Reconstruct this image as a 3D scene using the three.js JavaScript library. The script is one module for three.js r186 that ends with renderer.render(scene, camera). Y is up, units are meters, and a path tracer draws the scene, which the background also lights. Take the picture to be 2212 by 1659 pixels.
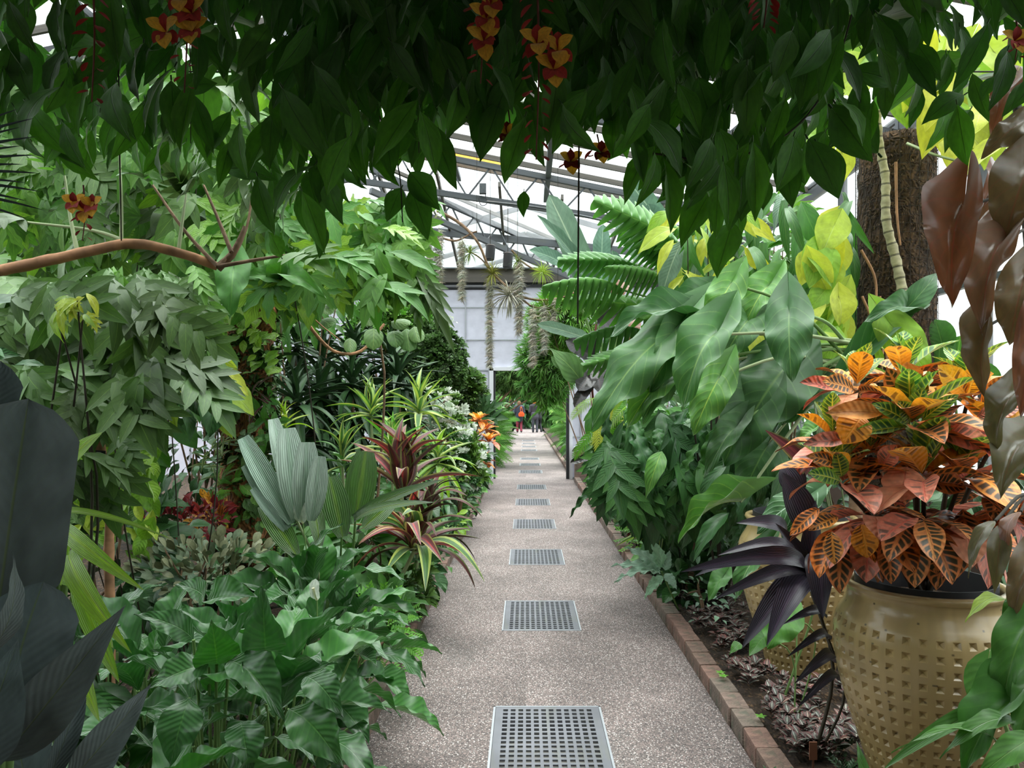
// A glazed tropical plant house seen along its central path. Units are metres, y is up, the path runs along -z.
import * as THREE from 'three';
import { mergeGeometries, mergeVertices } from 'three/addons/utils/BufferGeometryUtils.js';
import { MarchingCubes } from 'three/addons/objects/MarchingCubes.js';

// ---------------------------------------------------------------- camera, sky, light, exposure
const scene = new THREE.Scene();
const renderer = new THREE.WebGLRenderer();
renderer.toneMapping = THREE.LinearToneMapping;
renderer.toneMappingExposure = 4.7;
renderer.shadowMap.enabled = true;

const F = 1620, VX = 1136, VY = 875, EYE = 1.5;            // focal length and vanishing point of the path, pixels; eye height
const camera = new THREE.PerspectiveCamera(2 * Math.atan(829.5 / F) * 180 / Math.PI, 2212 / 1659, 0.05, 300);
camera.setViewOffset(2212, 1659, 1106 - VX, 829.5 - VY, 2212, 1659);
camera.position.set(0, EYE, 0);
camera.lookAt(0, EYE, -10);
scene.add(camera);

// an even overcast sky, three times as bright overhead as at the horizon
{
  const w = 32, h = 64, data = new Float32Array(w * h * 4);
  for (let y = 0; y < h; y++) {
    const s = Math.max(0, Math.sin(((y + 0.5) / h - 0.5) * Math.PI)), L = (1 + 2 * s) / 3;
    for (let x = 0; x < w; x++) { const k = (y * w + x) * 4; data[k] = 1.46 * L; data[k + 1] = 1.48 * L; data[k + 2] = 1.52 * L; data[k + 3] = 1; }
  }
  const sky = new THREE.DataTexture(data, w, h, THREE.RGBAFormat, THREE.FloatType);
  sky.mapping = THREE.EquirectangularReflectionMapping; sky.magFilter = THREE.LinearFilter; sky.needsUpdate = true;
  scene.background = sky;
}
// the sun behind the cloud: a very wide, soft source high up
const sun = new THREE.DirectionalLight(new THREE.Color(1, 0.97, 0.9), 1.7);
sun.position.set(3, 22, -9); sun.target.position.set(0, 0, -7); sun.shadow.radius = 110; sun.castShadow = true;
sun.shadow.mapSize.set(2048, 2048);
Object.assign(sun.shadow.camera, { left: -16, right: 16, top: 22, bottom: -22, near: 1, far: 60 });
scene.add(sun, sun.target);

// ---------------------------------------------------------------- helpers
const V = (x, y, z) => new THREE.Vector3(x, y, z);
const at = (px, py, d) => V((px - VX) * d / F, EYE - (py - VY) * d / F, -d);   // a point of the place from its bearing and its distance
let seed = 7;
const reseed = (s) => { seed = s; };
const rnd = () => { seed = (seed + 0x6d2b79f5) | 0; let t = Math.imul(seed ^ (seed >>> 15), 1 | seed); t = (t + Math.imul(t ^ (t >>> 7), 61 | t)) ^ t; return ((t ^ (t >>> 14)) >>> 0) / 4294967296; };
const rr = (a, b) => a + (b - a) * rnd();
const pick = (a) => a[Math.floor(rnd() * a.length)];
const clamp = THREE.MathUtils.clamp, lerp = THREE.MathUtils.lerp, sstep = THREE.MathUtils.smoothstep;
const used = new Map();
const numbered = (n) => { const k = used.get(n) ?? 0; used.set(n, k + 1); return k ? `${n}_${String(k).padStart(3, '0')}` : n; };
function mesh(name, geo, mat, parent) { const m = new THREE.Mesh(geo, mat); m.name = name; if (parent) parent.add(m); return m; }
function thing(name, label, category, pos, group) {
  const g = new THREE.Group(); g.name = numbered(name); if (pos) g.position.copy(pos);
  g.userData = { label, category }; if (group) g.userData.group = group; scene.add(g); return g;
}
function single(name, label, category, geo, mat, pos, group) {
  const m = mesh(numbered(name), geo, mat, scene); if (pos) m.position.copy(pos);
  m.userData = { label, category }; if (group) m.userData.group = group; return m;
}
function struct(name, label, category = 'structure') { const g = new THREE.Group(); g.name = name; g.userData = { label, category, kind: 'structure' }; scene.add(g); return g; }
const h2 = (x, y, s = 0) => { let n = Math.imul(x, 374761393) + Math.imul(y, 668265263) + Math.imul(s, 974634777); n = Math.imul(n ^ (n >>> 13), 1274126177); return ((n ^ (n >>> 16)) >>> 0) / 4294967296; };
function vnoise(x, y, s = 0) {
  const ix = Math.floor(x), iy = Math.floor(y), fx = x - ix, fy = y - iy, u = fx * fx * (3 - 2 * fx), v = fy * fy * (3 - 2 * fy);
  return lerp(lerp(h2(ix, iy, s), h2(ix + 1, iy, s), u), lerp(h2(ix, iy + 1, s), h2(ix + 1, iy + 1, s), u), v);
}
const fbm = (x, y, s = 0, o = 4) => { let a = 0.5, t = 0, n = 0; for (let i = 0; i < o; i++) { t += a * vnoise(x, y, s + i); n += a; a *= 0.5; x *= 2.03; y *= 2.03; } return t / n; };
// colour texture and bump texture from a function of (x, y) in 0..1 giving [r, g, b, height] (sRGB 0..255, height 0..1)
function textures(w, h, fn, wrap = true) {
  const c = new Uint8Array(w * h * 4), b = new Uint8Array(w * h * 4);
  for (let y = 0; y < h; y++) for (let x = 0; x < w; x++) {
    const k = (y * w + x) * 4, p = fn((x + 0.5) / w, (y + 0.5) / h);
    c[k] = clamp(p[0], 0, 255); c[k + 1] = clamp(p[1], 0, 255); c[k + 2] = clamp(p[2], 0, 255); c[k + 3] = 255;
    b[k] = b[k + 1] = b[k + 2] = clamp(p[3] * 255, 0, 255); b[k + 3] = 255;
  }
  const made = [c, b].map((d, i) => {
    const t = new THREE.DataTexture(d, w, h); t.magFilter = THREE.LinearFilter; t.minFilter = THREE.LinearMipmapLinearFilter; t.generateMipmaps = true;
    if (wrap) t.wrapS = t.wrapT = THREE.RepeatWrapping;
    if (!i) t.colorSpace = THREE.SRGBColorSpace;
    t.needsUpdate = true; return t;
  });
  return { map: made[0], bumpMap: made[1] };
}
const std = (o) => new THREE.MeshStandardMaterial(o), phys = (o) => new THREE.MeshPhysicalMaterial(o);
const up = V(0, 1, 0);
function bar(a, b, w, h = w, lift) {                        // a straight box bar from a to b
  const L = a.distanceTo(b), g = new THREE.BoxGeometry(w, h, L), z = b.clone().sub(a).normalize();
  const x = (Math.abs(z.y) > 0.95 ? V(1, 0, 0) : up.clone()).cross(z).normalize(), y = z.clone().cross(x);
  const m = new THREE.Matrix4().makeBasis(x, y, z).setPosition(a.clone().add(b).multiplyScalar(0.5));
  return g.applyMatrix4(m);
}
const box = (x0, x1, y0, y1, z0, z1) => new THREE.BoxGeometry(x1 - x0, y1 - y0, z1 - z0).translate((x0 + x1) / 2, (y0 + y1) / 2, (z0 + z1) / 2);
// a round stem through points, radius from r0 to r1, with knobbly variation
function stem(pts, r0, r1, seg = 24, rad = 7, rough = 0, nodes = 0) {
  const c = new THREE.CatmullRomCurve3(pts), fr = c.computeFrenetFrames(seg, false), pos = [], uv = [], idx = [], L = c.getLength();
  for (let i = 0; i <= seg; i++) {
    const t = i / seg, p = c.getPointAt(t), r = lerp(r0, r1, t) * (1 + (nodes && i % nodes === 0 ? 0.18 : 0));
    for (let j = 0; j <= rad; j++) {
      const a = j / rad * Math.PI * 2, q = r * (1 + rough * (vnoise(i * 0.7, (j % rad) * 1.3, 5) - 0.5));
      const v = fr.normals[i].clone().multiplyScalar(Math.cos(a) * q).addScaledVector(fr.binormals[i], Math.sin(a) * q).add(p);
      pos.push(v.x, v.y, v.z); uv.push(j / rad * Math.max(1, Math.round(6.28 * r0 / 0.12)) * 0.12, t * L);
    }
  }
  for (let i = 0; i < seg; i++) for (let j = 0; j < rad; j++) { const a = i * (rad + 1) + j, b = a + rad + 1; idx.push(a, a + 1, b, b, a + 1, b + 1); }
  const e0 = pos.length / 3; const p0 = c.getPointAt(0), p1 = c.getPointAt(1);
  pos.push(p0.x, p0.y, p0.z, p1.x, p1.y, p1.z); uv.push(0, 0, 0, L);
  for (let j = 0; j < rad; j++) { idx.push(e0, j + 1, j); const q = seg * (rad + 1) + j; idx.push(e0 + 1, q, q + 1); }
  const g = new THREE.BufferGeometry();
  g.setAttribute('position', new THREE.Float32BufferAttribute(pos, 3)); g.setAttribute('uv', new THREE.Float32BufferAttribute(uv, 2)); g.setIndex(idx); g.computeVertexNormals();
  return g;
}

// ---------------------------------------------------------------- structure materials
// exposed aggregate concrete: small pebbles of many tones in a grey-brown matrix, a few worn patches; one tile is 1.7 m by 6 m
const TX = 1.7, TZ = 6;
const aggregate = textures(1024, 2048, (x, y) => {
  const mx = x * TX, my = y * TZ, cs = 0.0068, nx = Math.round(TX / cs), ny = Math.round(TZ / cs), gx = mx / TX * nx, gy = my / TZ * ny, ix = Math.floor(gx), iy = Math.floor(gy);
  let best = 9, id = 0;
  for (let a = -1; a <= 1; a++) for (let b = -1; b <= 1; b++) {
    const cx = (ix + a + nx) % nx, cy = (iy + b + ny) % ny, dx = ix + a + h2(cx, cy, 1) - gx, dy = iy + b + h2(cx, cy, 2) - gy, q = dx * dx + dy * dy;
    if (q < best) { best = q; id = h2(cx, cy, 3); }
  }
  const w = (s, k) => { const u = x * s, v = y * k; return fbm(u, v, 11, 3) * (1 - sstep(y, 0.92, 1)) + fbm(u, v - k, 11, 3) * sstep(y, 0.92, 1); };
  const broad = w(5, 14), e = 1 - sstep(best, 0.08, 0.3);
  let r = 110, g = 101, b = 99;
  const tone = id < 0.12 ? [228, 222, 220] : id < 0.28 ? [172, 152, 148] : id < 0.46 ? [66, 62, 62] : id < 0.7 ? [140, 126, 124] : [118, 109, 108];
  r = lerp(r, tone[0], e); g = lerp(g, tone[1], e); b = lerp(b, tone[2], e);
  const k = 0.86 + 0.34 * broad; r *= k; g *= k; b *= k;
  const patch = (px, py, rx, ry, s) => { const q = Math.hypot((mx - px) / rx, (my - py) / ry) + (fbm(mx * 9, my * 5, s, 3) - 0.5) * 1.5; return (1 - sstep(q, 0.35, 1)) * (0.4 + 0.6 * h2(Math.floor(gx), Math.floor(gy), s)); };
  const d = patch(1.0, 1.35, 0.17, 0.34, 21) * 0.35 + patch(0.35, 3.2, 0.2, 0.4, 22) * 0.2 + patch(1.3, 4.6, 0.2, 0.3, 23) * 0.2;
  r = lerp(r, 66, d); g = lerp(g, 72, d); b = lerp(b, 70, d);
  return [r, g, b, 0.35 + 0.5 * e * (0.5 + id * 0.5)];
});
for (const t of [aggregate.map, aggregate.bumpMap]) { t.repeat.set(1 / TX, 1 / TZ); }
const matPath = std({ ...aggregate, color: new THREE.Color().setRGB(0.9, 0.875, 0.855), bumpScale: 0.0025, roughness: 0.82 });
const soilTex = textures(512, 512, (x, y) => {
  const n = fbm(x * 16, y * 16, 31, 4), c = vnoise(x * 120, y * 60, 32), k = 0.5 + n * 0.8, chip = c > 0.72 ? 1 : 0;
  return [lerp(54, 120, chip * 0.6) * k, lerp(40, 92, chip * 0.6) * k, lerp(28, 64, chip * 0.6) * k, n * 0.6 + c * 0.4];
});
const matSoil = std({ ...soilTex, bumpScale: 0.02, roughness: 0.95 });
const brickTex = textures(256, 128, (x, y) => { const n = fbm(x * 10, y * 6, 41, 4), s = vnoise(x * 70, y * 40, 42), k = 0.72 + 0.42 * n + 0.16 * (s - 0.5), m = sstep(fbm(x * 4 + 3, y * 3, 43, 3), 0.55, 0.75); return [lerp(152, 128, m) * k, lerp(126, 118, m) * k, lerp(114, 102, m) * k, s * 0.6 + n * 0.4]; });
const matBricks = [[1, 0.98, 0.96], [0.86, 0.92, 0.9], [1.04, 0.86, 0.82], [0.82, 0.74, 0.7]].map((c) => std({ ...brickTex, color: new THREE.Color().setRGB(c[0] * 0.8, c[1] * 0.86, c[2] * 0.88), bumpScale: 0.004, roughness: 0.9 }));
const steelTex = textures(128, 128, (x, y) => { const n = fbm(x * 6, y * 6, 51, 4), s = fbm(x * 30, y * 4, 52, 2), k = 0.85 + 0.25 * n; return [122 * k, 124 * k, 126 * k - 8 * sstep(s, 0.55, 0.8), n]; });
const matSteel = std({ ...steelTex, bumpScale: 0.001, roughness: 0.55, metalness: 0.35, color: 0xb4b8bc });
const matBeam = std({ ...steelTex, bumpScale: 0.001, roughness: 0.7, color: 0xb8ac9c });
const matAlu = std({ color: 0xb9bcc2, roughness: 0.45, metalness: 0.6 });
const matWhiteMetal = std({ color: 0xdfe1e6, roughness: 0.5 });
const matDark = std({ color: 0x26272a, roughness: 0.6 });
const matGalv = std({ ...steelTex, bumpScale: 0.0004, color: new THREE.Color().setRGB(0.92, 0.9, 0.98), roughness: 0.5, metalness: 0.1 });
const matPit = std({ color: 0x5e5952, roughness: 0.95 });
const glassTex = textures(128, 128, (x, y) => { const k = 250 - 16 * fbm(x * 5, y * 5, 61, 4); return [k, k, k, 0.5]; });
const matGlass = phys({ map: glassTex.map, color: 0xf6fafa, transmission: 1, roughness: 0.2, thickness: 0, ior: 1.45, specularIntensity: 0.6 });
const stainTex = textures(256, 128, (x, y) => { const q = (1 - sstep(Math.hypot((x - 0.45) / 0.4, (y - 0.4) / 0.34) + (fbm(x * 6, y * 9, 63, 4) - 0.5) * 1.3, 0.45, 1)); return [lerp(250, 236, q), lerp(248, 200, q), lerp(244, 130, q), 0.5]; });
const matStained = phys({ map: stainTex.map, transmission: 1, roughness: 0.3, thickness: 0, specularIntensity: 0.5 });
const frostTex = textures(128, 128, (x, y) => { const n = fbm(x * 4, y * 7, 65, 4), k = 206 + 20 * n; return [k, k, k + 8, n]; });
const matFrost = phys({ map: frostTex.map, transmission: 0.55, roughness: 0.95, thickness: 0, clearcoat: 0.4, clearcoatRoughness: 0.25 });
const matKnee = std({ color: 0x5d4a42, roughness: 0.9 });

// ---------------------------------------------------------------- the house
const XR = 3.4, XL = -8, ZN = 3.2, ZB = -15.3, ZH = -11.3, EAVE = 4.1, RX = -2.4, SL = 0.2, BEAM = 4.24;
const PL = -0.71, PR = 0.95, GC = 0.105, GW = 0.53, GL = 0.76, SOIL = 0.07;
const roofY = (x) => (x > RX ? EAVE + (XR - x) * SL : EAVE + (XR - RX) * SL * (x - XL) / (RX - XL));
const grateZ = [3.73, 5.74, 7.79, 9.84, 11.97, 14.1, 17.25, 19.3, 21.35, 25.3, 27.4, 29.6, 32].map((d) => -d + 0.0);   // far edges

{ // floor with an opening under each grating
  const s = new THREE.Shape([[PL, -ZN], [PR, -ZN], [PR, 64], [PL, 64]].map(([x, y]) => new THREE.Vector2(x, y)));
  for (const z of grateZ) { const y1 = -z, y0 = y1 - GL, a = GC - GW / 2, b = GC + GW / 2; s.holes.push(new THREE.Path([[a, y0], [a, y1], [b, y1], [b, y0]].map(([x, y]) => new THREE.Vector2(x, y)))); }
  const g = new THREE.ExtrudeGeometry(s, { depth: 0.12, bevelEnabled: false }); g.rotateX(-Math.PI / 2); g.translate(0, -0.12, 0);
  const f = struct('floor', 'grey-brown exposed aggregate concrete path running away through the plant house', 'path');
  mesh('path_slab', g, matPath, f);
}
{ // planting beds: soil with a gently uneven top
  const bed = (x0, x1, z0, z1, n, label) => {
    const nx = Math.ceil((x1 - x0) / 0.09), nz = Math.ceil((z1 - z0) / 0.09), g = new THREE.PlaneGeometry(x1 - x0, z1 - z0, Math.min(nx, 60), Math.min(nz, 150)); g.rotateX(-Math.PI / 2); g.translate((x0 + x1) / 2, SOIL, (z0 + z1) / 2);
    const p = g.attributes.position, uv = g.attributes.uv;
    for (let i = 0; i < p.count; i++) { const x = p.getX(i), z = p.getZ(i); p.setY(i, SOIL + (fbm(x * 5, z * 5, 71, 4) - 0.5) * 0.06); uv.setXY(i, x, z); }
    g.computeVertexNormals();
    const b = struct(n, label, 'soil'); mesh('soil', g, matSoil, b);
  };
  bed(XL, PL - 0.1, ZB, ZN, 'floor_bed_left', 'dark mulched soil bed left of the path');
  bed(PR + 0.1, XR, ZB, ZN, 'floor_bed_right', 'dark mulched soil bed right of the path behind the brick edging');
  bed(-6, PL - 0.1, -64, ZB, 'floor_far_bed_left', 'soil bed left of the path beyond the doorway');
  bed(PR + 0.1, 6, -64, ZB, 'floor_far_bed_right', 'soil bed right of the path beyond the doorway');
}
{ // brick edging
  const s = new THREE.Shape(), w = 0.096, l = 0.192, c = 0.006;
  s.moveTo(-w / 2 + c, -l / 2); s.lineTo(w / 2 - c, -l / 2); s.lineTo(w / 2, -l / 2 + c); s.lineTo(w / 2, l / 2 - c); s.lineTo(w / 2 - c, l / 2); s.lineTo(-w / 2 + c, l / 2); s.lineTo(-w / 2, l / 2 - c); s.lineTo(-w / 2, -l / 2 + c);
  const g = new THREE.ExtrudeGeometry(s, { depth: 0.09, bevelEnabled: true, bevelThickness: 0.006, bevelSize: 0.001, bevelSegments: 1, curveSegments: 1 }); g.rotateX(-Math.PI / 2); g.translate(0, -0.012, 0);
  { const uv = g.attributes.uv, p = g.attributes.position; for (let i = 0; i < uv.count; i++) uv.setXY(i, p.getZ(i) / 0.2 + 0.5, (p.getX(i) + p.getY(i)) / 0.2 + 0.5); }
  reseed(3);
  const row = (parent, x, z0, z1) => { for (let z = z0; z > z1; z -= 0.2) { const b = mesh('brick', g, pick(matBricks), parent); b.position.set(x + rr(-0.005, 0.005), rr(-0.006, 0.004), z); b.rotation.y = rr(-0.03, 0.03); b.rotation.z = rr(-0.02, 0.02); } };
  const a = struct('trim_1', 'low weathered brick edging along the right side of the path', 'edging'); row(a, PR + 0.05, -2.4, -14.6);
  const b = struct('trim_2', 'low weathered brick edging along the left side of the path', 'edging'); row(b, PL - 0.05, -2.4, -14.6);
  const c2 = struct('trim_3', 'reddish brick edging beside the right door post, beyond the doorway', 'edging'); row(c2, PR + 0.02, -16, -38);
  const d2 = struct('trim_4', 'brick edging left of the path beyond the doorway', 'edging'); row(d2, PL - 0.05, -16, -30);
}
{ // roof: rafters across the house, purlins along it, glass between, steel trusses below
  const roof = struct('ceiling', 'sloping greenhouse roof of steel bars and white glass panes', 'roof');
  const bars = [], pane = (a, b, c, d, m = matGlass, name = 'pane', parent = roof) => {   // a thin sheet over four corners
    const n = b.clone().sub(a).cross(d.clone().sub(a)).normalize().multiplyScalar(0.003), q = [a, b, c, d], pos = [];
    const t = q.map((v) => v.clone().add(n)), u = q.map((v) => v.clone().sub(n));
    for (const v of [...t, ...u]) pos.push(v.x, v.y, v.z);
    const g = new THREE.BufferGeometry(); g.setAttribute('position', new THREE.Float32BufferAttribute(pos, 3));
    g.setAttribute('uv', new THREE.Float32BufferAttribute([0, 0, 1, 0, 1, 1, 0, 1, 0, 0, 1, 0, 1, 1, 0, 1], 2));
    g.setIndex([0, 1, 2, 0, 2, 3, 4, 6, 5, 4, 7, 6, 0, 4, 5, 0, 5, 1, 1, 5, 6, 1, 6, 2, 2, 6, 7, 2, 7, 3, 3, 7, 4, 3, 4, 0]); const f = g.toNonIndexed(); f.computeVertexNormals();
    return mesh(name, f, m, parent);
  };
  const xs = [XR, 0.3, RX, -5.2, XL], P = (x, z, dy = 0) => V(x, roofY(x) + dy, z);
  for (let z = ZN, k = 0; z > ZH + 0.01; z -= 0.58, k++) {
    const z2 = Math.max(z - 0.58, ZH);
    for (let i = 0; i < 4; i++) pane(P(xs[i], z), P(xs[i], z2), P(xs[i + 1], z2), P(xs[i + 1], z), i === 1 && k === 23 ? matStained : matGlass);
    const r = mesh('rafter', mergeGeometries([bar(P(XR, z, -0.03), P(RX, z, -0.03), 0.035, 0.07), bar(P(RX, z, -0.03), P(XL, z, -0.03), 0.035, 0.07)]), matBeam, roof);
  }
  for (const x of xs) mesh('purlin', bar(P(x, ZN, -0.11), P(x, ZH, -0.11), 0.07, 0.12), matSteel, roof);
  for (const x of [1.9, -1, -3.8, -6.6]) mesh('purlin', bar(P(x, ZN, -0.08), P(x, ZH, -0.08), 0.05, 0.06), matSteel, roof);
  // hipped end, falling to the beam above the far wall
  const hx = []; for (let x = XR; x > XL - 0.01; x -= 0.95) hx.push(x);
  for (let i = 0; i < hx.length; i++) {
    if (i + 1 < hx.length) pane(P(hx[i], ZH), V(hx[i], BEAM, ZB), V(hx[i + 1], BEAM, ZB), P(hx[i + 1], ZH));
    mesh('rafter', bar(P(hx[i], ZH, -0.03), V(hx[i], BEAM - 0.03, ZB), 0.04, 0.08), matBeam, roof);
  }
  const mid = (ZH + ZB) / 2; mesh('purlin', mergeGeometries([0, 1].map((i) => { const q = (x) => V(x, (roofY(x) + BEAM) / 2 - 0.1, mid); return bar(q([XR, RX][i]), q([RX, XL][i]), 0.07, 0.12); })), matSteel, roof);
  // steel trusses across the house: two chords and a zigzag web
  const truss = (a0, a1, b0, b1, n, w = 0.075) => {
    const t = mesh('truss', mergeGeometries([bar(a0, a1, w * 0.8, w), bar(b0, b1, w * 0.8, w), ...Array.from({ length: n }, (_, i) => {
      const s = i % 2 ? [b0, b1] : [a0, a1], e = i % 2 ? [a0, a1] : [b0, b1];
      return bar(s[0].clone().lerp(s[1], i / n), e[0].clone().lerp(e[1], (i + 1) / n), 0.022);
    })]), matSteel, roof);
    return t;
  };
  for (const z of [1, -3.4, -6.8, -10.1]) {
    truss(P(XR, z, -0.16), P(RX, z, -0.16), V(XR, EAVE - 0.42, z), V(RX, roofY(RX) - 0.72, z), 18);
    truss(P(RX, z, -0.16), P(XL, z, -0.16), V(RX, roofY(RX) - 0.72, z), V(XL, EAVE - 0.42, z), 18);
  }
  truss(at(800, 365, 11.4), at(1325, 600, 15.1), at(800, 412, 11.4), at(1325, 640, 15.1), 22, 0.09);
  mesh('brace', bar(at(830, 360, 11.2), at(1262, 545, 14.8), 0.05), matBeam, roof);
  // header beam and gutter over the far wall
  const hb = struct('trim_5', 'heavy grey-brown steel header beam with gutter over the panelled end wall', 'beam');
  mesh('beam', box(XL, XR, 3.98, 4.24, ZB - 0.05, ZB + 0.16), matBeam, hb);
  mesh('beam_flange', box(XL, XR, 4.24, 4.265, ZB - 0.1, ZB + 0.24), matSteel, hb);
  mesh('gutter', box(XL, XR, 3.9, 3.98, ZB - 0.02, ZB + 0.1), matDark, hb);
  mesh('pipe', new THREE.CylinderGeometry(0.05, 0.05, 8.2, 10).rotateZ(Math.PI / 2).translate(-5.9 + 1.8, 3.86, ZB + 0.24), matDark, hb);
  // far wall of frosted panels with a doorway
  const wall = struct('wall_back', 'end wall of pale frosted panels in thin grey frames around the doorway', 'wall');
  const vx = [-0.755, -1.23]; for (let x = -1.8; x > XL; x -= 0.56) vx.push(x);
  const ys = [0.02, 0.85, 1.53, 2.21, 2.83, 3.49, 3.92], D0 = -0.68, D1 = 0.84;
  const fx = [XR, 2.8, 2.24, 1.68, 1.12, D1, 0.37, -0.17, ...vx, XL];
  for (let i = 0; i + 1 < fx.length; i++) for (let j = 0; j + 1 < ys.length; j++) {
    const a = fx[i + 1], b = fx[i]; if (b <= D1 + 0.01 && a >= D0 - 0.1 && ys[j + 1] <= 2.22) continue;
    pane(V(a + 0.012, ys[j] + 0.012, ZB), V(b - 0.012, ys[j] + 0.012, ZB), V(b - 0.012, ys[j + 1] - 0.012, ZB), V(a + 0.012, ys[j + 1] - 0.012, ZB), matFrost, 'panel', wall);
  }
  for (const x of fx) { const low = x < D1 - 0.05 && x > D0 + 0.02 ? 2.21 : 0; mesh('mullion', box(x - 0.014, x + 0.014, low, 3.92, ZB - 0.02, ZB + 0.035), matAlu, wall); }
  for (const y of ys) for (const [a, b] of y < 2.2 ? [[XL, D0], [D1, XR]] : [[XL, XR]]) mesh('rail', box(a, b, y - 0.009, y + 0.009, ZB - 0.015, ZB + 0.025), matAlu, wall);
  const door = struct('door_1', 'open doorway with white and dark metal jambs in the end wall', 'doorway');
  mesh('jamb', box(D0 - 0.06, D0 + 0.02, 0, 2.25, ZB - 0.08, ZB + 0.08), matWhiteMetal, door); mesh('jamb_seal', box(D0 + 0.02, D0 + 0.06, 0, 2.2, ZB - 0.05, ZB + 0.05), matDark, door);
  mesh('jamb', box(D1 + 0.04, D1 + 0.11, 0, 2.25, ZB - 0.08, ZB + 0.08), matWhiteMetal, door); mesh('jamb_seal', box(D1 - 0.02, D1 + 0.035, 0, 2.2, ZB - 0.05, ZB + 0.1), matDark, door);
  mesh('lintel', box(D0 - 0.06, D1 + 0.11, 2.2, 2.27, ZB - 0.08, ZB + 0.08), matWhiteMetal, door);
  // glazed side walls
  const side = (name, x, z0, z1, label, ys2) => {
    const w = struct(name, label, 'wall'), step = 1.25;
    for (let z = z0; z > z1 + 0.01; z -= step) {
      const z2 = Math.max(z - step, z1);
      for (let j = 0; j + 1 < ys2.length; j++) pane(V(x, ys2[j], z), V(x, ys2[j], z2), V(x, ys2[j + 1], z2), V(x, ys2[j + 1], z), matGlass, 'pane', w);
      mesh('mullion', box(x - 0.04, x + 0.04, ys2[0], ys2.at(-1), z - 0.03, z + 0.03), matSteel, w);
    }
    for (const y of ys2) mesh('rail', box(x - 0.03, x + 0.03, y - 0.025, y + 0.025, z1, z0), matSteel, w);
    mesh('knee_wall', box(x - 0.1, x + 0.1, -0.1, ys2[0], z1, z0), matKnee, w);
  };
  side('wall_right', XR, ZN, ZB, 'glazed right wall with white panes between grey steel mullions', [0.85, 1.68, 2.43, 3.3, EAVE]);
  side('wall_left', XL, ZN, ZB, 'glazed left wall far behind the plants', [0.85, 2.43, EAVE]);
  const front = struct('wall_front', 'panelled wall behind the viewer closing the plant house', 'wall');
  mesh('panel', box(XL, XR, 0, 3.9, ZN, ZN + 0.1), matKnee, front);
  pane(V(XL, 3.9, ZN), V(XR, 3.9, ZN), P(XR, ZN), P(XL, ZN), matGlass, 'pane', front); pane(P(XL, ZN), P(XR, ZN), P(RX, ZN), P(RX, ZN, 0.001), matGlass, 'pane', front);
  // the next house beyond the doorway
  const fr = struct('ceiling_far', 'pitched glass roof of the next plant house beyond the doorway', 'roof');
  for (let z = ZB - 0.1; z > -63.9; z -= 2.43) for (const s of [-1, 1]) {
    pane(V(0, 5.6, z), V(0, 5.6, z - 2.43), V(6 * s, 3.9, z - 2.43), V(6 * s, 3.9, z), matGlass, 'pane', fr);
    mesh('rafter', bar(V(0, 5.58, z), V(6 * s, 3.88, z), 0.06, 0.1), matSteel, fr);
  }
  side('wall_far_left', -6, ZB - 0.1, -63.9, 'glazed left wall of the next plant house', [0.85, 3.9]);
  side('wall_far_right', 6, ZB - 0.1, -63.9, 'glazed right wall of the next plant house', [0.85, 3.9]);
  const fe = struct('wall_far_end', 'far end wall of the next plant house', 'wall');
  mesh('panel', box(-6, 6, -0.1, 1.2, -64.1, -64), matKnee, fe); pane(V(-6, 1.2, -64), V(6, 1.2, -64), V(6, 3.9, -64), V(-6, 3.9, -64), matFrost, 'pane', fe); pane(V(-6, 3.9, -64), V(6, 3.9, -64), V(0, 5.6, -64), V(0, 5.6, -64), matFrost, 'pane', fe);
  const og = struct('floor_outside', 'pale ground outside the glass', 'ground'); mesh('ground', box(-60, 60, -0.4, -0.14, -110, 50), std({ color: 0x9a968e, roughness: 0.95 }), og);
}
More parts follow.
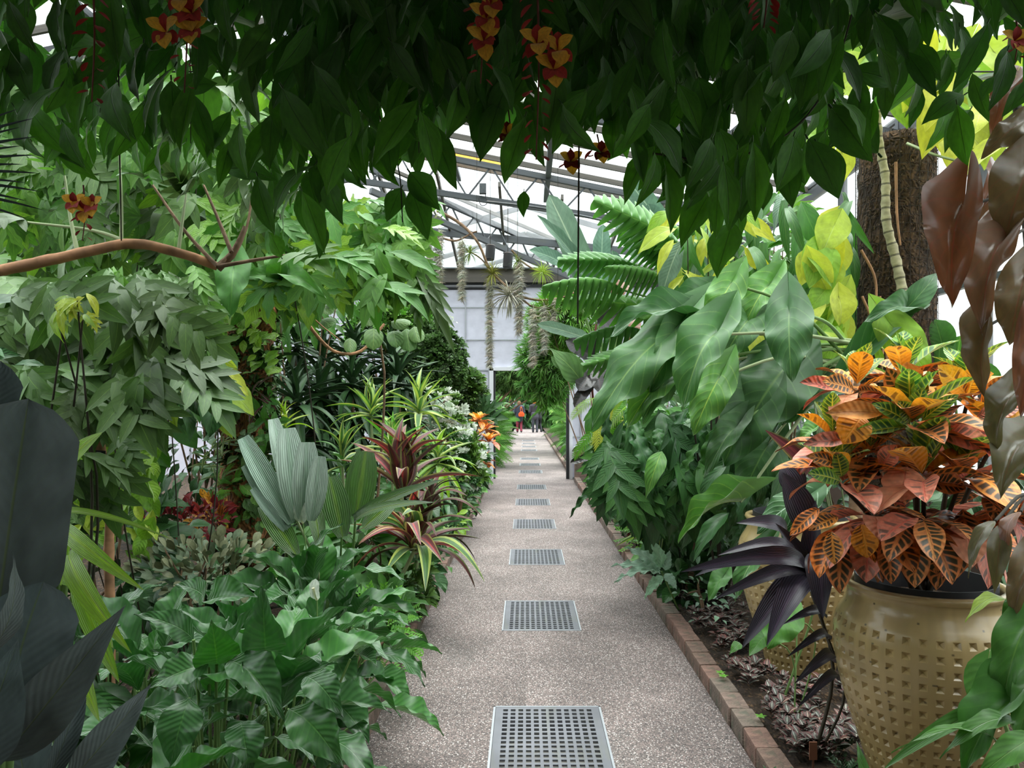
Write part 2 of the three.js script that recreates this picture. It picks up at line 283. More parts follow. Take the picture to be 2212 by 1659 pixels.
{ // gratings set in the path
  const s = new THREE.Shape([[-GW / 2 + 0.012, 0.012], [GW / 2 - 0.012, 0.012], [GW / 2 - 0.012, GL - 0.012], [-GW / 2 + 0.012, GL - 0.012]].map(([x, y]) => new THREE.Vector2(x, y)));
  const nx = 12, ny = 16, mx = 0.042, my = 0.03, px = (GW - 2 * mx) / nx, py = (GL - 2 * my) / ny;
  for (let i = 0; i < nx; i++) for (let j = 0; j < ny; j++) {
    const cx = -GW / 2 + mx + (i + 0.5) * px, cy = my + (j + 0.5) * py, a = px * 0.31, b = py * 0.3;
    s.holes.push(new THREE.Path([[cx - a, cy - b], [cx - a, cy + b], [cx + a, cy + b], [cx + a, cy - b]].map(([x, y]) => new THREE.Vector2(x, y))));
  }
  const plate = new THREE.ExtrudeGeometry(s, { depth: 0.008, bevelEnabled: false }); plate.rotateX(-Math.PI / 2); plate.translate(0, -0.005, 0);
  const fw = 0.01, frame = mergeGeometries([box(-GW / 2, -GW / 2 + fw, -0.05, 0.004, -GL, 0), box(GW / 2 - fw, GW / 2, -0.05, 0.004, -GL, 0), box(-GW / 2, GW / 2, -0.05, 0.004, -fw, 0), box(-GW / 2, GW / 2, -0.05, 0.004, -GL, -GL + fw)]);
  const pit = mergeGeometries([box(-GW / 2, GW / 2, -1.3, -1.26, -GL, 0), box(-GW / 2 - 0.02, -GW / 2, -1.3, -0.02, -GL, 0), box(GW / 2, GW / 2 + 0.02, -1.3, -0.02, -GL, 0), box(-GW / 2, GW / 2, -1.3, -0.02, 0, 0.02), box(-GW / 2, GW / 2, -1.3, -0.02, -GL - 0.02, -GL)]);
  const where = ['nearest the viewer, cut by the picture edge', 'second nearest, with clear rows of square holes', 'third nearest', 'fourth nearest', 'fifth nearest', 'sixth nearest, last of the close row', 'just before the doorway jamb', 'eighth along, just past the doorway', 'ninth along, the middle one beyond the doorway', 'tenth along, beyond the doorway', 'eleventh along, well beyond the doorway', 'twelfth along, far down the path', 'farthest, closest to the walking people'];
  grateZ.forEach((z, i) => {
    const t = thing('floor_grate', `grey metal drain grating in the path, ${where[i]}`, 'grating', V(GC, 0, z + GL), 'drain gratings down the middle of the path');
    mesh('plate', plate, matGalv, t); mesh('frame', frame, matAlu, t); mesh('pit', pit, matPit, t);
  });
}
// ---------------------------------------------------------------- leaf shapes: unit length along +z from the base, arching up in +y
const ellip = (peak = 0.45, tip = 1) => (t) => { const s = t < peak ? t / peak * 0.5 : 0.5 + (t - peak) / (1 - peak) * 0.5; return Math.pow(Math.max(0, Math.sin(Math.PI * s)), t < peak ? 0.75 : tip); };
const strapP = (t) => Math.pow(Math.sin(Math.PI * Math.min(1, 0.16 + 0.84 * t)), 0.8) * (1 - 0.15 * t);
const paddleP = (t) => Math.pow(clamp(t / 0.18, 0, 1), 0.6) * Math.pow(clamp((1 - t) / 0.22, 0, 1), 0.55);
const roundP = (t) => Math.sqrt(Math.max(0, 1 - (2 * t - 1) ** 2));
function leafGeo({ a = 0.4, prof = ellip(), nL = 9, nW = 2, arch = 0.15, fold = 0.12, wave = 0, wf = 3, ph = 0, sweep = 0, back = 0, twist = 0, skew = 0, cup = 0, ribs = 0, rn = 8, thick = 0, stalk = 0, sr = 0.012 }) {
  const pos = [], uv = [], idx = [], N = 2 * nW + 1;
  for (let i = 0; i <= nL; i++) {
    const t = i / nL, w = Math.max(prof(t), i === nL ? 0 : 0.012) * a * 0.5, tw = twist * (t - 0.3);
    for (let j = -nW; j <= nW; j++) {
      const s = j / nW, q = Math.abs(s), x0 = s * w;
      let y = arch * 4 * t * (1 - t) * (1 - 0.25 * t) + skew * Math.sin(t * 5 + ph) * 0.5;
      let h = fold * q * w * 2 - cup * q * q * w * 2 + wave * a * Math.sin(t * wf * 6.283 + ph + (s > 0 ? 1.3 : 0)) * q * q * sstep(t, 0, 0.2) + ribs * a * Math.sin((t - q * 0.18) * rn * 6.283) * Math.min(1, q * 3) * (1 - q * 0.5);
      let x = x0 * Math.cos(tw) - h * Math.sin(tw); h = x0 * Math.sin(tw) + h * Math.cos(tw);
      const z = t + sweep * q * w - back * q * Math.pow(1 - t, 5);
      pos.push(x + skew * 0.4 * Math.sin(t * 2.6 + ph) * t * (1 - t), y + h, z); uv.push((s + 1) / 2, t);
    }
  }
  for (let i = 0; i < nL; i++) for (let j = 0; j < N - 1; j++) { const p = i * N + j, q = p + N; idx.push(p, q, p + 1, p + 1, q, q + 1); }
  if (thick) {                                              // fleshy leaf: a second, lower face
    const n = pos.length / 3; for (let k = 0; k < n; k++) { const s = Math.abs(uv[k * 2] * 2 - 1), t = uv[k * 2 + 1]; pos.push(pos[k * 3], pos[k * 3 + 1] - thick * (1 - s * s) * Math.sin(Math.PI * clamp(t, 0.02, 0.98)) - 0.002, pos[k * 3 + 2]); uv.push(uv[k * 2], uv[k * 2 + 1]); }
    const m = idx.length; for (let k = 0; k < m; k += 3) idx.push(idx[k] + n, idx[k + 2] + n, idx[k + 1] + n);
  }
  let g = new THREE.BufferGeometry(); g.setAttribute('position', new THREE.Float32BufferAttribute(pos, 3)); g.setAttribute('uv', new THREE.Float32BufferAttribute(uv, 2)); g.setIndex(idx); g.computeVertexNormals();
  if (stalk) { const c = new THREE.CylinderGeometry(sr, sr, stalk, 4, 1, true).rotateX(Math.PI / 2).translate(0, 0, -stalk / 2); for (let i = 0; i < c.attributes.uv.count; i++) c.attributes.uv.setXY(i, 0.5, 0.1); g = mergeGeometries([g, c]); g.translate(0, 0, stalk); g.scale(1 / (1 + stalk), 1 / (1 + stalk), 1 / (1 + stalk)); }
  return g;
}
const place = (g, B, T, n = up, w = 1) => { const c = g.clone(); c.applyMatrix4(leafMatrix(B, T, n, 0, w)); return c; };
function leafMatrix(B, T, n = up, roll = 0, w = 1) {
  const z = T.clone().sub(B), L = z.length(); z.divideScalar(L || 1);
  let f = n; if (Math.abs(z.dot(f)) > 0.985) f = V(0.3, 0.2, 1).normalize();
  const x = f.clone().cross(z).normalize(), y = z.clone().cross(x);
  const m = new THREE.Matrix4().makeBasis(x, y, z); if (roll) m.multiply(new THREE.Matrix4().makeRotationZ(roll));
  return m.scale(V(L * w, L, L)).setPosition(B);
}
// teeth and lobes along a margin: n lobes a side, as deep as "deep"
const lobed = (n, deep, env, sharp = 1) => (t) => { const f = (t * n) % 1, k = Math.pow(Math.abs(2 * f - 1), sharp); return env(t) * (1 - deep * k * sstep(t, 0.03, 0.12) * (1 - sstep(t, 0.86, 0.97) * 0.7)); };
const pair = (o, d) => d.map((k) => leafGeo({ ...o, ...k }));
const G = {
  vine: pair({ a: 0.37, prof: (t) => Math.pow(Math.max(0, Math.sin(Math.PI * Math.pow(t, 0.92))), 1.08), nL: 9, wave: 0.05, wf: 3, stalk: 0.08 }, [{ arch: 0.1, fold: 0.15 }, { arch: 0.2, fold: 0.08, ph: 2 }, { arch: 0.05, fold: 0.3, ph: 4, twist: 0.6 }]),
  vineLow: pair({ a: 0.42, prof: ellip(0.38, 1.3), nL: 5, nW: 1 }, [{ arch: 0.12, fold: 0.15 }, { arch: 0.2, fold: 0.25 }]),
  spath: pair({ a: 0.4, prof: ellip(0.42, 1.25), nL: 22, nW: 4, wave: 0.08, wf: 3.5, ribs: 0.012, rn: 11 }, [{ arch: 0.14, fold: 0.2 }, { arch: 0.24, fold: 0.12, ph: 2, twist: 0.5 }, { arch: 0.3, fold: 0.3, ph: 4, twist: -0.5 }, { arch: 0.1, fold: 0.42, ph: 1 }]),
  lance: pair({ a: 0.26, prof: ellip(0.35, 1.2), nL: 14, nW: 2, wave: 0.06, wf: 3 }, [{ arch: 0.15, fold: 0.2 }, { arch: 0.25, fold: 0.1, ph: 2, twist: 0.6 }]),
  wavy: pair({ a: 0.25, prof: (t) => ellip(0.3, 0.9)(t) * (1 - 0.16 * Math.abs(Math.sin(t * 26))), nL: 26, nW: 3, wave: 0.22, wf: 4.5 }, [{ arch: 0.12, fold: 0.15 }, { arch: 0.22, fold: 0.2, ph: 2, twist: 0.5 }]),
  strap: pair({ a: 0.11, prof: strapP, nL: 12, nW: 1 }, [{ arch: 0.12, fold: 0.35 }, { arch: 0.24, fold: 0.3 }, { arch: 0.06, fold: 0.4, twist: 0.8 }]),
  blade: pair({ a: 0.17, prof: strapP, nL: 14, nW: 2 }, [{ arch: 0.12, fold: 0.3 }, { arch: 0.26, fold: 0.2, twist: 0.5 }, { arch: 0.34, fold: 0.15, twist: -0.4 }]),
  heart: pair({ a: 0.8, prof: ellip(0.26, 1.05), nL: 11, nW: 2, back: 0.5, wave: 0.03, wf: 2 }, [{ arch: 0.1, fold: 0.12 }, { arch: 0.18, fold: 0.25, ph: 2 }]),
  arrow: pair({ a: 0.47, prof: ellip(0.27, 0.85), nL: 26, nW: 4, back: 0.62, wave: 0.13, wf: 2.6, ribs: 0.01, rn: 7 }, [{ arch: 0.16, fold: 0.2, cup: 0.25 }, { arch: 0.3, fold: 0.3, ph: 2, twist: 0.5 }, { arch: 0.22, fold: 0.5, ph: 4, twist: -0.5 }]),
  paddle: pair({ a: 0.4, prof: paddleP, nL: 18, nW: 3, wave: 0.03, wf: 4 }, [{ arch: 0.08, fold: 0.25 }, { arch: 0.16, fold: 0.12, ph: 2 }]),
  banana: pair({ a: 0.24, prof: paddleP, nL: 18, nW: 3, wave: 0.05, wf: 5, ribs: 0.008, rn: 16 }, [{ arch: 0.1, fold: 0.2 }, { arch: 0.2, fold: 0.15, ph: 2 }]),
  round: pair({ a: 0.95, prof: roundP, nL: 9, nW: 2, cup: 0.15 }, [{ arch: 0.06, fold: 0.05 }, { arch: 0.12, fold: 0.2 }]),
  croton: pair({ a: 0.4, prof: ellip(0.56, 0.8), nL: 12, nW: 2, wave: 0.04, wf: 2, ribs: 0.006, rn: 9 }, [{ arch: 0.1, fold: 0.18 }, { arch: 0.2, fold: 0.1, ph: 2 }, { arch: 0.06, fold: 0.3, ph: 4 }]),
  pinn: pair({ a: 0.74, prof: lobed(4, 0.84, (t) => ellip(0.36, 0.7)(t), 1.15), nL: 40, nW: 2, sweep: 0.7, wave: 0.04, wf: 4 }, [{ arch: 0.12, fold: 0.12 }, { arch: 0.24, fold: 0.2, ph: 2, twist: 0.3 }, { arch: 0.2, fold: 0.45, ph: 3, twist: -0.5 }]),
  monst: pair({ a: 0.62, prof: lobed(11, 0.86, (t) => ellip(0.4, 0.55)(t), 2.2), nL: 88, nW: 3, sweep: 0.1, cup: 0.75 }, [{ arch: 0.1, fold: 0.05 }, { arch: 0.2, fold: 0.0 }]),
  jade: pair({ a: 0.55, prof: ellip(0.62, 0.6), nL: 6, nW: 1, thick: 0.1 }, [{ arch: 0.08, fold: 0.1 }]),
  small: pair({ a: 0.5, prof: ellip(0.45), nL: 4, nW: 1 }, [{ arch: 0.1, fold: 0.2 }]),
  needle: pair({ a: 0.12, prof: strapP, nL: 4, nW: 1 }, [{ arch: 0.12, fold: 0.2 }]),
  tube: [new THREE.CylinderGeometry(1, 1, 1, 6, 1, false).rotateX(Math.PI / 2).translate(0, 0, 0.5)],
};
{ // compound leaves, each one joined piece
  const fan = (n, spread, lo, blade, w) => mergeGeometries(Array.from({ length: n }, (_, i) => { const s = n > 1 ? i / (n - 1) * 2 - 1 : 0, a = s * spread, L = lo * (1 - 0.35 * s * s); return place(blade, V(0, 0, 0.12), V(Math.sin(a) * L, 0.05 * Math.cos(s * 2) - 0.1 * s * s, 0.12 + Math.cos(a) * L), up, w); }));
  const lob = leafGeo({ a: 0.42, prof: lobed(2.5, 0.45, ellip(0.45, 0.9)), nL: 14, nW: 1, arch: 0.06, fold: 0.12, sweep: 0.3 });
  G.papaya = [fan(7, 2.2, 0.62, lob, 1), fan(7, 1.9, 0.66, lob, 0.85), fan(5, 1.5, 0.7, lob, 0.95)];
  // deeply cut leaf: a narrow centre blade with pairs of forward-swept fingers
  const finger = leafGeo({ a: 0.33, prof: (t) => Math.pow(Math.max(0, Math.sin(Math.PI * (0.22 + 0.78 * t))), 0.8), nL: 6, nW: 1, arch: 0.05, fold: 0.12 });
  const cut = (n, len, ang, arch, lift, tw) => { const sp = (t) => V(0, arch * 4 * t * (1 - t), t), parts = [leafGeo({ a: 0.3, prof: ellip(0.42, 0.9), nL: 10, nW: 1, arch, fold: 0.15 })]; for (let i = 0; i < n; i++) for (const s of [-1, 1]) { const t = 0.1 + 0.62 * (i + (s > 0 ? 0.25 : 0)) / n, b = sp(t), L = len * (1 - 0.55 * Math.abs(i / (n - 1) - 0.35)), a = ang * (1.25 - 0.6 * i / n); parts.push(place(finger, b, b.clone().add(V(s * Math.sin(a) * L, lift * L + s * tw * L, Math.cos(a) * L)), up, 1)); } return mergeGeometries(parts); };
  G.pinn = [cut(3, 0.54, 0.85, 0.1, 0.08, 0), cut(3, 0.48, 0.75, 0.2, -0.16, 0.1), cut(4, 0.46, 0.85, 0.14, 0.15, -0.12), cut(2, 0.56, 0.7, 0.24, -0.08, 0.08)];
  const lob2 = leafGeo({ a: 0.3, prof: ellip(0.5), nL: 8, nW: 1, arch: 0.08, fold: 0.2 });
  G.palmate = [fan(7, 2.3, 0.6, lob2, 1), fan(6, 1.8, 0.65, lob2, 1.1)];
  const pinnate = (n, len, blade, droop, w = 1, ang = 0.9, arch = 0.12) => {
    const spine = (t) => V(0, arch * 4 * t * (1 - t), t), parts = [];
    for (let i = 1; i <= n; i++) for (const s of [-1, 1]) { const t = 0.12 + 0.88 * i / n, b = spine(t), L = len * Math.pow(Math.sin(Math.PI * (0.12 + 0.8 * (i / n))), 0.7), a = ang - 0.45 * t; parts.push(place(blade, b, b.clone().add(V(s * Math.sin(a) * L, -droop * L, Math.cos(a) * L)), up, w)); }
    const st = stem([spine(0), spine(0.33), spine(0.66), spine(1)], 0.008, 0.003, 6, 4); for (let i = 0; i < st.attributes.uv.count; i++) st.attributes.uv.setXY(i, 0.5, 0.2); parts.push(st);
    return mergeGeometries(parts);
  };
  const lf = leafGeo({ a: 0.16, prof: strapP, nL: 4, nW: 1, arch: 0.08, fold: 0.3 });
  G.fern = [pinnate(13, 0.26, lf, 0.15), pinnate(13, 0.24, lf, 0.4, 1.1, 0.9, 0.2)];
  G.palm = [pinnate(14, 0.4, leafGeo({ a: 0.07, prof: strapP, nL: 5, nW: 1, arch: 0.1, fold: 0.3 }), 0.3, 1, 0.9, 0.18)];
  const pleat = leafGeo({ a: 0.26, prof: (t) => Math.pow(Math.sin(Math.PI * Math.min(0.86, 0.08 + 0.78 * t)), 0.7), nL: 8, nW: 4, arch: 0.06, fold: 0.1 });
  G.fishtail = [pinnate(4, 0.62, pleat, 0.0, 1.1, 0.75, 0.05)];
  G.pleat = [pleat];
  const tuft = (n, b, tilt) => mergeGeometries(Array.from({ length: n }, (_, i) => { const a = i * 2.4, e = tilt * (0.3 + 0.7 * ((i * 0.618) % 1)); return place(b, V(0, 0, 0), V(Math.cos(a) * Math.sin(e), Math.sin(a) * Math.sin(e), Math.cos(e)), up); }));
  G.tuft = [tuft(9, G.small[0], 1.3)];
  G.spray = [tuft(12, G.needle[0], 1.2)];
  const sprigL = leafGeo({ a: 0.4, prof: ellip(0.45), nL: 3, nW: 1, arch: 0.1, fold: 0.25 });
  G.sprig = [mergeGeometries(Array.from({ length: 11 }, (_, i) => { const t = 0.1 + 0.85 * i / 11, s = i % 2 ? 1 : -1; return place(sprigL, V(0, 0, t), V(s * 0.26, 0.1, t + 0.2), up); }))];
  G.wisp = [tuft(16, leafGeo({ a: 0.05, prof: strapP, nL: 3, nW: 1, arch: 0.2, fold: 0.2 }), 1.5)];
}

// ---------------------------------------------------------------- leaf materials: pigment, veins and vein relief only
const veins = (u, v, n, slope, vw = 0.16, mw = 0.05) => { const q = Math.abs(u), ph = (v - q * slope) * n, d = Math.abs(ph - Math.round(ph)); return { mid: 1 - sstep(q, mw * 0.4, mw), lat: (1 - sstep(d, vw * 0.3, vw)) * sstep(v, 0.02, 0.08), rel: 0.5 + 0.5 * Math.cos(ph * 6.283) }; };
const mixc = (a, b, k) => [lerp(a[0], b[0], k), lerp(a[1], b[1], k), lerp(a[2], b[2], k)];
function leafTex(fn, w = 96, h = 192) { return textures(w, h, (x, y) => fn(x * 2 - 1, y), false); }
// plain veined leaf
const warm = (c) => (c[1] > c[0] * 1.15 && c[1] > c[2] * 1.25 ? [c[0] * 1.04, c[1] * 1.03, c[2] * 0.66] : c);
const veined = (base0, vein0, n, slope, o = {}) => { const base = warm(base0), vein = warm(vein0); return leafTex((u, v) => {
  const k = veins(u, v, n, slope, o.vw ?? 0.1, o.mw ?? 0.045), m = fbm(u * 4 + 9, v * 9, o.s ?? 80, 4);
  let c = base.map((x) => x * (0.86 + 0.28 * m)); c = mixc(c, vein, Math.max(k.mid * (o.mk ?? 0.8), k.lat * (o.lk ?? 0.3)));
  return [...c, 0.5 + 0.4 * k.rel * (o.rel ?? 1) - 0.4 * k.mid];
}); };
// stripes along the leaf: edge, body and centre colours
const striped = (edge0, body0, mid0, o = {}) => { const edge = warm(edge0), body = warm(body0), mid = warm(mid0); return leafTex((u, v) => {
  const q = Math.abs(u), f = vnoise(u * 26, v * 1.5, o.s ?? 90), m = fbm(u * 8, v * 6, 91, 3);
  let c = mixc(body, edge, sstep(q + (f - 0.5) * 0.3, o.e0 ?? 0.55, o.e1 ?? 0.75)); c = mixc(c, mid, (1 - sstep(q + (f - 0.5) * 0.2, o.m0 ?? 0.08, o.m1 ?? 0.25)) * (o.mk ?? 1));
  return [...c.map((x) => x * (0.85 + 0.3 * m)), 0.5 + 0.3 * Math.cos(u * 40) - 0.3 * (1 - sstep(q, 0.02, 0.06))];
}); };
// croton: coloured veins with dark islands between them
const crotonTex = (ground, island, vein, cover, s) => leafTex((u, v) => {
  const q = Math.abs(u), n = 9, ph = (v - q * 0.16) * n + (vnoise(v * 7, s) - 0.5) * 0.5, d = Math.abs(ph - Math.round(ph)), m = fbm(u * 5, v * 10, s, 4);
  let c = ground.map((x) => x * (0.85 + 0.3 * m));
  const isl = sstep(d, 0.12, 0.24) * sstep(q, 0.1, 0.2) * (1 - sstep(q + (m - 0.5) * 0.5, 0.62, 0.85)) * sstep(vnoise(Math.floor(ph) * 3.1 + (u > 0 ? 50 : 0), s) + cover, 0.9, 1.05);
  c = mixc(c, island, isl * 0.92); c = mixc(c, vein, Math.max(1 - sstep(q, 0.035, 0.085), (1 - sstep(d, 0.03, 0.1)) * 0.7));
  return [...c, 0.5 + 0.3 * Math.cos(ph * 6.283) * (q > 0.06 ? 1 : 0) - 0.3 * (1 - sstep(q, 0.03, 0.06))];
});
function leafMats(tex, tints, o = {}) {
  if (o.flat) tex = { map: tex.map };
  return tints.map((t) => phys({ ...tex, color: new THREE.Color().setRGB(...(Array.isArray(t) ? t : [t, t, t])), transmission: o.tr ?? 0.34, thickness: 0, roughness: 0.97, clearcoat: o.coat ?? 0.45, clearcoatRoughness: o.cr ?? 0.34, bumpScale: o.bump ?? 0.004 }));
}
const M = {
  vine: leafMats(veined([60, 112, 42], [42, 80, 30], 4, 0.75, { s: 101, vw: 0.05, rel: 0.2 }), [1, [0.85, 0.9, 0.8], [1.5, 1.5, 0.9]], { coat: 0.2, tr: 0.4, bump: 0.002 }),
  spath: leafMats(veined([40, 96, 48], [70, 124, 68], 12, 0.2, { s: 102, lk: 0.25, vw: 0.2 }), [1, [0.85, 0.92, 0.9], [1.15, 1.12, 0.9], [1.5, 1.5, 0.9]], { coat: 0.9, cr: 0.25, bump: 0.004, tr: 0.3 }),
  lobed: leafMats(veined([66, 92, 62], [112, 136, 100], 5, 0.3, { s: 103, rel: 0.3, lk: 0.15 }), [1, [0.8, 0.9, 0.85], [1.2, 1.4, 0.95], [1, 1.35, 0.75]], { coat: 0.55, cr: 0.35, bump: 0.002 }),
  papaya: leafMats(veined([84, 132, 62], [126, 168, 96], 6, 0.4, { s: 104 }), [1, [0.8, 0.9, 0.8], [1.2, 1.15, 0.8], [0.75, 0.85, 0.9]], { flat: 1, coat: 0.3, tr: 0.42 }),
  green: leafMats(veined([62, 118, 46], [100, 150, 76], 7, 0.35, { s: 105, rel: 0.45, lk: 0.2 }), [1, [0.75, 0.85, 0.75], [1.2, 1.2, 0.85], [0.9, 1, 1.1]], { coat: 0.5, bump: 0.003 }),
  deep: leafMats(veined([36, 80, 46], [66, 110, 68], 7, 0.3, { s: 106 }), [1, [0.8, 0.85, 0.85], [1.25, 1.25, 1], [1, 1.05, 1.25]], { tr: 0, coat: 0.6, cr: 0.3 }),
  gold: leafMats(veined([196, 204, 62], [214, 220, 120], 6, 0.35, { s: 107, rel: 0.25, lk: 0.2 }), [1, [0.8, 0.95, 0.9], [1.08, 1, 0.7], [0.6, 0.8, 0.6]], { coat: 0.35, tr: 0.45 }),
  limeheart: leafMats(veined([132, 176, 66], [160, 198, 96], 6, 0.4, { s: 108 }), [1, [0.75, 0.88, 0.8], [1.15, 1.1, 0.85]], { coat: 0.35, tr: 0.42 }),
  lime: leafMats(striped([150, 200, 50], [156, 206, 56], [176, 216, 84], { s: 109 }), [1, [0.85, 0.95, 0.8]], { coat: 0.35, tr: 0.45 }),
  drac: leafMats(striped([196, 214, 96], [62, 118, 52], [80, 136, 60], { s: 110, e0: 0.5, e1: 0.62, mk: 0.4 }), [1, [1.1, 1.1, 0.8]], { coat: 0.4 }),
  dracYellow: leafMats(striped([70, 130, 50], [190, 212, 80], [206, 224, 92], { s: 111, e0: 0.5, e1: 0.7, mk: 0.5 }), [1, [0.8, 0.95, 0.9]], { coat: 0.4 }),
  dracDark: leafMats(striped([34, 74, 46], [40, 84, 50], [80, 120, 76], { s: 112, m0: 0.03, m1: 0.14, mk: 0.5 }), [0.8, [0.6, 0.66, 0.64], [1, 1, 0.9]], { tr: 0, coat: 0.45 }),
  black: leafMats(striped([40, 32, 44], [46, 38, 52], [60, 46, 62], { s: 113 }), [1, [0.7, 0.62, 0.72], [1.25, 1.2, 1.35]], { tr: 0, coat: 0.6, cr: 0.3 }),
  redstripe: leafMats(striped([196, 182, 96], [120, 44, 44], [206, 66, 70], { s: 114, e0: 0.68, e1: 0.8 }), [1, [0.6, 0.75, 0.7], [1.2, 0.8, 0.85]], { coat: 0.4 }),
  redplum: leafMats(striped([110, 120, 60], [92, 40, 44], [122, 58, 62], { s: 115, e0: 0.6, e1: 0.8 }), [1, [1.3, 1, 1.05], [0.75, 0.85, 0.7]], { tr: 0, coat: 0.4 }),
  silver: leafMats(striped([166, 184, 170], [172, 190, 176], [150, 172, 154], { s: 116 }), [[1.1, 1.1, 1.1], [0.9, 1, 0.95]], { tr: 0, coat: 0.3, }),
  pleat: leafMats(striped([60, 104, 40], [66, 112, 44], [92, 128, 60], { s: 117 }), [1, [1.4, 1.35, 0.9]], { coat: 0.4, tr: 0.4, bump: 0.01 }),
  fern: leafMats(veined([88, 150, 58], [110, 170, 80], 1, 0, { s: 118, lk: 0 }), [1, [0.7, 0.82, 0.8], [1.25, 1.2, 0.8]], { flat: 1, coat: 0.25 }),
  banana: leafMats(veined([104, 134, 108], [176, 194, 160], 18, 0.12, { s: 119, lk: 0.12, mw: 0.07 }), [1, [0.8, 0.9, 0.9], [0.9, 1.05, 1.1]], { coat: 0.4 }),
  monst: leafMats(veined([74, 134, 60], [110, 164, 90], 12, 0, { s: 120 }), [1, [1.25, 1.2, 0.85], [0.75, 0.88, 0.85]], { coat: 0.45 }),
  arrow: leafMats(veined([66, 122, 66], [150, 184, 134], 7, 0.35, { s: 121, lk: 0.5, vw: 0.05 }), [[0.72, 0.78, 0.86], [0.5, 0.6, 0.78], [1.3, 1.2, 0.7], [0.42, 0.52, 0.5]], { coat: 0.6, cr: 0.3 }),
  burg: leafMats(veined([92, 62, 44], [110, 56, 44], 6, 0.35, { s: 122, lk: 0.3, rel: 0.3 }), [[1.8, 1.9, 1.6], [1.3, 1.9, 1.3], [2.0, 1.6, 1.2], [1.1, 2.1, 1.2]], { coat: 0.85, cr: 0.22, tr: 0.36, bump: 0.002 }),
  ficus: leafMats(veined([36, 33, 32], [80, 50, 42], 14, 0.1, { s: 123, lk: 0.1 }), [1, [1.2, 1.1, 1.05]], { tr: 0, coat: 0.8, cr: 0.2, }),
  strel: leafMats(veined([92, 103, 100], [98, 112, 70], 16, 0.25, { s: 124, lk: 0.15, mw: 0.03 }), [1, [0.8, 0.86, 0.9], [1.2, 1.2, 1.2]], { tr: 0, coat: 0.35, cr: 0.45, bump: 0.0012 }),
  round: leafMats(veined([84, 120, 86], [140, 166, 130], 5, 0.5, { s: 125, vw: 0.06 }), [1, [1.25, 1.4, 0.75], [0.8, 0.9, 0.9]], { coat: 0.35 }),
  shrub: leafMats(veined([72, 108, 56], [90, 120, 70], 1, 0, { s: 126, lk: 0 }), [1, [0.7, 0.8, 0.8], [1.3, 1.25, 1], [0.55, 0.62, 0.6]], { tr: 0, flat: 1, coat: 0.25 }),
  white: leafMats(veined([214, 220, 206], [190, 206, 180], 5, 0.3, { s: 127, lk: 0.2 }), [1], { flat: 1, coat: 0.2, tr: 0.35 }),
  jade: leafMats(veined([112, 128, 100], [112, 128, 100], 1, 0, { s: 128, lk: 0, mk: 0 }), [1, [1.25, 1, 0.9]], { tr: 0, flat: 1, coat: 0.5, }),
  coleus: leafMats(striped([150, 40, 40], [120, 24, 34], [150, 30, 44], { s: 129 }), [1, [0.7, 0.6, 0.7], [1.3, 1.6, 0.9]], { tr: 0, flat: 1, coat: 0.3 }),
  peper: leafMats(striped([136, 78, 78], [106, 98, 88], [206, 204, 190], { s: 130, m0: 0.06, m1: 0.2 }), [1, [0.8, 0.9, 0.9], [1.3, 0.9, 0.85]], { tr: 0, coat: 0.5, }),
  silverphil: leafMats(veined([170, 206, 180], [200, 224, 204], 6, 0.3, { s: 131 }), [1, [1, 1.1, 0.95]], { coat: 0.5 }),
  whitevein: leafMats(veined([44, 96, 58], [190, 216, 190], 8, 0.35, { s: 132, lk: 0.9, vw: 0.07, mk: 1 }), [1], { coat: 0.5 }),
  moss: leafMats(veined([178, 174, 160], [186, 182, 168], 1, 0, { s: 133, lk: 0, mk: 0 }), [1, [0.8, 0.82, 0.75], [1.1, 1.1, 1.1]], { tr: 0, flat: 1, coat: 0, }),
  airplant: leafMats(veined([120, 140, 104], [140, 156, 120], 1, 0, { s: 134, lk: 0, mk: 0 }), [1, [1.2, 0.9, 0.7]], { tr: 0, flat: 1, coat: 0.1, }),
  c_young: leafMats(crotonTex([112, 166, 50], [44, 96, 40], [228, 226, 84], 0.72, 140), [1, [1.15, 1.05, 0.8]], { coat: 0.55 }),
  c_yellow: leafMats(crotonTex([246, 172, 36], [110, 72, 24], [250, 190, 70], 0.4, 141), [1, [1.05, 0.85, 0.7]], { coat: 0.55 }),
  c_orange: leafMats(crotonTex([242, 150, 58], [72, 54, 28], [248, 172, 76], 0.62, 142), [1, [1.05, 0.82, 0.9]], { tr: 0, coat: 0.55 }),
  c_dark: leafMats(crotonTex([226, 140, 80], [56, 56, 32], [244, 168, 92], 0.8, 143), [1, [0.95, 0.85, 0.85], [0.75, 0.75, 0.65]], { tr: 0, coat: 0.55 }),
  c_pink: leafMats(crotonTex([238, 150, 122], [124, 92, 80], [240, 128, 106], 0.35, 144), [1, [1.1, 0.9, 0.9]], { tr: 0, coat: 0.55 }),
  c_plain: leafMats(veined([238, 166, 130], [236, 148, 122], 9, 0.16, { s: 145, lk: 0.2 }), [1, [1.15, 1.1, 0.5]], { tr: 0, coat: 0.5 }),
  petalYellow: leafMats(veined([226, 166, 48], [206, 130, 30], 4, 0.4, { s: 146, lk: 0.15 }), [1, [0.9, 0.85, 0.7]], { flat: 1, coat: 0.1, tr: 0.35 }),
  petalRed: leafMats(veined([158, 42, 34], [130, 30, 30], 4, 0.4, { s: 147, lk: 0.15 }), [1, [0.75, 0.7, 0.8]], { tr: 0, flat: 1, coat: 0.1, }),
};
const bedX = (x, d = 5) => (d > 15 ? x : x < 0.12 ? Math.min(x, -0.86) : Math.max(x, 1.12));   // keeps a plant's foot off the path
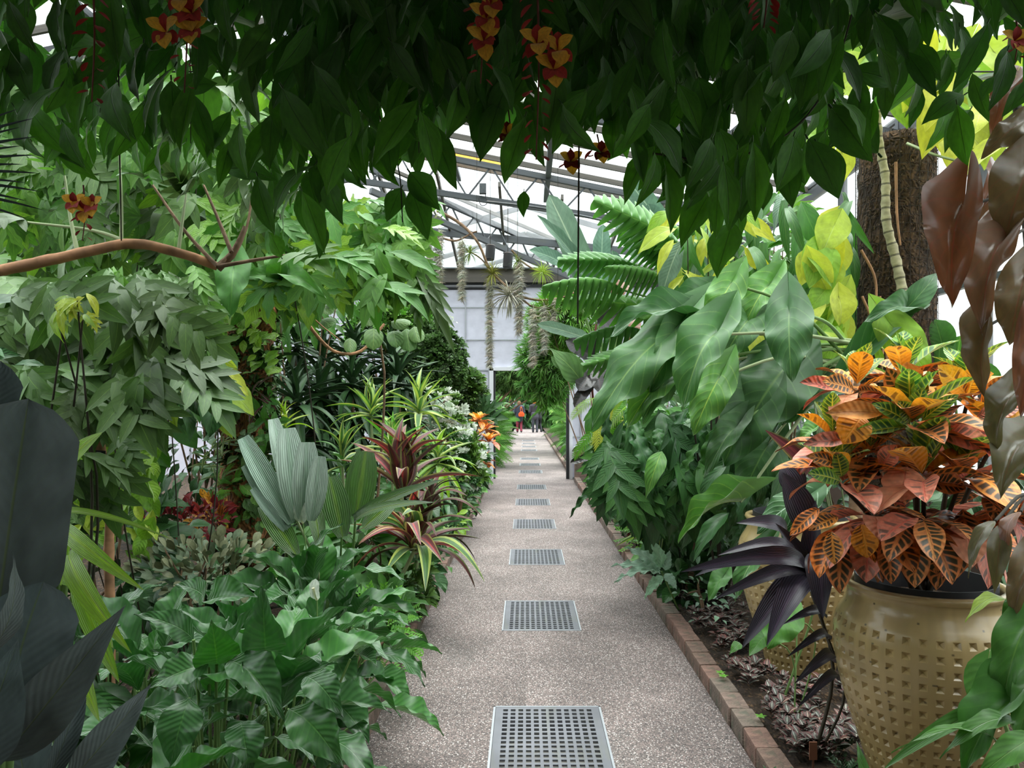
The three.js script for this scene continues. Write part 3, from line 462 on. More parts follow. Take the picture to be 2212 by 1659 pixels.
const stalkGreen = std({ color: 0x6a8a4a, roughness: 0.7 }), stalkPale = std({ color: 0x93a074, roughness: 0.7 }), stalkDark = std({ color: 0x3a3428, roughness: 0.8 }), stalkRed = std({ color: 0x6a3028, roughness: 0.7 });
const barkTex = textures(256, 256, (x, y) => { const n = fbm(x * 8, y * 20, 150, 4), s = vnoise(x * 60, y * 90, 151), k = 0.6 + 0.7 * n; return [136 * k, 108 * k, 84 * k, n * 0.7 + s * 0.3]; });
const matBark = std({ ...barkTex, bumpScale: 0.008, roughness: 0.9 });
const matBarkBrown = std({ ...barkTex, color: new THREE.Color().setRGB(1.9, 1.6, 1.4), bumpScale: 0.004, roughness: 0.9 });
const fibreTex = textures(512, 512, (x, y) => { const n = fbm(x * 10, y * 10, 152, 4), f = vnoise(x * 90 + n * 8, y * 46 + n * 9, 153), k = 0.4 + 0.7 * n * f + 0.25 * f; return [124 * k, 98 * k, 72 * k, f * 0.7 + n * 0.3]; });
const matFibre = std({ ...fibreTex, color: new THREE.Color().setRGB(0.6, 0.56, 0.54), bumpScale: 0.03, roughness: 1 });
const matMossTrunk = std({ ...fibreTex, color: new THREE.Color().setRGB(2.0, 1.4, 0.9), bumpScale: 0.03, roughness: 1 });
const matWire = std({ color: 0x2b2620, roughness: 0.8 });

// ---------------------------------------------------------------- plant building
function leaf(parent, name, geo, mat, B, T, o = {}) {       // B and T in world space; parent carries only a position
  const m = mesh(name, geo, mat, parent), M4 = leafMatrix(B, T, o.face ?? up, o.roll ?? 0, o.w ?? 1);
  M4.decompose(m.position, m.quaternion, m.scale); m.position.sub(parent.position); return m;
}
const petiole = (parent, B, T, r, mat = stalkGreen, name = 'petiole') => { const m = leaf(parent, name, G.tube[0], mat, B, T); const L = B.distanceTo(T); m.scale.set(r, r, L); return m; };
const bentStalk = (parent, pts, r0, r1, mat, name = 'petiole') => mesh(name, stem(pts.map((p) => p.clone().sub(parent.position)), r0, r1, 10, 5), mat, parent);
function stuff(parent, name, geo, mat, mats4, colors) {
  const im = new THREE.InstancedMesh(geo, mat, mats4.length); im.name = name; im.userData.kind = 'stuff';
  const q = new THREE.Matrix4().makeTranslation(-parent.position.x, -parent.position.y, -parent.position.z);
  mats4.forEach((m, i) => { im.setMatrixAt(i, q.clone().multiply(m)); if (colors) im.setColorAt(i, colors(i)); });
  parent.add(im); return im;
}
const tone = () => { const k = rr(0.55, 1.25); return new THREE.Color().setRGB(k * rr(0.85, 1.15), k, k * rr(0.8, 1.1)); };
// leaves radiating from one point: inner ones upright, outer ones spreading and drooping
function rosette(parent, c, n, L, o) {
  const { geos, mats, tilt = [1.2, -0.3], jitter = 0.2, stalkLen = 0, name = 'leaf', w = 1, az0 = rnd() * 6.28, lift = 0, droopL = 1, face } = o;
  for (let i = 0; i < n; i++) {
    const e = n > 1 ? i / (n - 1) : 0.5, az = az0 + i * 2.399 + rr(-0.2, 0.2), el = lerp(tilt[0], tilt[1], e) + rr(-jitter, jitter), len = rr(0.85, 1.12) * lerp(L[0], L[1], Math.sqrt(e)) ;
    const dir = V(Math.cos(az) * Math.cos(el), Math.sin(el), Math.sin(az) * Math.cos(el)), B = c.clone().add(V(0, lift * (1 - e), 0)).addScaledVector(dir, stalkLen);
    leaf(parent, name, typeof geos === 'function' ? geos(e) : pick(geos), typeof mats === 'function' ? mats(e) : pick(mats), B, B.clone().addScaledVector(dir, len), { face: el > 1.0 ? V(-Math.cos(az), 0.4, -Math.sin(az)).normalize() : up, roll: rr(-0.25, 0.25), w: w * rr(0.9, 1.15) });
  }
}
// stalked clump rising from the soil (peace lily habit)
function clump(parent, n, h, R, L, o) {
  const b = parent.position, { geos, mats, tilt = [1.1, -0.7], pr = 0.005, stalkMat = stalkGreen, ex = 1, az = [0, 6.283] } = o;
  for (let i = 0; i < n; i++) {
    const e = Math.pow((i + 0.5) / n, 0.8), a = az[0] + ((i * 2.399 + rr(-0.3, 0.3)) % 6.283) / 6.283 * (az[1] - az[0]), c = Math.cos(a), s = Math.sin(a), el = lerp(tilt[0], tilt[1], e) + rr(-0.25, 0.25), len = L * rr(0.8, 1.15);
    const foot = b.clone().add(V(rr(-0.03, 0.03), 0, rr(-0.03, 0.03))), B = b.clone().add(V(c * R * e * rr(0.8, 1.1), h * (1 - 0.55 * e * e) * rr(0.88, 1.1), s * R * e * ex)), T = B.clone().add(V(c * Math.cos(el), Math.sin(el), s * Math.cos(el)).multiplyScalar(len));
    leaf(parent, 'leaf', pick(geos), typeof mats === 'function' ? mats(e) : pick(mats), B, T, { face: el > 0.9 ? V(-c, 0.5, -s).normalize() : up, roll: rr(-0.35, 0.35), w: rr(0.9, 1.15) });
    if (pr) petiole(parent, foot, B, pr, stalkMat);
  }
}
// leafy mass: an ellipsoid of leaves; the ones facing the viewer are parts, the rest one foliage part
function bush(name, label, category, c, r, o) {
  const foot = o.foot ?? V(c.x, SOIL - 0.03, c.z), t = thing(name, label, category, foot, o.group), all = [], geos = o.geos, n = o.n ?? 60;
  for (let i = 0; i < n + (o.more ?? 0); i++) {
    const th = rnd() * 6.283, cz = rr(-1, 1), s = Math.sqrt(1 - cz * cz), q = Math.pow(rnd(), 0.4), out = V(Math.cos(th) * s, cz, Math.sin(th) * s), p = c.clone().add(V(out.x * r[0] * q, out.y * r[1] * q, out.z * r[2] * q));
    const d = out.clone().multiplyScalar(o.spread ?? 0.8).add(V(rr(-0.5, 0.5), (o.droop ?? -0.5) + rr(-0.3, 0.3), rr(-0.3, 0.6))).normalize(), L = rr(o.L[0], o.L[1]);
    all.push({ B: p, T: p.clone().addScaledVector(d, L), near: p.z * 0.8 + q, L });
  }
  all.sort((a, b) => b.near - a.near);
  const fc = () => V(rr(-0.6, 0.6), o.faceUp ?? 0.7, rr(0.1, 0.9)).normalize();
  all.slice(0, n).forEach((k) => leaf(t, o.part ?? 'leaf', pick(geos), pick(o.mats), k.B, k.T, { face: fc(), roll: rr(-0.4, 0.4), w: rr(0.85, 1.15) }));
  const rest = all.slice(n); if (rest.length) stuff(t, 'foliage', o.lowGeo ?? geos[0], o.mats[0], rest.map((k) => leafMatrix(k.B, k.T, fc(), rr(-0.4, 0.4))), tone);
  if (o.stems !== 0) {
    const gs = []; for (let i = 0; i < (o.stems ?? 4); i++) { const e = c.clone().add(V(rr(-0.6, 0.6) * r[0], rr(-0.2, 0.6) * r[1], rr(-0.6, 0.6) * r[2])), m = foot.clone().lerp(e, 0.5).add(V(rr(-0.1, 0.1), 0.1, rr(-0.1, 0.1))); gs.push(stem([foot, m, e].map((p) => p.clone().sub(foot)), o.sr ?? 0.014, 0.005, 8, 5)); }
    mesh('stem', mergeGeometries(gs), o.stemMat ?? matBark, t);
  }
  return t;
}
// ---------------------------------------------------------------- placing leaves by bearing and distance
const WID = { vine: 0.34, spath: 0.4, lance: 0.26, wavy: 0.25, strap: 0.11, blade: 0.17, heart: 0.82, arrow: 0.47, paddle: 0.4, banana: 0.24, round: 0.95, croton: 0.36, pinn: 0.7, monst: 0.55, pleat: 0.26, papaya: 1, fishtail: 0.9, fern: 0.5, palm: 0.7, small: 0.5, palmate: 1, jade: 0.55 };
const toEye = (p) => V(-p.x, EYE - p.y, -p.z).normalize();
// list rows: [shape, material, base px, py, d, tip px, py, d, width px, roll, variant]
function leaves(parent, rows, name = 'leaf', lean = 0.35) {
  return rows.map(([g, m, bx, by, bd, tx, ty, td, wp, roll = 0, v]) => {
    const B = at(bx, by, bd), T = at(tx, ty, td), L = B.distanceTo(T), w = wp * (bd + td) / 2 / F / (L * WID[g]);
    return leaf(parent, name, G[g][v ?? Math.floor(rnd() * G[g].length)], Array.isArray(m) ? pick(m) : m, B, T, { face: toEye(B).add(V(0, lean, 0)).normalize(), roll, w });
  });
}
// a mass of leaves inside a bearing window and a range of distances; angles in degrees, 0 = right, 90 = down
function mass(parent, n, [x0, x1, y0, y1], [d0, d1], [l0, l1], [a0, a1], geos, mats, o = {}) {
  const pts = [];
  for (let i = 0; i < n; i++) {
    let px, py, k = 0; do { px = rr(x0, x1); py = rr(y0, y1); } while (o.inside && !o.inside(px, py) && ++k < 20);
    const d = rr(d0, d1), B = at(px, py, d), a = rr(a0, a1) * Math.PI / 180, L = rr(l0, l1) * d / F, dz = rr(-0.35, 0.45);
    const T = B.clone().add(V(Math.cos(a), -Math.sin(a), dz).normalize().multiplyScalar(L));
    leaf(parent, o.name ?? 'leaf', pick(geos), pick(mats), B, T, { face: toEye(B).add(V(rr(-0.7, 0.7), rr(0.1, 1.1), 0)).normalize(), roll: rr(-0.5, 0.5), w: (o.w ?? 1) * rr(0.85, 1.15) });
    pts.push(B);
  }
  if (o.stems) { const f = parent.position; mesh('stem', mergeGeometries(pts.filter((_, i) => i % Math.ceil(n / o.stems) === 0).map((p) => { const q = p.clone().sub(f), m = q.clone().multiplyScalar(0.5).add(V(rr(-0.15, 0.15), rr(0, 0.2), rr(-0.1, 0.1))); return stem([V(0, 0, 0), m, q], o.sr ?? 0.008, 0.003, 8, 5); })), o.stemMat ?? stalkDark, parent); }
  return pts;
}
const ground = (px, d, y = SOIL - 0.03) => V(bedX((px - VX) * d / F, d), y, -d);
const soil = (x, d) => V(x, SOIL - 0.03, -d);

// ================================================================ LEFT OF THE PATH
reseed(101);
{ // large dark leaves at the lower left, close to the viewer
  const t = thing('bird_of_paradise_plant', 'dark grey-green broad paddle leaves very close at the lower left edge', 'plant', soil(-0.78, 1.05));
  leaves(t, [
    ['paddle', M.strel[0], -10, 1360, 1.0, 62, 862, 1.1, 215, 0, 0], ['paddle', M.strel[1], 20, 1620, 0.95, 95, 1256, 1.0, 205, -0.3, 1],
    ['lance', M.strel[0], 0, 1645, 0.9, 272, 1306, 0.95, 120, 0.25, 0], ['lance', M.strel[2], 140, 1700, 0.9, 328, 1475, 0.98, 78, 0.3, 0], ['lance', M.strel[2], -30, 1420, 0.85, 25, 1192, 0.88, 52, 0.6, 1],
    ['blade', M.strel[1], 95, 1700, 0.92, 178, 1440, 1.0, 52, 0.5, 0], ['lance', M.strel[1], -60, 1690, 0.85, 40, 1380, 0.9, 130, 0, 0], ['lance', M.strel[0], 190, 1700, 0.95, 266, 1612, 1.0, 40, 0, 0],
    ['paddle', M.strel[1], -120, 1500, 1.2, -60, 1080, 1.3, 180, 0, 0], ['lance', M.strel[1], 60, 1720, 1.0, 20, 1540, 1.1, 120, 0, 1], ['paddle', M.strel[1], -70, 1000, 1.05, 2, 780, 1.1, 90, 0.4, 0],
  ]);
  for (const [x, y, d] of [[-10, 1360, 1], [20, 1620, 0.95], [0, 1645, 0.9], [140, 1700, 0.9], [-30, 1420, 0.85]]) petiole(t, t.position, at(x, y, d), 0.006, stalkGreen);
}
{ // lime strap leaves behind them
  const t = thing('ginger_plant', 'bright lime-green strap leaves arching behind the dark foreground leaves', 'plant', soil(-0.98, 1.55));
  leaves(t, [
    ['blade', M.lime[0], 112, 1122, 1.5, 132, 1266, 1.42, 66, 0, 1], ['blade', M.lime[0], 140, 1142, 1.5, 312, 1276, 1.42, 40, 0.3, 1], ['blade', M.lime[0], 148, 1192, 1.45, 285, 1412, 1.36, 48, 0.3, 1],
    ['strap', M.lime[0], 95, 1112, 1.5, 372, 1165, 1.5, 15, 0, 1], ['blade', M.lime[0], 112, 1045, 1.5, 222, 933, 1.6, 40, -0.3, 0], ['blade', M.lime[1], 165, 1260, 1.45, 258, 1475, 1.4, 44, 0.2, 0],
    ['blade', M.lime[1], 70, 1236, 1.5, 205, 1282, 1.45, 34, 0, 0], ['blade', M.lime[1], 160, 1300, 1.5, 245, 1400, 1.5, 44, 0, 1], ['blade', M.lime[0], 140, 1400, 1.5, 215, 1560, 1.45, 38, 0, 1], ['blade', M.lime[1], 90, 1150, 1.5, 60, 1300, 1.5, 40, 0, 0],
  ]);
  for (const [x, y] of [[112, 1122], [140, 1142], [148, 1192], [112, 1045], [165, 1260], [140, 1400]]) bentStalk(t, [t.position, at(130, 1420, 1.56), at(x, y, 1.5)], 0.008, 0.005, stalkGreen, 'stalk');
}
{ // peace lilies
  const lily = (label, x, d, n, h, R, L, flowers = [], o = {}) => {
    const t = thing('peace_lily', label, 'plant', soil(x, d), 'peace lilies along the left edge of the path');
    clump(t, Math.round(n * 0.9), h, R, L * 1.15, { geos: G.spath, mats: (e) => (rnd() < 0.18 ? M.spath[3] : pick([M.spath[0], M.spath[0], M.spath[1], M.spath[2]])), tilt: o.tilt ?? [1.15, -0.75] });
    for (const [px, py, fd, H] of flowers) {
      const top = at(px, py, fd), B = top.clone().add(V(0.005, -H, 0)); bentStalk(t, [t.position, t.position.clone().lerp(B, 0.6).add(V(0.02, 0.06, 0)), B], 0.004, 0.003, stalkGreen, 'flower_stalk');
      leaf(t, 'spathe', G.paddle[1], M.white[0], B, top, { face: V(-0.25, 0.1, 1).normalize(), w: 1.25 });
      petiole(t, B, B.clone().add(V(-0.012, H * 0.6, 0.012)), 0.006, std({ color: 0xe6dfb8, roughness: 0.8 }), 'spadix');
    }
    return t;
  };
  const first = lily('nearest peace lily with glossy dark leaves radiating from a bright upright centre leaf', -0.98, 2.35, 20, 0.54, 0.3, 0.27);
  const S = (m, bx, by, tx, ty, w, d = 2.2) => ['spath', M.spath[m], bx, by, d, tx, ty, d - 0.1, w, rr(-0.15, 0.15)];
  leaves(first, [S(3, 468, 1436, 457, 1338, 96, 2.25), S(0, 574, 1406, 566, 1262, 88, 2.3), S(0, 495, 1428, 614, 1560, 90), S(2, 451, 1436, 320, 1488, 80), S(0, 408, 1508, 366, 1658, 90, 2.1), S(0, 418, 1382, 290, 1326, 62, 2.3), S(2, 624, 1532, 742, 1660, 100, 2.15), S(0, 660, 1462, 742, 1552, 76, 2.2), S(2, 447, 1300, 560, 1290, 70, 2.4), S(0, 440, 1296, 376, 1262, 60, 2.45), S(0, 520, 1560, 540, 1680, 80, 2.1)], 'leaf', 0.6);
  for (const [x, y] of [[468, 1436], [574, 1406], [495, 1428], [451, 1436], [408, 1508], [418, 1382], [624, 1532]]) petiole(first, first.position, at(x, y, 2.23), 0.005);
  lily('peace lily drooping over the path edge at the bottom, nearest the first grating', -0.84, 2.5, 28, 0.5, 0.26, 0.3, [], { tilt: [0.9, -0.95] });
  lily('peace lily behind the nearest one, at the left below the jade plant', -1.36, 2.75, 22, 0.52, 0.3, 0.27);
  lily('peace lily with a half-open pale bud, in the middle of the clump', -0.9, 3.05, 26, 0.5, 0.3, 0.26, [[682, 1250, 3.0, 0.085]]);
  lily('tallest peace lily with an open white flower, beside the silvery palm leaf', -1.02, 3.55, 26, 0.6, 0.28, 0.3, [[652, 1070, 3.5, 0.13]]);
  lily('peace lily touching the path between the big clump and the red cordyline', -0.86, 3.55, 22, 0.42, 0.26, 0.24);
  lily('low peace lily under the silvery palm, its leaves tipped with light', -1.1, 2.9, 20, 0.5, 0.26, 0.26);
  lily('peace lily at the far left beside the thin brown trunk', -1.65, 2.95, 18, 0.5, 0.3, 0.28);
  lily('shaded peace lily low in the bottom foreground', -0.98, 1.95, 18, 0.38, 0.25, 0.27, [], { tilt: [0.7, -0.9] });
}
{ // pleated palms
  const t = thing('silver_palm', 'silvery blue-green palm with broad pleated leaflets, behind the white flower', 'palm', soil(-1.1, 3.75));
  leaves(t, [['pleat', M.silver[0], 640, 1120, 3.5, 620, 925, 3.5, 62, 0], ['pleat', M.silver[0], 655, 1120, 3.5, 662, 955, 3.45, 60, 0.2], ['pleat', M.silver[1], 630, 1130, 3.5, 525, 945, 3.5, 46, -0.2], ['pleat', M.silver[1], 625, 1140, 3.5, 528, 1005, 3.5, 30, -0.3], ['pleat', M.silver[0], 672, 1125, 3.5, 690, 985, 3.45, 46, 0.3], ['pleat', M.silver[1], 620, 1150, 3.5, 545, 1055, 3.45, 22, -0.3], ['pleat', M.silver[0], 635, 1100, 3.5, 590, 905, 3.55, 40, 0]], 'leaflet');
  bentStalk(t, [t.position, at(690, 1250, 3.6), at(635, 1110, 3.5)], 0.01, 0.006, stalkPale);
  const u = thing('pleated_palm', 'dark green palm with blunt pleated leaf blades lit from behind, beside the red cordyline', 'palm', soil(-0.95, 4.0));
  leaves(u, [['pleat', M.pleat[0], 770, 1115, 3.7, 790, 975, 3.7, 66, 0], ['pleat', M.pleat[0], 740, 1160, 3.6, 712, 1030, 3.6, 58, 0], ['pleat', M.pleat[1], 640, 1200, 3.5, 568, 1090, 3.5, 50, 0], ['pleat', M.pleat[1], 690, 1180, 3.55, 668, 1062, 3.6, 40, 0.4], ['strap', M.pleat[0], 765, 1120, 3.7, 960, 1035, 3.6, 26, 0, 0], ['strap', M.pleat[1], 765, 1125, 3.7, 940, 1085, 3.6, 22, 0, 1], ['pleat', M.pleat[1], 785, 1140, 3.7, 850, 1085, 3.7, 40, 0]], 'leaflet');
  bentStalk(u, [u.position, at(760, 1240, 3.85), at(768, 1118, 3.7)], 0.01, 0.006, stalkGreen); bentStalk(u, [u.position, at(735, 1260, 3.8), at(738, 1160, 3.6)], 0.008, 0.005, stalkGreen);
}
reseed(131);
{ // red-striped cordylines
  const ti = (label, px, py, d, n, L, tilt, mats) => { const c = at(px, py, d), t = thing('red_cordyline', label, 'plant', V(bedX(c.x), SOIL - 0.03, c.z)); mesh('stem', stem([V(0, 0, 0), V(0.01, (c.y - SOIL) / 2, 0), V(c.x - bedX(c.x), c.y - SOIL + 0.03, 0)], 0.016, 0.014, 6, 6), stalkPale, t); rosette(t, c, n, L, { geos: G.blade, mats, tilt, w: 0.9 }); };
  ti('red cordyline with upright crimson and yellow striped leaves behind the green palm blade', 868, 1065, 5.4, 24, [0.48, 0.6], [1.5, 0.35], [M.redstripe[0], M.redplum[0], M.redplum[1], M.redstripe[1]]);
  ti('spreading red and cream cordyline leaning over the left edge of the path', 895, 1190, 4.9, 44, [0.36, 0.52], [1.45, -0.5], [M.redstripe[0], M.redplum[0], M.redplum[2], M.drac[0], M.redstripe[2]]);
  ti('small plum-coloured cordyline between the two red ones', 930, 1095, 5.9, 16, [0.32, 0.46], [1.0, -0.2], [M.redplum[2], M.redplum[0]]);
}
{ // variegated dracaenas
  const dr = (label, px, py, d, n, L, mats, tilt = [1.35, -0.5]) => { const c = at(px, py, d), t = thing('variegated_dracaena', label, 'plant', V(bedX(c.x), SOIL - 0.03, c.z)); mesh('stem', stem([V(0, 0, 0), V(0.02, (c.y - SOIL) / 2, 0), V(c.x - bedX(c.x), c.y - SOIL + 0.03, 0)], 0.014, 0.012, 6, 6), stalkPale, t); rosette(t, c, n, L, { geos: G.strap, mats, tilt, w: 1.15, lift: 0.1 }); };
  dr('yellow-edged dracaena rosette in front of the dark drooping dracaenas', 802, 905, 6.9, 22, [0.3, 0.46], [...M.drac, M.dracYellow[1]]);
  dr('brightest yellow-centred dracaena rosette beside the white-flowered shrub', 905, 900, 6.9, 24, [0.32, 0.5], [M.drac[0], M.dracYellow[0], M.dracYellow[0]]);
  dr('pale green dracaena below the yellow ones, above the red cordyline', 845, 985, 6.3, 26, [0.28, 0.42], [M.drac[0], M.lime[1], M.fern[0]]);
  dr('weeping pale dracaena close to the path beyond the red cordyline', 945, 1010, 6.6, 28, [0.3, 0.45], [M.drac[1], M.lime[1], M.drac[0]], [0.9, -0.9]);
  dr('small yellow-green dracaena against the mossy trunk', 615, 935, 5.6, 16, [0.16, 0.26], [M.gold[1], M.lime[0]]);
  dr('green dracaena behind the pleated palm blades', 740, 1010, 5.9, 20, [0.26, 0.4], [M.drac[0], M.green[0]]);
}
{ // dark drooping dracaenas
  reseed(141);
  const spots = [[640, 770, 8.6, 'leftmost dark dracaena, stiff leaves against the pale panels'], [700, 800, 8.2, 'dark dracaena right of the stiff one, arching leaves'], [770, 790, 8.8, 'dark dracaena in the middle of the dark clump'], [845, 800, 8.8, 'dark dracaena at the right end of the clump, pale leaf stripes'], [690, 880, 7.6, 'lower dark dracaena left of the yellow-edged rosette'], [760, 860, 7.8, 'lower dark dracaena directly behind the yellow-edged rosette'], [860, 850, 8.4, 'lower dark dracaena behind the brightest yellow rosette'], [640, 900, 7, 'dark dracaena low beside the mossy trunk']];
  for (const [px, py, d, label] of spots) {
    const c = at(px, py, d), t = thing('dark_dracaena', label, 'plant', V(bedX(c.x), SOIL - 0.03, c.z), 'dark drooping dracaenas');
    mesh('stem', stem([V(0, 0, 0), V(0.05, (c.y - SOIL) / 2, 0), V(0, c.y - SOIL + 0.03, 0)], 0.025, 0.018, 6, 6), matBark, t);
    rosette(t, c.clone().add(V(0, 0.05, 0)), 36, [0.34, 0.66], { geos: G.strap, mats: M.dracDark, tilt: [1.2, -1.2], w: 1.1, lift: 0.12, jitter: 0.3 });
    rosette(t, c.clone().add(V(0, -0.28, 0)), 30, [0.4, 0.66], { geos: G.strap, mats: M.dracDark, tilt: [0.3, -1.3], w: 1.1, jitter: 0.3 });
  }
}
{ // shrubs towards the doorway
  reseed(151);
  bush('white_flowered_shrub', 'loose shrub covered in tiny white flowers beside the path', 'shrub', at(950, 925, 9.2), [0.42, 0.5, 0.4], { geos: G.tuft, mats: [M.white[0], M.shrub[2]], n: 170, more: 220, L: [0.05, 0.09], droop: 0.2, part: 'sprig' });
  bush('white_flowered_shrub', 'lower white-speckled shrub just left of the orange crotons', 'shrub', at(985, 1000, 8.6), [0.36, 0.4, 0.4], { geos: G.tuft, mats: [M.shrub[2], M.white[0], M.deep[2]], n: 120, more: 200, L: [0.06, 0.1], droop: 0.2, part: 'sprig' });
  bush('conifer_shrub', 'dense dark fine-needled shrub left of the doorway', 'shrub', at(930, 785, 12.2), [0.6, 0.66, 0.5], { geos: G.tuft, mats: [M.shrub[3], M.shrub[1], M.round[2]], n: 260, more: 1300, L: [0.05, 0.1], droop: 0.1, part: 'sprig', stems: 5, sr: 0.03 });
  bush('fine_leaved_tree', 'airy light green fine-leaved tree above the dark conifer shrub', 'tree', at(855, 705, 12.6), [0.85, 0.5, 0.6], { geos: G.tuft, mats: [M.shrub[2], M.fern[0]], n: 160, more: 500, L: [0.08, 0.14], droop: 0.1, part: 'sprig', stems: 5, sr: 0.03 });
  bush('grey_leaved_shrub', 'grey-green small-leaved shrub against the left door jamb', 'shrub', at(1012, 855, 12.8), [0.28, 0.45, 0.3], { geos: G.tuft, mats: [M.shrub[0], M.round[2]], n: 140, more: 360, L: [0.08, 0.14], droop: 0.1, part: 'sprig' });
  const k = thing('split_leaf_philodendron', 'dark deeply cut fingered leaves spreading in front of the left door jamb', 'plant', ground(1035, 13));
  leaves(k, [['pinn', M.deep[1], 1030, 900, 12.6, 1100, 905, 12.4, 60], ['pinn', M.deep[1], 1030, 900, 12.6, 1062, 850, 12.6, 48], ['pinn', M.deep[1], 1032, 902, 12.6, 1090, 868, 12.5, 46], ['pinn', M.deep[1], 1030, 904, 12.6, 1075, 935, 12.3, 46], ['pinn', M.deep[1], 1028, 904, 12.6, 1010, 935, 12.3, 40]]);
  petiole(k, k.position, at(1030, 900, 12.6), 0.015, stalkDark);
  const crot = (label, px, py, d, n) => { const c = at(px, py, d), t = thing('small_croton', label, 'plant', V(bedX(c.x), SOIL - 0.03, c.z), 'orange crotons left of the doorway'); mesh('stem', stem([V(0, 0, 0), V(0.0, (c.y - SOIL) / 2, 0), V(c.x - bedX(c.x), c.y - SOIL, 0)], 0.012, 0.008, 6, 5), matBark, t); rosette(t, c, n, [0.14, 0.28], { geos: G.croton, mats: (e) => (e < 0.4 ? M.c_yellow[0] : pick([M.c_orange[0], M.c_pink[0], M.c_dark[0], M.c_orange[1]])), tilt: [1.2, -0.5], w: 1.1 }); };
  crot('topmost orange croton rosette by the left door jamb', 1035, 910, 11.6, 14); crot('second orange croton rosette by the left door jamb', 1048, 930, 12.2, 14); crot('reddest croton rosette, with yellow tips, by the left door jamb', 1055, 955, 11.8, 16); crot('lowest croton rosette with dark leaves near the path', 1042, 1000, 11.4, 14);
  bush('dark_lobed_shrub', 'dark blue-green lobed foliage under the orange crotons', 'shrub', at(1005, 1000, 9.6), [0.34, 0.36, 0.4], { geos: G.pinn, mats: M.deep, n: 60, L: [0.14, 0.24], droop: -0.6 });
}
{ // low plants spilling over the left brick edge
  reseed(161);
  const low = [[4.15, 'fern', 'low feathery plant on the brick edge beside the second grating'], [4.55, 'green', 'low leafy plant on the left brick edge below the spreading cordyline'], [5.1, 'shrub', 'low dark fine-leaved plant at the foot of the spreading cordyline'], [5.7, 'deep', 'low dark plant on the left edge beside the third grating'], [6.4, 'green', 'low green plant on the left edge between the third and fourth gratings'], [7.2, 'deep', 'dark bushy plant on the left edge beside the fourth grating'], [8, 'limeheart', 'pale trailing plant on the left edge past the fourth grating'], [8.9, 'green', 'leafy green plant on the left edge beside the fifth grating'], [9.8, 'deep', 'dark trailing plant on the left edge under the crotons'], [10.9, 'green', 'green mound on the left edge past the crotons'], [12.2, 'deep', 'dark mound on the left edge near the doorway'], [13.6, 'fern', 'light green mound on the left edge at the doorway']];
  for (const [d, m, label] of low) bush('edge_plant', label, 'plant', V(PL - 0.12, 0.2 + d * 0.006, -d), [0.2, 0.2, 0.4], { geos: m === 'fern' ? G.sprig : m === 'shrub' ? G.tuft : m === 'limeheart' ? G.heart : [...G.vine, ...G.heart], mats: M[m], n: 60, L: m === 'shrub' || m === 'limeheart' ? [0.05, 0.09] : [0.08, 0.15], droop: -0.1, faceUp: 1, stems: 2, foot: V(PL - 0.2, SOIL - 0.02, -d), group: 'low plants on the left path edge' });
}
{ // jade plant and red coleus
  reseed(171);
  bush('jade_plant', 'jade plant with many small plump rounded leaves behind the peace lilies', 'succulent', at(445, 1225, 3.9), [0.36, 0.17, 0.26], { geos: G.jade, mats: M.jade, n: 290, L: [0.05, 0.08], droop: 0.5, faceUp: 0.9, stems: 7, sr: 0.007 });
  bush('red_coleus', 'low mass of dark crimson crinkled leaves behind the jade plant', 'plant', at(395, 1130, 5), [0.34, 0.16, 0.25], { geos: G.small, mats: M.coleus.slice(0, 2), n: 220, L: [0.05, 0.09], droop: 0.1, faceUp: 0.8 });
  bush('orange_coleus', 'small orange and red leaved plant at the foot of the mossy trunk', 'plant', at(462, 1120, 5.1), [0.13, 0.13, 0.13], { geos: G.croton, mats: [M.c_orange[0], M.c_yellow[0], M.coleus[2]], n: 40, L: [0.07, 0.12], droop: 0.3 });
}
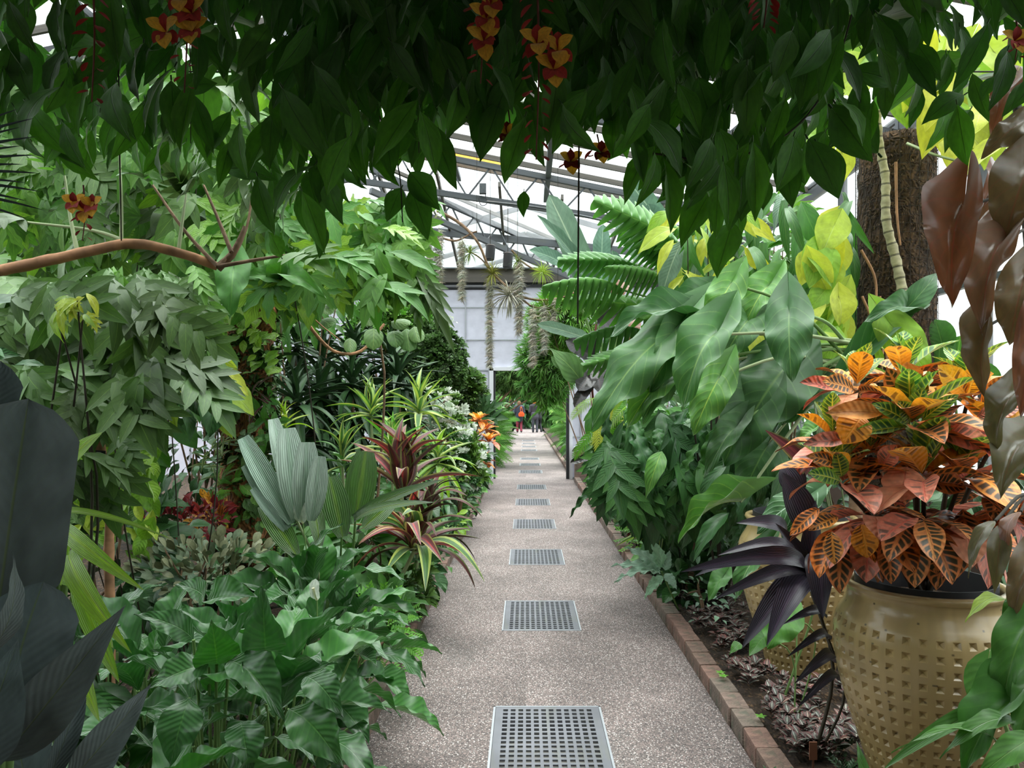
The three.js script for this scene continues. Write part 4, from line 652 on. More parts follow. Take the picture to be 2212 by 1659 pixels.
{ // trunks and branches
  reseed(181);
  const tr = thing('mossy_trunk', 'thick brown fibrous tree trunk overgrown with moss and small plants', 'tree', ground(538, 5.4));
  const b = tr.position; mesh('trunk', stem([at(545, 1230, 5.4), at(530, 1050, 5.4), at(532, 880, 5.4), at(545, 740, 5.4), at(552, 560, 5.45), at(545, 400, 5.5)].map((p) => p.sub(b)), 0.19, 0.14, 44, 18, 0.6), matMossTrunk, tr);
  stuff(tr, 'moss', G.tuft[0], M.shrub[1], Array.from({ length: 150 }, () => { const y = rr(620, 1200), a = rr(-2.6, 0.4), p = at(540 + (y > 800 ? -4 : 6), y, 5.4).add(V(Math.cos(a) * 0.16, 0, -Math.sin(a) * 0.16)); return leafMatrix(p, p.clone().add(V(Math.cos(a), rr(-0.8, 0.6), -Math.sin(a)).multiplyScalar(rr(0.04, 0.09)))); }), tone);
  const epi = [[505, 700, 'heart-leaved climber high on the mossy trunk', 'limeheart', 'heart'], [560, 680, 'heart-leaved climber right side near the top of the mossy trunk', 'limeheart', 'heart'], [580, 760, 'trailing climber on the right flank of the mossy trunk', 'limeheart', 'heart'], [500, 800, 'tufted air plant above the brown moss ball on the trunk', 'shrub', 'needle'], [490, 910, 'spiky tuft on the left of the mossy trunk', 'drac', 'strap'], [575, 850, 'red-tinged bromeliad on the right of the mossy trunk', 'redplum', 'strap'], [540, 960, 'round-leaved climber on the middle of the mossy trunk', 'round', 'heart'], [475, 980, 'variegated spider plant hanging on the left of the mossy trunk', 'drac', 'strap'], [590, 900, 'small leafy plant low on the right of the mossy trunk', 'green', 'vine'], [500, 1060, 'lacy fern near the foot of the mossy trunk', 'fern', 'fern'], [560, 1090, 'dotted round-leaved climber near the foot of the mossy trunk', 'round', 'heart']];
  for (const [px, py, label, m, g] of epi) { const c = at(px, py, 5.22), t = thing('epiphyte', label, 'plant', c); const L = g === 'heart' ? [0.05, 0.09] : [0.1, 0.18]; for (let i = 0; i < 18; i++) { const p = c.clone().add(V(rr(-0.09, 0.09), rr(-0.16, 0.14), rr(-0.02, 0.08))), q = p.clone().add(V(rr(-0.8, 0.8), rr(-1, g === 'heart' ? 0.1 : 0.6), rr(0.1, 0.8)).normalize().multiplyScalar(rr(...L))); leaf(t, 'leaf', pick(G[g]), pick(M[m]), p, q, { face: V(rr(-0.4, 0.4), 0.5, 1).normalize() }); } }
  const th = thing('thin_trunk', 'thin pale brown trunk with a fork left of the mossy trunk', 'tree', ground(238, 3.4)); const hb = th.position;
  mesh('trunk', stem([hb.clone(), at(236, 1180, 3.4), at(236, 1080, 3.4), at(222, 985, 3.4), at(215, 950, 3.4), at(226, 850, 3.4), at(222, 760, 3.4)].map((p) => p.sub(hb)), 0.024, 0.018, 30, 9, 0.25, 7), matBarkBrown, th);
  mesh('fork', stem([at(212, 968, 3.4), at(196, 950, 3.39), at(180, 900, 3.36)].map((p) => p.sub(hb)), 0.014, 0.008, 8, 7), matBarkBrown, th);
  const br = thing('curved_branch', 'smooth brown branch sweeping across the upper left from the frame edge', 'branch', at(-40, 590, 2.6)); const o = br.position;
  mesh('branch', stem([at(-40, 592, 2.6), at(60, 572, 2.6), at(170, 548, 2.6), at(290, 526, 2.6), at(400, 550, 2.65), at(470, 576, 2.7)].map((p) => p.sub(o)), 0.021, 0.016, 30, 9, 0.2), matBarkBrown, br);
  for (const pts of [[[470, 576], [500, 545], [530, 500], [545, 420]], [[262, 530], [262, 430], [256, 300]], [[168, 548], [152, 470], [140, 380]], [[470, 576], [560, 560], [640, 548]], [[470, 576], [400, 500], [330, 400]], [[500, 545], [470, 470], [440, 400]], [[285, 526], [210, 500], [60, 480]], [[385, 545], [395, 470], [402, 420]]]) mesh('twig', stem(pts.map(([x, y], i) => at(x, y, 2.66 + i * 0.05).sub(o)), 0.008, 0.004, 10, 6), pts[0][0] > 460 ? matBark : stalkPale, br);
  for (const [x, y, tx, ty] of [[545, 420, 600, 330], [256, 300, 330, 230], [140, 380, 60, 330], [640, 548, 720, 600], [330, 400, 250, 380], [440, 400, 470, 290], [60, 480, -40, 520], [402, 420, 480, 350], [545, 420, 500, 340], [140, 380, 190, 290], [256, 300, 190, 240], [402, 420, 340, 340]]) leaf(br, 'leaf', pick(G.pinn), pick([M.papaya[0], M.papaya[1], M.lobed[0], M.green[0]]), at(x, y, 2.76), at(tx, ty, 2.6), { face: V(rr(-0.3, 0.3), 0.7, 1).normalize(), w: 1.2 });
  mesh('fork_knuckle', stem([at(470, 580, 2.7), at(505, 545, 2.7), at(530, 490, 2.72)].map((p) => p.sub(o)), 0.016, 0.009, 8, 8, 0.3), matBark, br);
  const arc = thing('arched_branch', 'thin brown branch curving down across the pale panels right of the mossy trunk', 'branch', at(606, 668, 5.2)); const q = arc.position;
  mesh('branch', stem([at(606, 668, 5.2), at(640, 665, 5.3), at(680, 720, 5.4), at(725, 760, 5.6), at(780, 758, 5.8), at(830, 700, 5.9)].map((p) => p.sub(q)), 0.013, 0.011, 24, 7, 0.15), matBarkBrown, arc);
  mesh('twig', stem([at(615, 610, 5.2), at(680, 690, 5.3), at(735, 735, 5.5)].map((p) => p.sub(q)), 0.006, 0.004, 14, 5), matBarkBrown, arc);
}
{ // leafy masses of the upper left
  reseed(191);
  const big = (name, label, px, d, fn) => { const t = thing(name, label, 'plant', ground(px, d)); fn(t); return t; };
  const above = (yl) => (x, y) => y > yl(x);
  big('lobed_philodendron', 'grey-green philodendron with long lobed leaves hanging below the brown branch at far left', 40, 3.2, (t) => {
    mass(t, 80, [-80, 380, 590, 860], [2.75, 3.6], [130, 230], [20, 100], G.pinn, M.lobed, { stems: 1, sr: 0.005, inside: (x, y) => y < 900 - x * 0.25 });
    mass(t, 26, [-40, 260, 840, 1010], [2.8, 3.4], [110, 170], [30, 100], G.pinn, M.lobed);
  });
  big('lobed_philodendron', 'lobed philodendron with narrow hanging leaves in the middle left, above the yellow leaves', 330, 3.9, (t) => mass(t, 80, [230, 430, 570, 730], [3.3, 4.2], [90, 160], [60, 100], G.pinn, [M.lobed[0], M.lobed[2], M.lobed[3], M.papaya[0]], { stems: 1, sr: 0.005, w: 0.75 }));
  big('golden_philodendron', 'philodendron with bright yellow and dark green pointed leaves left of the mossy trunk', 400, 4.1, (t) => mass(t, 46, [300, 490, 730, 880], [3.7, 4.1], [50, 95], [40, 120], [...G.heart, ...G.vine], [M.gold[0], M.gold[1], M.gold[3], M.deep[2], M.deep[0]], { stems: 2, sr: 0.005 }));
  big('golden_philodendron', 'small plant with yellow-green split leaves high at far left below the branch', 150, 3.4, (t) => mass(t, 14, [110, 190, 630, 690], [2.65, 2.7], [40, 75], [20, 140], [...G.pinn, ...G.lance], [M.gold[0], M.gold[1], M.lime[0]], { stems: 4, sr: 0.009 }));
  big('heartleaf_vine', 'climber with small lime heart-shaped leaves hanging in chains beside the thin trunk', 280, 4.4, (t) => { mass(t, 90, [195, 330, 850, 1080], [3.7, 4.2], [26, 52], [60, 120], G.heart, M.limeheart, { stems: 4, sr: 0.004, stemMat: stalkDark }); mass(t, 50, [100, 330, 1060, 1200], [3.6, 4.2], [24, 42], [30, 130], G.heart, [M.limeheart[0], M.limeheart[1], M.gold[1], M.round[0]]); });
  big('papaya_tree', 'bright green tree with many-fingered leaves filling the upper left', 300, 5.6, (t) => {
    mass(t, 270, [20, 600, 130, 520], [4.2, 5.8], [90, 165], [20, 160], [...G.pinn, ...G.pinn, ...G.papaya], [...M.papaya, M.limeheart[1], M.lobed[0], M.green[0], M.lobed[2]], { stems: 3, sr: 0.012 });
    stuff(t, 'foliage', G.papaya[0], M.papaya[0], Array.from({ length: 260 }, () => { const p = at(rr(-80, 640), rr(160, 620), rr(5.4, 7.2)), a = rr(0, 3.14); return leafMatrix(p, p.clone().add(V(Math.cos(a), -Math.sin(a), rr(-0.3, 0.6)).multiplyScalar(rr(0.25, 0.5))), toEye(p).add(V(rr(-0.7, 0.7), rr(0.2, 1.2), 0)).normalize()); }), tone);
  });
  big('lobed_vine', 'vine with bright lobed leaves in the middle left below the dark hanging foliage', 680, 5.2, (t) => mass(t, 120, [480, 840, 430, 640], [4.1, 5.2], [80, 150], [20, 130], [...G.pinn, ...G.papaya, ...G.vine], [M.papaya[0], M.papaya[1], M.green[0], M.green[2], M.limeheart[0]], { stems: 1, sr: 0.006 }));
  big('broad_leaved_climber', 'climber with a fan of broad glossy green leaves right of the mossy trunk top', 620, 4.6, (t) => leaves(t, [['arrow', M.green[2], 605, 600, 4.2, 612, 535, 4.1, 56], ['arrow', M.green[0], 600, 602, 4.2, 525, 600, 4.1, 40], ['arrow', M.green[0], 618, 602, 4.2, 706, 645, 4.05, 44], ['arrow', M.green[2], 600, 596, 4.2, 580, 545, 4.2, 40], ['arrow', M.green[2], 622, 590, 4.2, 660, 560, 4.2, 40], ['lance', M.green[0], 590, 610, 4.2, 560, 640, 4.2, 24], ['heart', M.limeheart[0], 660, 650, 4.6, 668, 715, 4.5, 44], ['heart', M.limeheart[2], 630, 655, 4.6, 628, 700, 4.5, 46], ['arrow', M.green[1], 505, 580, 4, 497, 690, 3.9, 70], ['heart', M.gold[2], 618, 640, 4.6, 625, 655, 4.5, 16]]));
  const rl = big('sea_grape', 'plant with round grey-green leaves hanging above the dark dracaenas', 800, 6, (t) => {
    leaves(t, [['round', M.round[0], 808, 710, 5.7, 806, 757, 5.6, 42], ['round', M.round[0], 756, 730, 5.7, 757, 762, 5.6, 28], ['round', M.round[2], 850, 715, 5.7, 858, 752, 5.6, 36], ['round', M.round[2], 878, 710, 5.7, 885, 760, 5.6, 40], ['round', M.round[0], 895, 705, 5.7, 905, 740, 5.6, 34], ['round', M.round[0], 845, 695, 5.7, 885, 702, 5.5, 30], ['round', M.round[0], 790, 675, 5.8, 800, 705, 5.7, 32], ['round', M.round[2], 812, 640, 5.8, 820, 680, 5.7, 34], ['round', M.round[0], 740, 625, 5.8, 745, 650, 5.7, 30], ['round', M.round[2], 712, 625, 5.8, 712, 652, 5.7, 26], ['round', M.round[2], 780, 590, 5.8, 782, 615, 5.7, 36], ['round', M.round[0], 700, 660, 5.8, 715, 680, 5.7, 32], ['round', M.round[2], 695, 690, 5.8, 718, 705, 5.7, 38], ['round', M.round[0], 835, 630, 5.7, 850, 670, 5.6, 36], ['round', M.round[1], 765, 560, 5.8, 770, 600, 5.7, 40]]);
    bentStalk(t, [t.position, at(830, 800, 5.9), at(812, 690, 5.8), at(808, 600, 5.8)], 0.012, 0.008, matBark, 'stem');
  });
  const fl = thing('hanging_lobed_vine', 'long jagged bright green leaves hanging left of the pale end wall', 'vine', at(880, 520, 4.8));
  leaves(fl, [['pinn', M.papaya[0], 872, 540, 4.8, 850, 640, 4.7, 87], ['pinn', M.papaya[0], 880, 560, 4.8, 930, 700, 4.6, 89], ['pinn', M.lobed[0], 895, 575, 4.8, 985, 772, 4.6, 66], ['pinn', M.papaya[2], 868, 600, 4.8, 852, 702, 4.7, 52], ['pinn', M.lobed[0], 910, 590, 4.8, 962, 690, 4.7, 66], ['pinn', M.papaya[0], 860, 520, 4.8, 800, 600, 4.7, 87], ['pinn', M.papaya[3], 905, 560, 4.8, 945, 625, 4.7, 63], ['pinn', M.lobed[2], 888, 600, 4.8, 910, 740, 4.7, 43], ['vine', M.green[0], 842, 520, 4.8, 836, 640, 4.7, 46], ['pinn', M.papaya[0], 830, 500, 4.8, 820, 570, 4.7, 87]]);
  bentStalk(fl, [at(700, 470, 4.8), at(800, 500, 4.8), at(880, 540, 4.8), at(915, 590, 4.8)], 0.006, 0.004, stalkGreen, 'stem');
  mass(fl, 46, [760, 900, 430, 560], [4.5, 5], [70, 120], [30, 120], [...G.pinn, ...G.papaya], [M.papaya[0], M.papaya[2], M.green[2]]);
  const pl = thing('plumeria_flower', 'small cluster of white flowers beside the hanging jagged leaves', 'flower', at(962, 692, 4.62));
  for (let i = 0; i < 12; i++) { const p = at(955 + (i % 3) * 12, 690 + (i % 2) * 6, 4.62); leaf(pl, 'petal', G.croton[0], M.white[0], p, p.clone().add(V(rr(-1, 1), rr(-1, 1), rr(0.2, 0.8)).normalize().multiplyScalar(0.035)), { w: 1.6 }); }
}
{ // deep green backdrop on the left
  reseed(201);
  const back = [[-3.4, 7.6, 1.0, [1.2, 1.0, 0.8], 'deep', 'vine', 'dark leafy shrub behind the thin trunk'], [-2.4, 7.2, 0.6, [0.6, 0.6, 0.5], 'deep', 'lance', 'dark hanging-leaved shrub behind the red coleus'], [-4.9, 7.4, 1.5, [1.1, 1.4, 0.8], 'green', 'vine', 'green thicket at far left behind the philodendrons'], [-3.4, 8, 2.7, [1.5, 0.8, 0.8], 'papaya', 'vine', 'bright green crown high behind the far-left philodendron'], [-2.2, 7.6, 2.9, [0.8, 0.7, 0.6], 'green', 'vine', 'green crown above the mossy trunk'], [-2.2, 5.2, 0.3, [0.4, 0.3, 0.4], 'deep', 'heart', 'dark ground plant at the foot of the mossy trunk'], [-2.4, 4.2, 0.5, [0.7, 0.5, 0.4], 'deep', 'vine', 'dark undergrowth left of the jade plant'], [-1.5, 6.6, 0.5, [0.6, 0.5, 0.5], 'green', 'vine', 'leafy undergrowth behind the pleated palm'], [-1.3, 8.2, 0.5, [0.5, 0.5, 0.5], 'deep', 'lance', 'undergrowth below the white-flowered shrub'], [-2.2, 10.5, 1.0, [0.9, 1, 0.7], 'deep', 'lance', 'dark shrub behind the dark dracaenas'], [-3.9, 11, 2.2, [1.4, 1.3, 0.8], 'deep', 'vine', 'dark tree far back on the left'], [-6, 9.5, 2.2, [1.3, 2, 1], 'green', 'vine', 'tall green thicket near the left wall'], [-2.6, 4.6, 1.6, [0.6, 0.5, 0.4], 'green', 'heart', 'green leafy mass behind the golden philodendron'], [-2.0, 2.6, 0.35, [0.5, 0.35, 0.5], 'deep', 'lance', 'dark low foliage at the left behind the lime strap leaves'], [-2.6, 3.0, 1.2, [0.6, 0.9, 0.4], 'deep', 'vine', 'dark green climber at the far left edge'], [-1.25, 5.5, 0.35, [0.4, 0.3, 0.5], 'green', 'heart', 'low leafy plants under the red cordylines']];
  for (const [x, d, y, r, m, g, label] of back) bush('leafy_shrub', label, 'shrub', V(x, y, -d), r, { geos: G[g], lowGeo: G.vineLow[0], mats: M[m], n: 70, more: Math.round(260 * r[0] * r[1] + 60), L: g === 'lance' ? [0.2, 0.36] : [0.12, 0.24], droop: -0.6, foot: V(x, SOIL - 0.04, -d) });
}
// ================================================================ RIGHT OF THE PATH
reseed(301);
{ // glazed dimpled pots
  const glaze = textures(256, 256, (x, y) => { const n = fbm(x * 6, y * 6, 160, 4), f = vnoise(x * 70, y * 8, 161), k = 0.86 + 0.22 * n + 0.06 * (f - 0.5), sp = h2(Math.floor(x * 128), Math.floor(y * 128), 162) > 0.995 ? 0.6 : 1; return [186 * k * sp, 160 * k * sp, 106 * k * sp, n]; });
  const matPot = phys({ map: glaze.map, roughness: 0.5, clearcoat: 0.8, clearcoatRoughness: 0.16 });
  const prof = [[0, 0.17], [0.1, 0.19], [0.25, 0.225], [0.4, 0.262], [0.55, 0.292], [0.68, 0.308], [0.78, 0.31], [0.85, 0.298], [0.9, 0.275], [0.94, 0.262], [0.98, 0.262], [1, 0.27]];
  const curve = new THREE.CatmullRomCurve3(prof.map(([y, r]) => V(r, y, 0)));
  const R = (v) => { let i = 0; while (i < prof.length - 2 && prof[i + 1][0] < v) i++; const [y0, r0] = prof[i], [y1, r1] = prof[i + 1], m0 = i ? (r1 - prof[i - 1][1]) / (y1 - prof[i - 1][0]) : (r1 - r0) / (y1 - y0), m1 = i + 2 < prof.length ? (prof[i + 2][1] - r0) / (prof[i + 2][0] - y0) : (r1 - r0) / (y1 - y0), h = y1 - y0, t = (v - y0) / h; return (2 * t ** 3 - 3 * t * t + 1) * r0 + (t ** 3 - 2 * t * t + t) * h * m0 + (-2 * t ** 3 + 3 * t * t) * r1 + (t ** 3 - t * t) * h * m1; };
  const potGeo = (H) => {
    const pos = [], nor = [], uv = [], N = 38, rows = 13, v0 = 0.03, v1 = 0.86;
    const P = (a, v, dr = 0) => { const r = R(v) - dr; return [V(Math.cos(a) * r, v * H, Math.sin(a) * r), (() => { const s = (R(v + 0.01) - R(v - 0.01)) / (0.02 * H); return V(Math.cos(a), -s, Math.sin(a)).normalize(); })(), a, v]; };
    const tri = (a, b, c, flat) => { const n = flat ? b[0].clone().sub(a[0]).cross(c[0].clone().sub(a[0])).normalize() : null; for (const q of [a, b, c]) { pos.push(q[0].x, q[0].y, q[0].z); const m = n ?? q[1]; nor.push(m.x, m.y, m.z); uv.push(q[2] * 0.3, q[3]); } };
    const quad = (a, b, c, d) => { tri(a, d, c); tri(a, c, b); };
    for (let j = 0; j < rows; j++) for (let i = 0; i < N; i++) {
      const a0 = i / N * 6.28319, a1 = (i + 1) / N * 6.28319, y0 = lerp(v0, v1, j / rows), y1 = lerp(v0, v1, (j + 1) / rows), f = 0.24, ai = lerp(a0, a1, f), aj = lerp(a0, a1, 1 - f), yi = lerp(y0, y1, f), yj = lerp(y0, y1, 1 - f);
      const A = P(a0, y0), B = P(a1, y0), C = P(a1, y1), D = P(a0, y1), a = P(ai, yi), b = P(aj, yi), c = P(aj, yj), d = P(ai, yj);
      quad(A, B, b, a); quad(B, C, c, b); quad(C, D, d, c); quad(D, A, a, d);
      const m = P((a0 + a1) / 2, (y0 + y1) / 2, 0.014); tri(a, m, b, 1); tri(b, m, c, 1); tri(c, m, d, 1); tri(d, m, a, 1);
    }
    const band = (va, vb, k) => { for (let j = 0; j < k; j++) for (let i = 0; i < 48; i++) quad(P(i / 48 * 6.28319, lerp(va, vb, j / k)), P((i + 1) / 48 * 6.28319, lerp(va, vb, j / k)), P((i + 1) / 48 * 6.28319, lerp(va, vb, (j + 1) / k)), P(i / 48 * 6.28319, lerp(va, vb, (j + 1) / k))); };
    band(0, v0, 1); band(v1, 1, 8);
    const g = new THREE.BufferGeometry(); g.setAttribute('position', new THREE.Float32BufferAttribute(pos, 3)); g.setAttribute('normal', new THREE.Float32BufferAttribute(nor, 3)); g.setAttribute('uv', new THREE.Float32BufferAttribute(uv, 2)); return g;
  };
  const H = 0.76, body = potGeo(H), rim = new THREE.LatheGeometry([[0.268, H - 0.012], [0.276, H], [0.272, H + 0.012], [0.255, H + 0.014], [0.242, H], [0.235, H - 0.1]].map(([x, y]) => new THREE.Vector2(x, y)), 48), top = new THREE.CircleGeometry(0.24, 32).rotateX(-Math.PI / 2).translate(0, H - 0.06, 0);
  const liner = new THREE.LatheGeometry([[0.232, H - 0.1], [0.236, H + 0.03], [0.228, H + 0.03], [0.224, H - 0.08]].map(([x, y]) => new THREE.Vector2(x, y)), 40);
  const pot = (label, p) => { const t = thing('dimpled_pot', label, 'pot', p); mesh('body', body, matPot, t); mesh('rim', rim, matPot, t); mesh('inner_liner', liner, matDark, t); mesh('potting_soil', top, matSoil, t); return t; };
  pot('large beige glazed pot with rows of square dimples holding the orange croton', V(1.46, SOIL + 0.01, -2.75));
  pot('second beige dimpled pot farther back, half hidden by the black cordyline', V(1.5, SOIL + 0.01, -4.1)).scale.setScalar(1.06);
}
{ // the big croton
  reseed(311);
  const c0 = V(1.46, SOIL + 0.72, -2.75), t = thing('croton', 'large croton with orange, yellow, red and green veined leaves in the front pot', 'plant', c0);
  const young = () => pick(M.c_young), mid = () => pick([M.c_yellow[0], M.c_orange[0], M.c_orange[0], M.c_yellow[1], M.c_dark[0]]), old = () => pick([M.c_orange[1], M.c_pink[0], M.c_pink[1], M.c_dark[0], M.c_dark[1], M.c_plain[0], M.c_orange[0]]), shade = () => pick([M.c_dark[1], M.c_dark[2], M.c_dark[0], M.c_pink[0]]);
  const heads = [[1850, 850, 2.75, 17, 0.9], [1970, 925, 2.5, 24, 1.1], [2090, 868, 2.7, 20, 1.05], [1815, 1045, 2.55, 18, 0.9], [1950, 830, 2.85, 16, 1.1], [2150, 950, 2.6, 18, 1.05], [1995, 1040, 2.45, 20, 1.1], [1880, 985, 2.6, 18, 1], [2075, 1040, 2.5, 18, 1.05], [1800, 960, 2.7, 14, 0.9]];
  for (const [px, py, d, n, k] of heads) {
    const c = at(px, py, d); bentStalk(t, [c0.clone().add(V(rr(-0.06, 0.06), -0.02, rr(-0.06, 0.06))), c0.clone().lerp(c, 0.6).add(V(0, 0.03, 0)), c], 0.011, 0.007, stalkDark, 'stem');
    rosette(t, c, Math.round(n * 0.85), [0.12 * k, 0.24 * k], { geos: G.croton, mats: (e) => (e < 0.36 ? young() : e < 0.7 ? mid() : old()), tilt: [1.3, -0.55], w: 1.15, stalkLen: 0.015, lift: 0.04 });
  }
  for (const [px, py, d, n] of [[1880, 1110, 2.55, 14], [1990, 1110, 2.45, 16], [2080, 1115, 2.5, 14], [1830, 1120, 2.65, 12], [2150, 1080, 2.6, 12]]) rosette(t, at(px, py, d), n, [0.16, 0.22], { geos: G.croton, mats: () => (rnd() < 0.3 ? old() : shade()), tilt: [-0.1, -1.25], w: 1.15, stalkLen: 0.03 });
  const C = (m, bx, by, tx, ty, w, d = 2.42) => ['croton', m, bx, by, d + 0.05, tx, ty, d, w, rr(-0.15, 0.15)];
  leaves(t, [C(M.c_plain[1], 1962, 832, 1959, 782, 52, 2.6), C(M.c_dark[0], 1954, 866, 1915, 794, 46, 2.5), C(M.c_dark[0], 1974, 866, 1990, 806, 44, 2.5), C(M.c_yellow[0], 2086, 852, 2025, 788, 48, 2.5), C(M.c_yellow[0], 2092, 852, 2118, 788, 44, 2.5), C(M.c_plain[0], 1958, 1008, 1947, 1084, 80), C(M.c_dark[0], 1995, 1042, 2088, 1055, 48), C(M.c_pink[0], 2018, 934, 2136, 962, 48), C(M.c_plain[1], 1905, 893, 1784, 892, 38), C(M.c_yellow[1], 1864, 898, 1820, 960, 66), C(M.c_orange[0], 1845, 845, 1776, 824, 42, 2.5), C(M.c_pink[1], 1808, 842, 1728, 826, 30, 2.55),
    C(M.c_young[0], 1966, 918, 1882, 872, 34), C(M.c_young[1], 1967, 910, 1940, 866, 36), C(M.c_young[0], 1974, 908, 1995, 836, 38), C(M.c_young[1], 1990, 910, 2072, 852, 26), C(M.c_young[0], 1960, 922, 1834, 942, 30), C(M.c_dark[0], 2025, 1138, 2022, 1240, 86), C(M.c_yellow[1], 1860, 1132, 1874, 1206, 50), C(M.c_orange[0], 1796, 1148, 1803, 1220, 38), C(M.c_orange[1], 1770, 1098, 1706, 1158, 30), C(M.c_orange[0], 1810, 1116, 1746, 1146, 32), C(M.c_pink[0], 1905, 1010, 1935, 960, 40), C(M.c_dark[1], 2080, 1100, 2098, 1205, 56), C(M.c_dark[1], 1915, 1150, 1925, 1262, 44), C(M.c_orange[0], 1805, 1010, 1740, 985, 30), C(M.c_pink[0], 1830, 950, 1735, 960, 32), C(M.c_young[0], 1815, 1040, 1745, 1022, 34), C(M.c_young[1], 1818, 1030, 1806, 972, 32), C(M.c_orange[0], 2120, 880, 2190, 812, 40, 2.5), C(M.c_pink[0], 2110, 900, 2205, 880, 40)]);
}
{ // black cordyline between the pots
  reseed(321);
  const t = thing('black_cordyline', 'cordyline with long blackish purple drooping leaves between the two pots', 'plant', soil(1.14, 3.0));
  const c = [1745, 1245, 2.95];
  leaves(t, [['blade', M.black[2], ...c, 1468, 1236, 2.75, 44, 0, 2], ['blade', M.black[0], ...c, 1500, 1245, 2.95, 40, 0.3, 2], ['blade', M.black[0], ...c, 1540, 1296, 2.8, 36, 0, 2], ['blade', M.black[0], ...c, 1602, 1402, 2.7, 62, 0, 1], ['blade', M.black[2], ...c, 1656, 1396, 2.65, 66, 0, 1], ['blade', M.black[0], 1770, 1200, 2.9, 1778, 1338, 2.65, 66, 0, 1], ['blade', M.black[1], ...c, 1675, 1130, 2.9, 40, 0.3, 0], ['blade', M.black[1], ...c, 1762, 1080, 2.95, 44, 0, 0], ['blade', M.black[1], ...c, 1835, 1160, 3.0, 46, 0, 1], ['blade', M.black[1], 1780, 1330, 2.95, 1690, 1350, 2.8, 26, 0, 1], ['blade', M.black[1], 1800, 1430, 2.95, 1715, 1478, 2.75, 30, 0, 2], ['blade', M.black[1], 1810, 1470, 2.95, 1722, 1530, 2.75, 24, 0, 2], ['blade', M.black[0], 1760, 1290, 2.95, 1640, 1300, 2.8, 24, 0, 2], ['blade', M.black[0], 1740, 1245, 2.95, 1550, 1200, 2.85, 40, 0.5, 2], ['blade', M.black[1], 1725, 1060, 3.1, 1690, 1000, 3.15, 60, 0, 0], ['blade', M.redplum[1], 1742, 1025, 3.2, 1652, 928, 3.1, 44, 0, 2], ['blade', M.black[1], 1742, 1140, 3.1, 1690, 1020, 3.1, 70, 0.2, 0], ['blade', M.black[1], 1790, 1380, 2.95, 1700, 1420, 2.8, 22, 0, 2], ['blade', M.black[0], 1700, 1150, 3.1, 1590, 1130, 3.0, 40, 0, 1]]);
  bentStalk(t, [t.position, at(1800, 1440, 2.98), at(1745, 1245, 2.95), at(1738, 1120, 3.05)], 0.008, 0.007, stalkDark, 'stem'); bentStalk(t, [t.position, at(1825, 1500, 3), at(1790, 1380, 2.95)], 0.006, 0.005, stalkDark, 'stem');
}
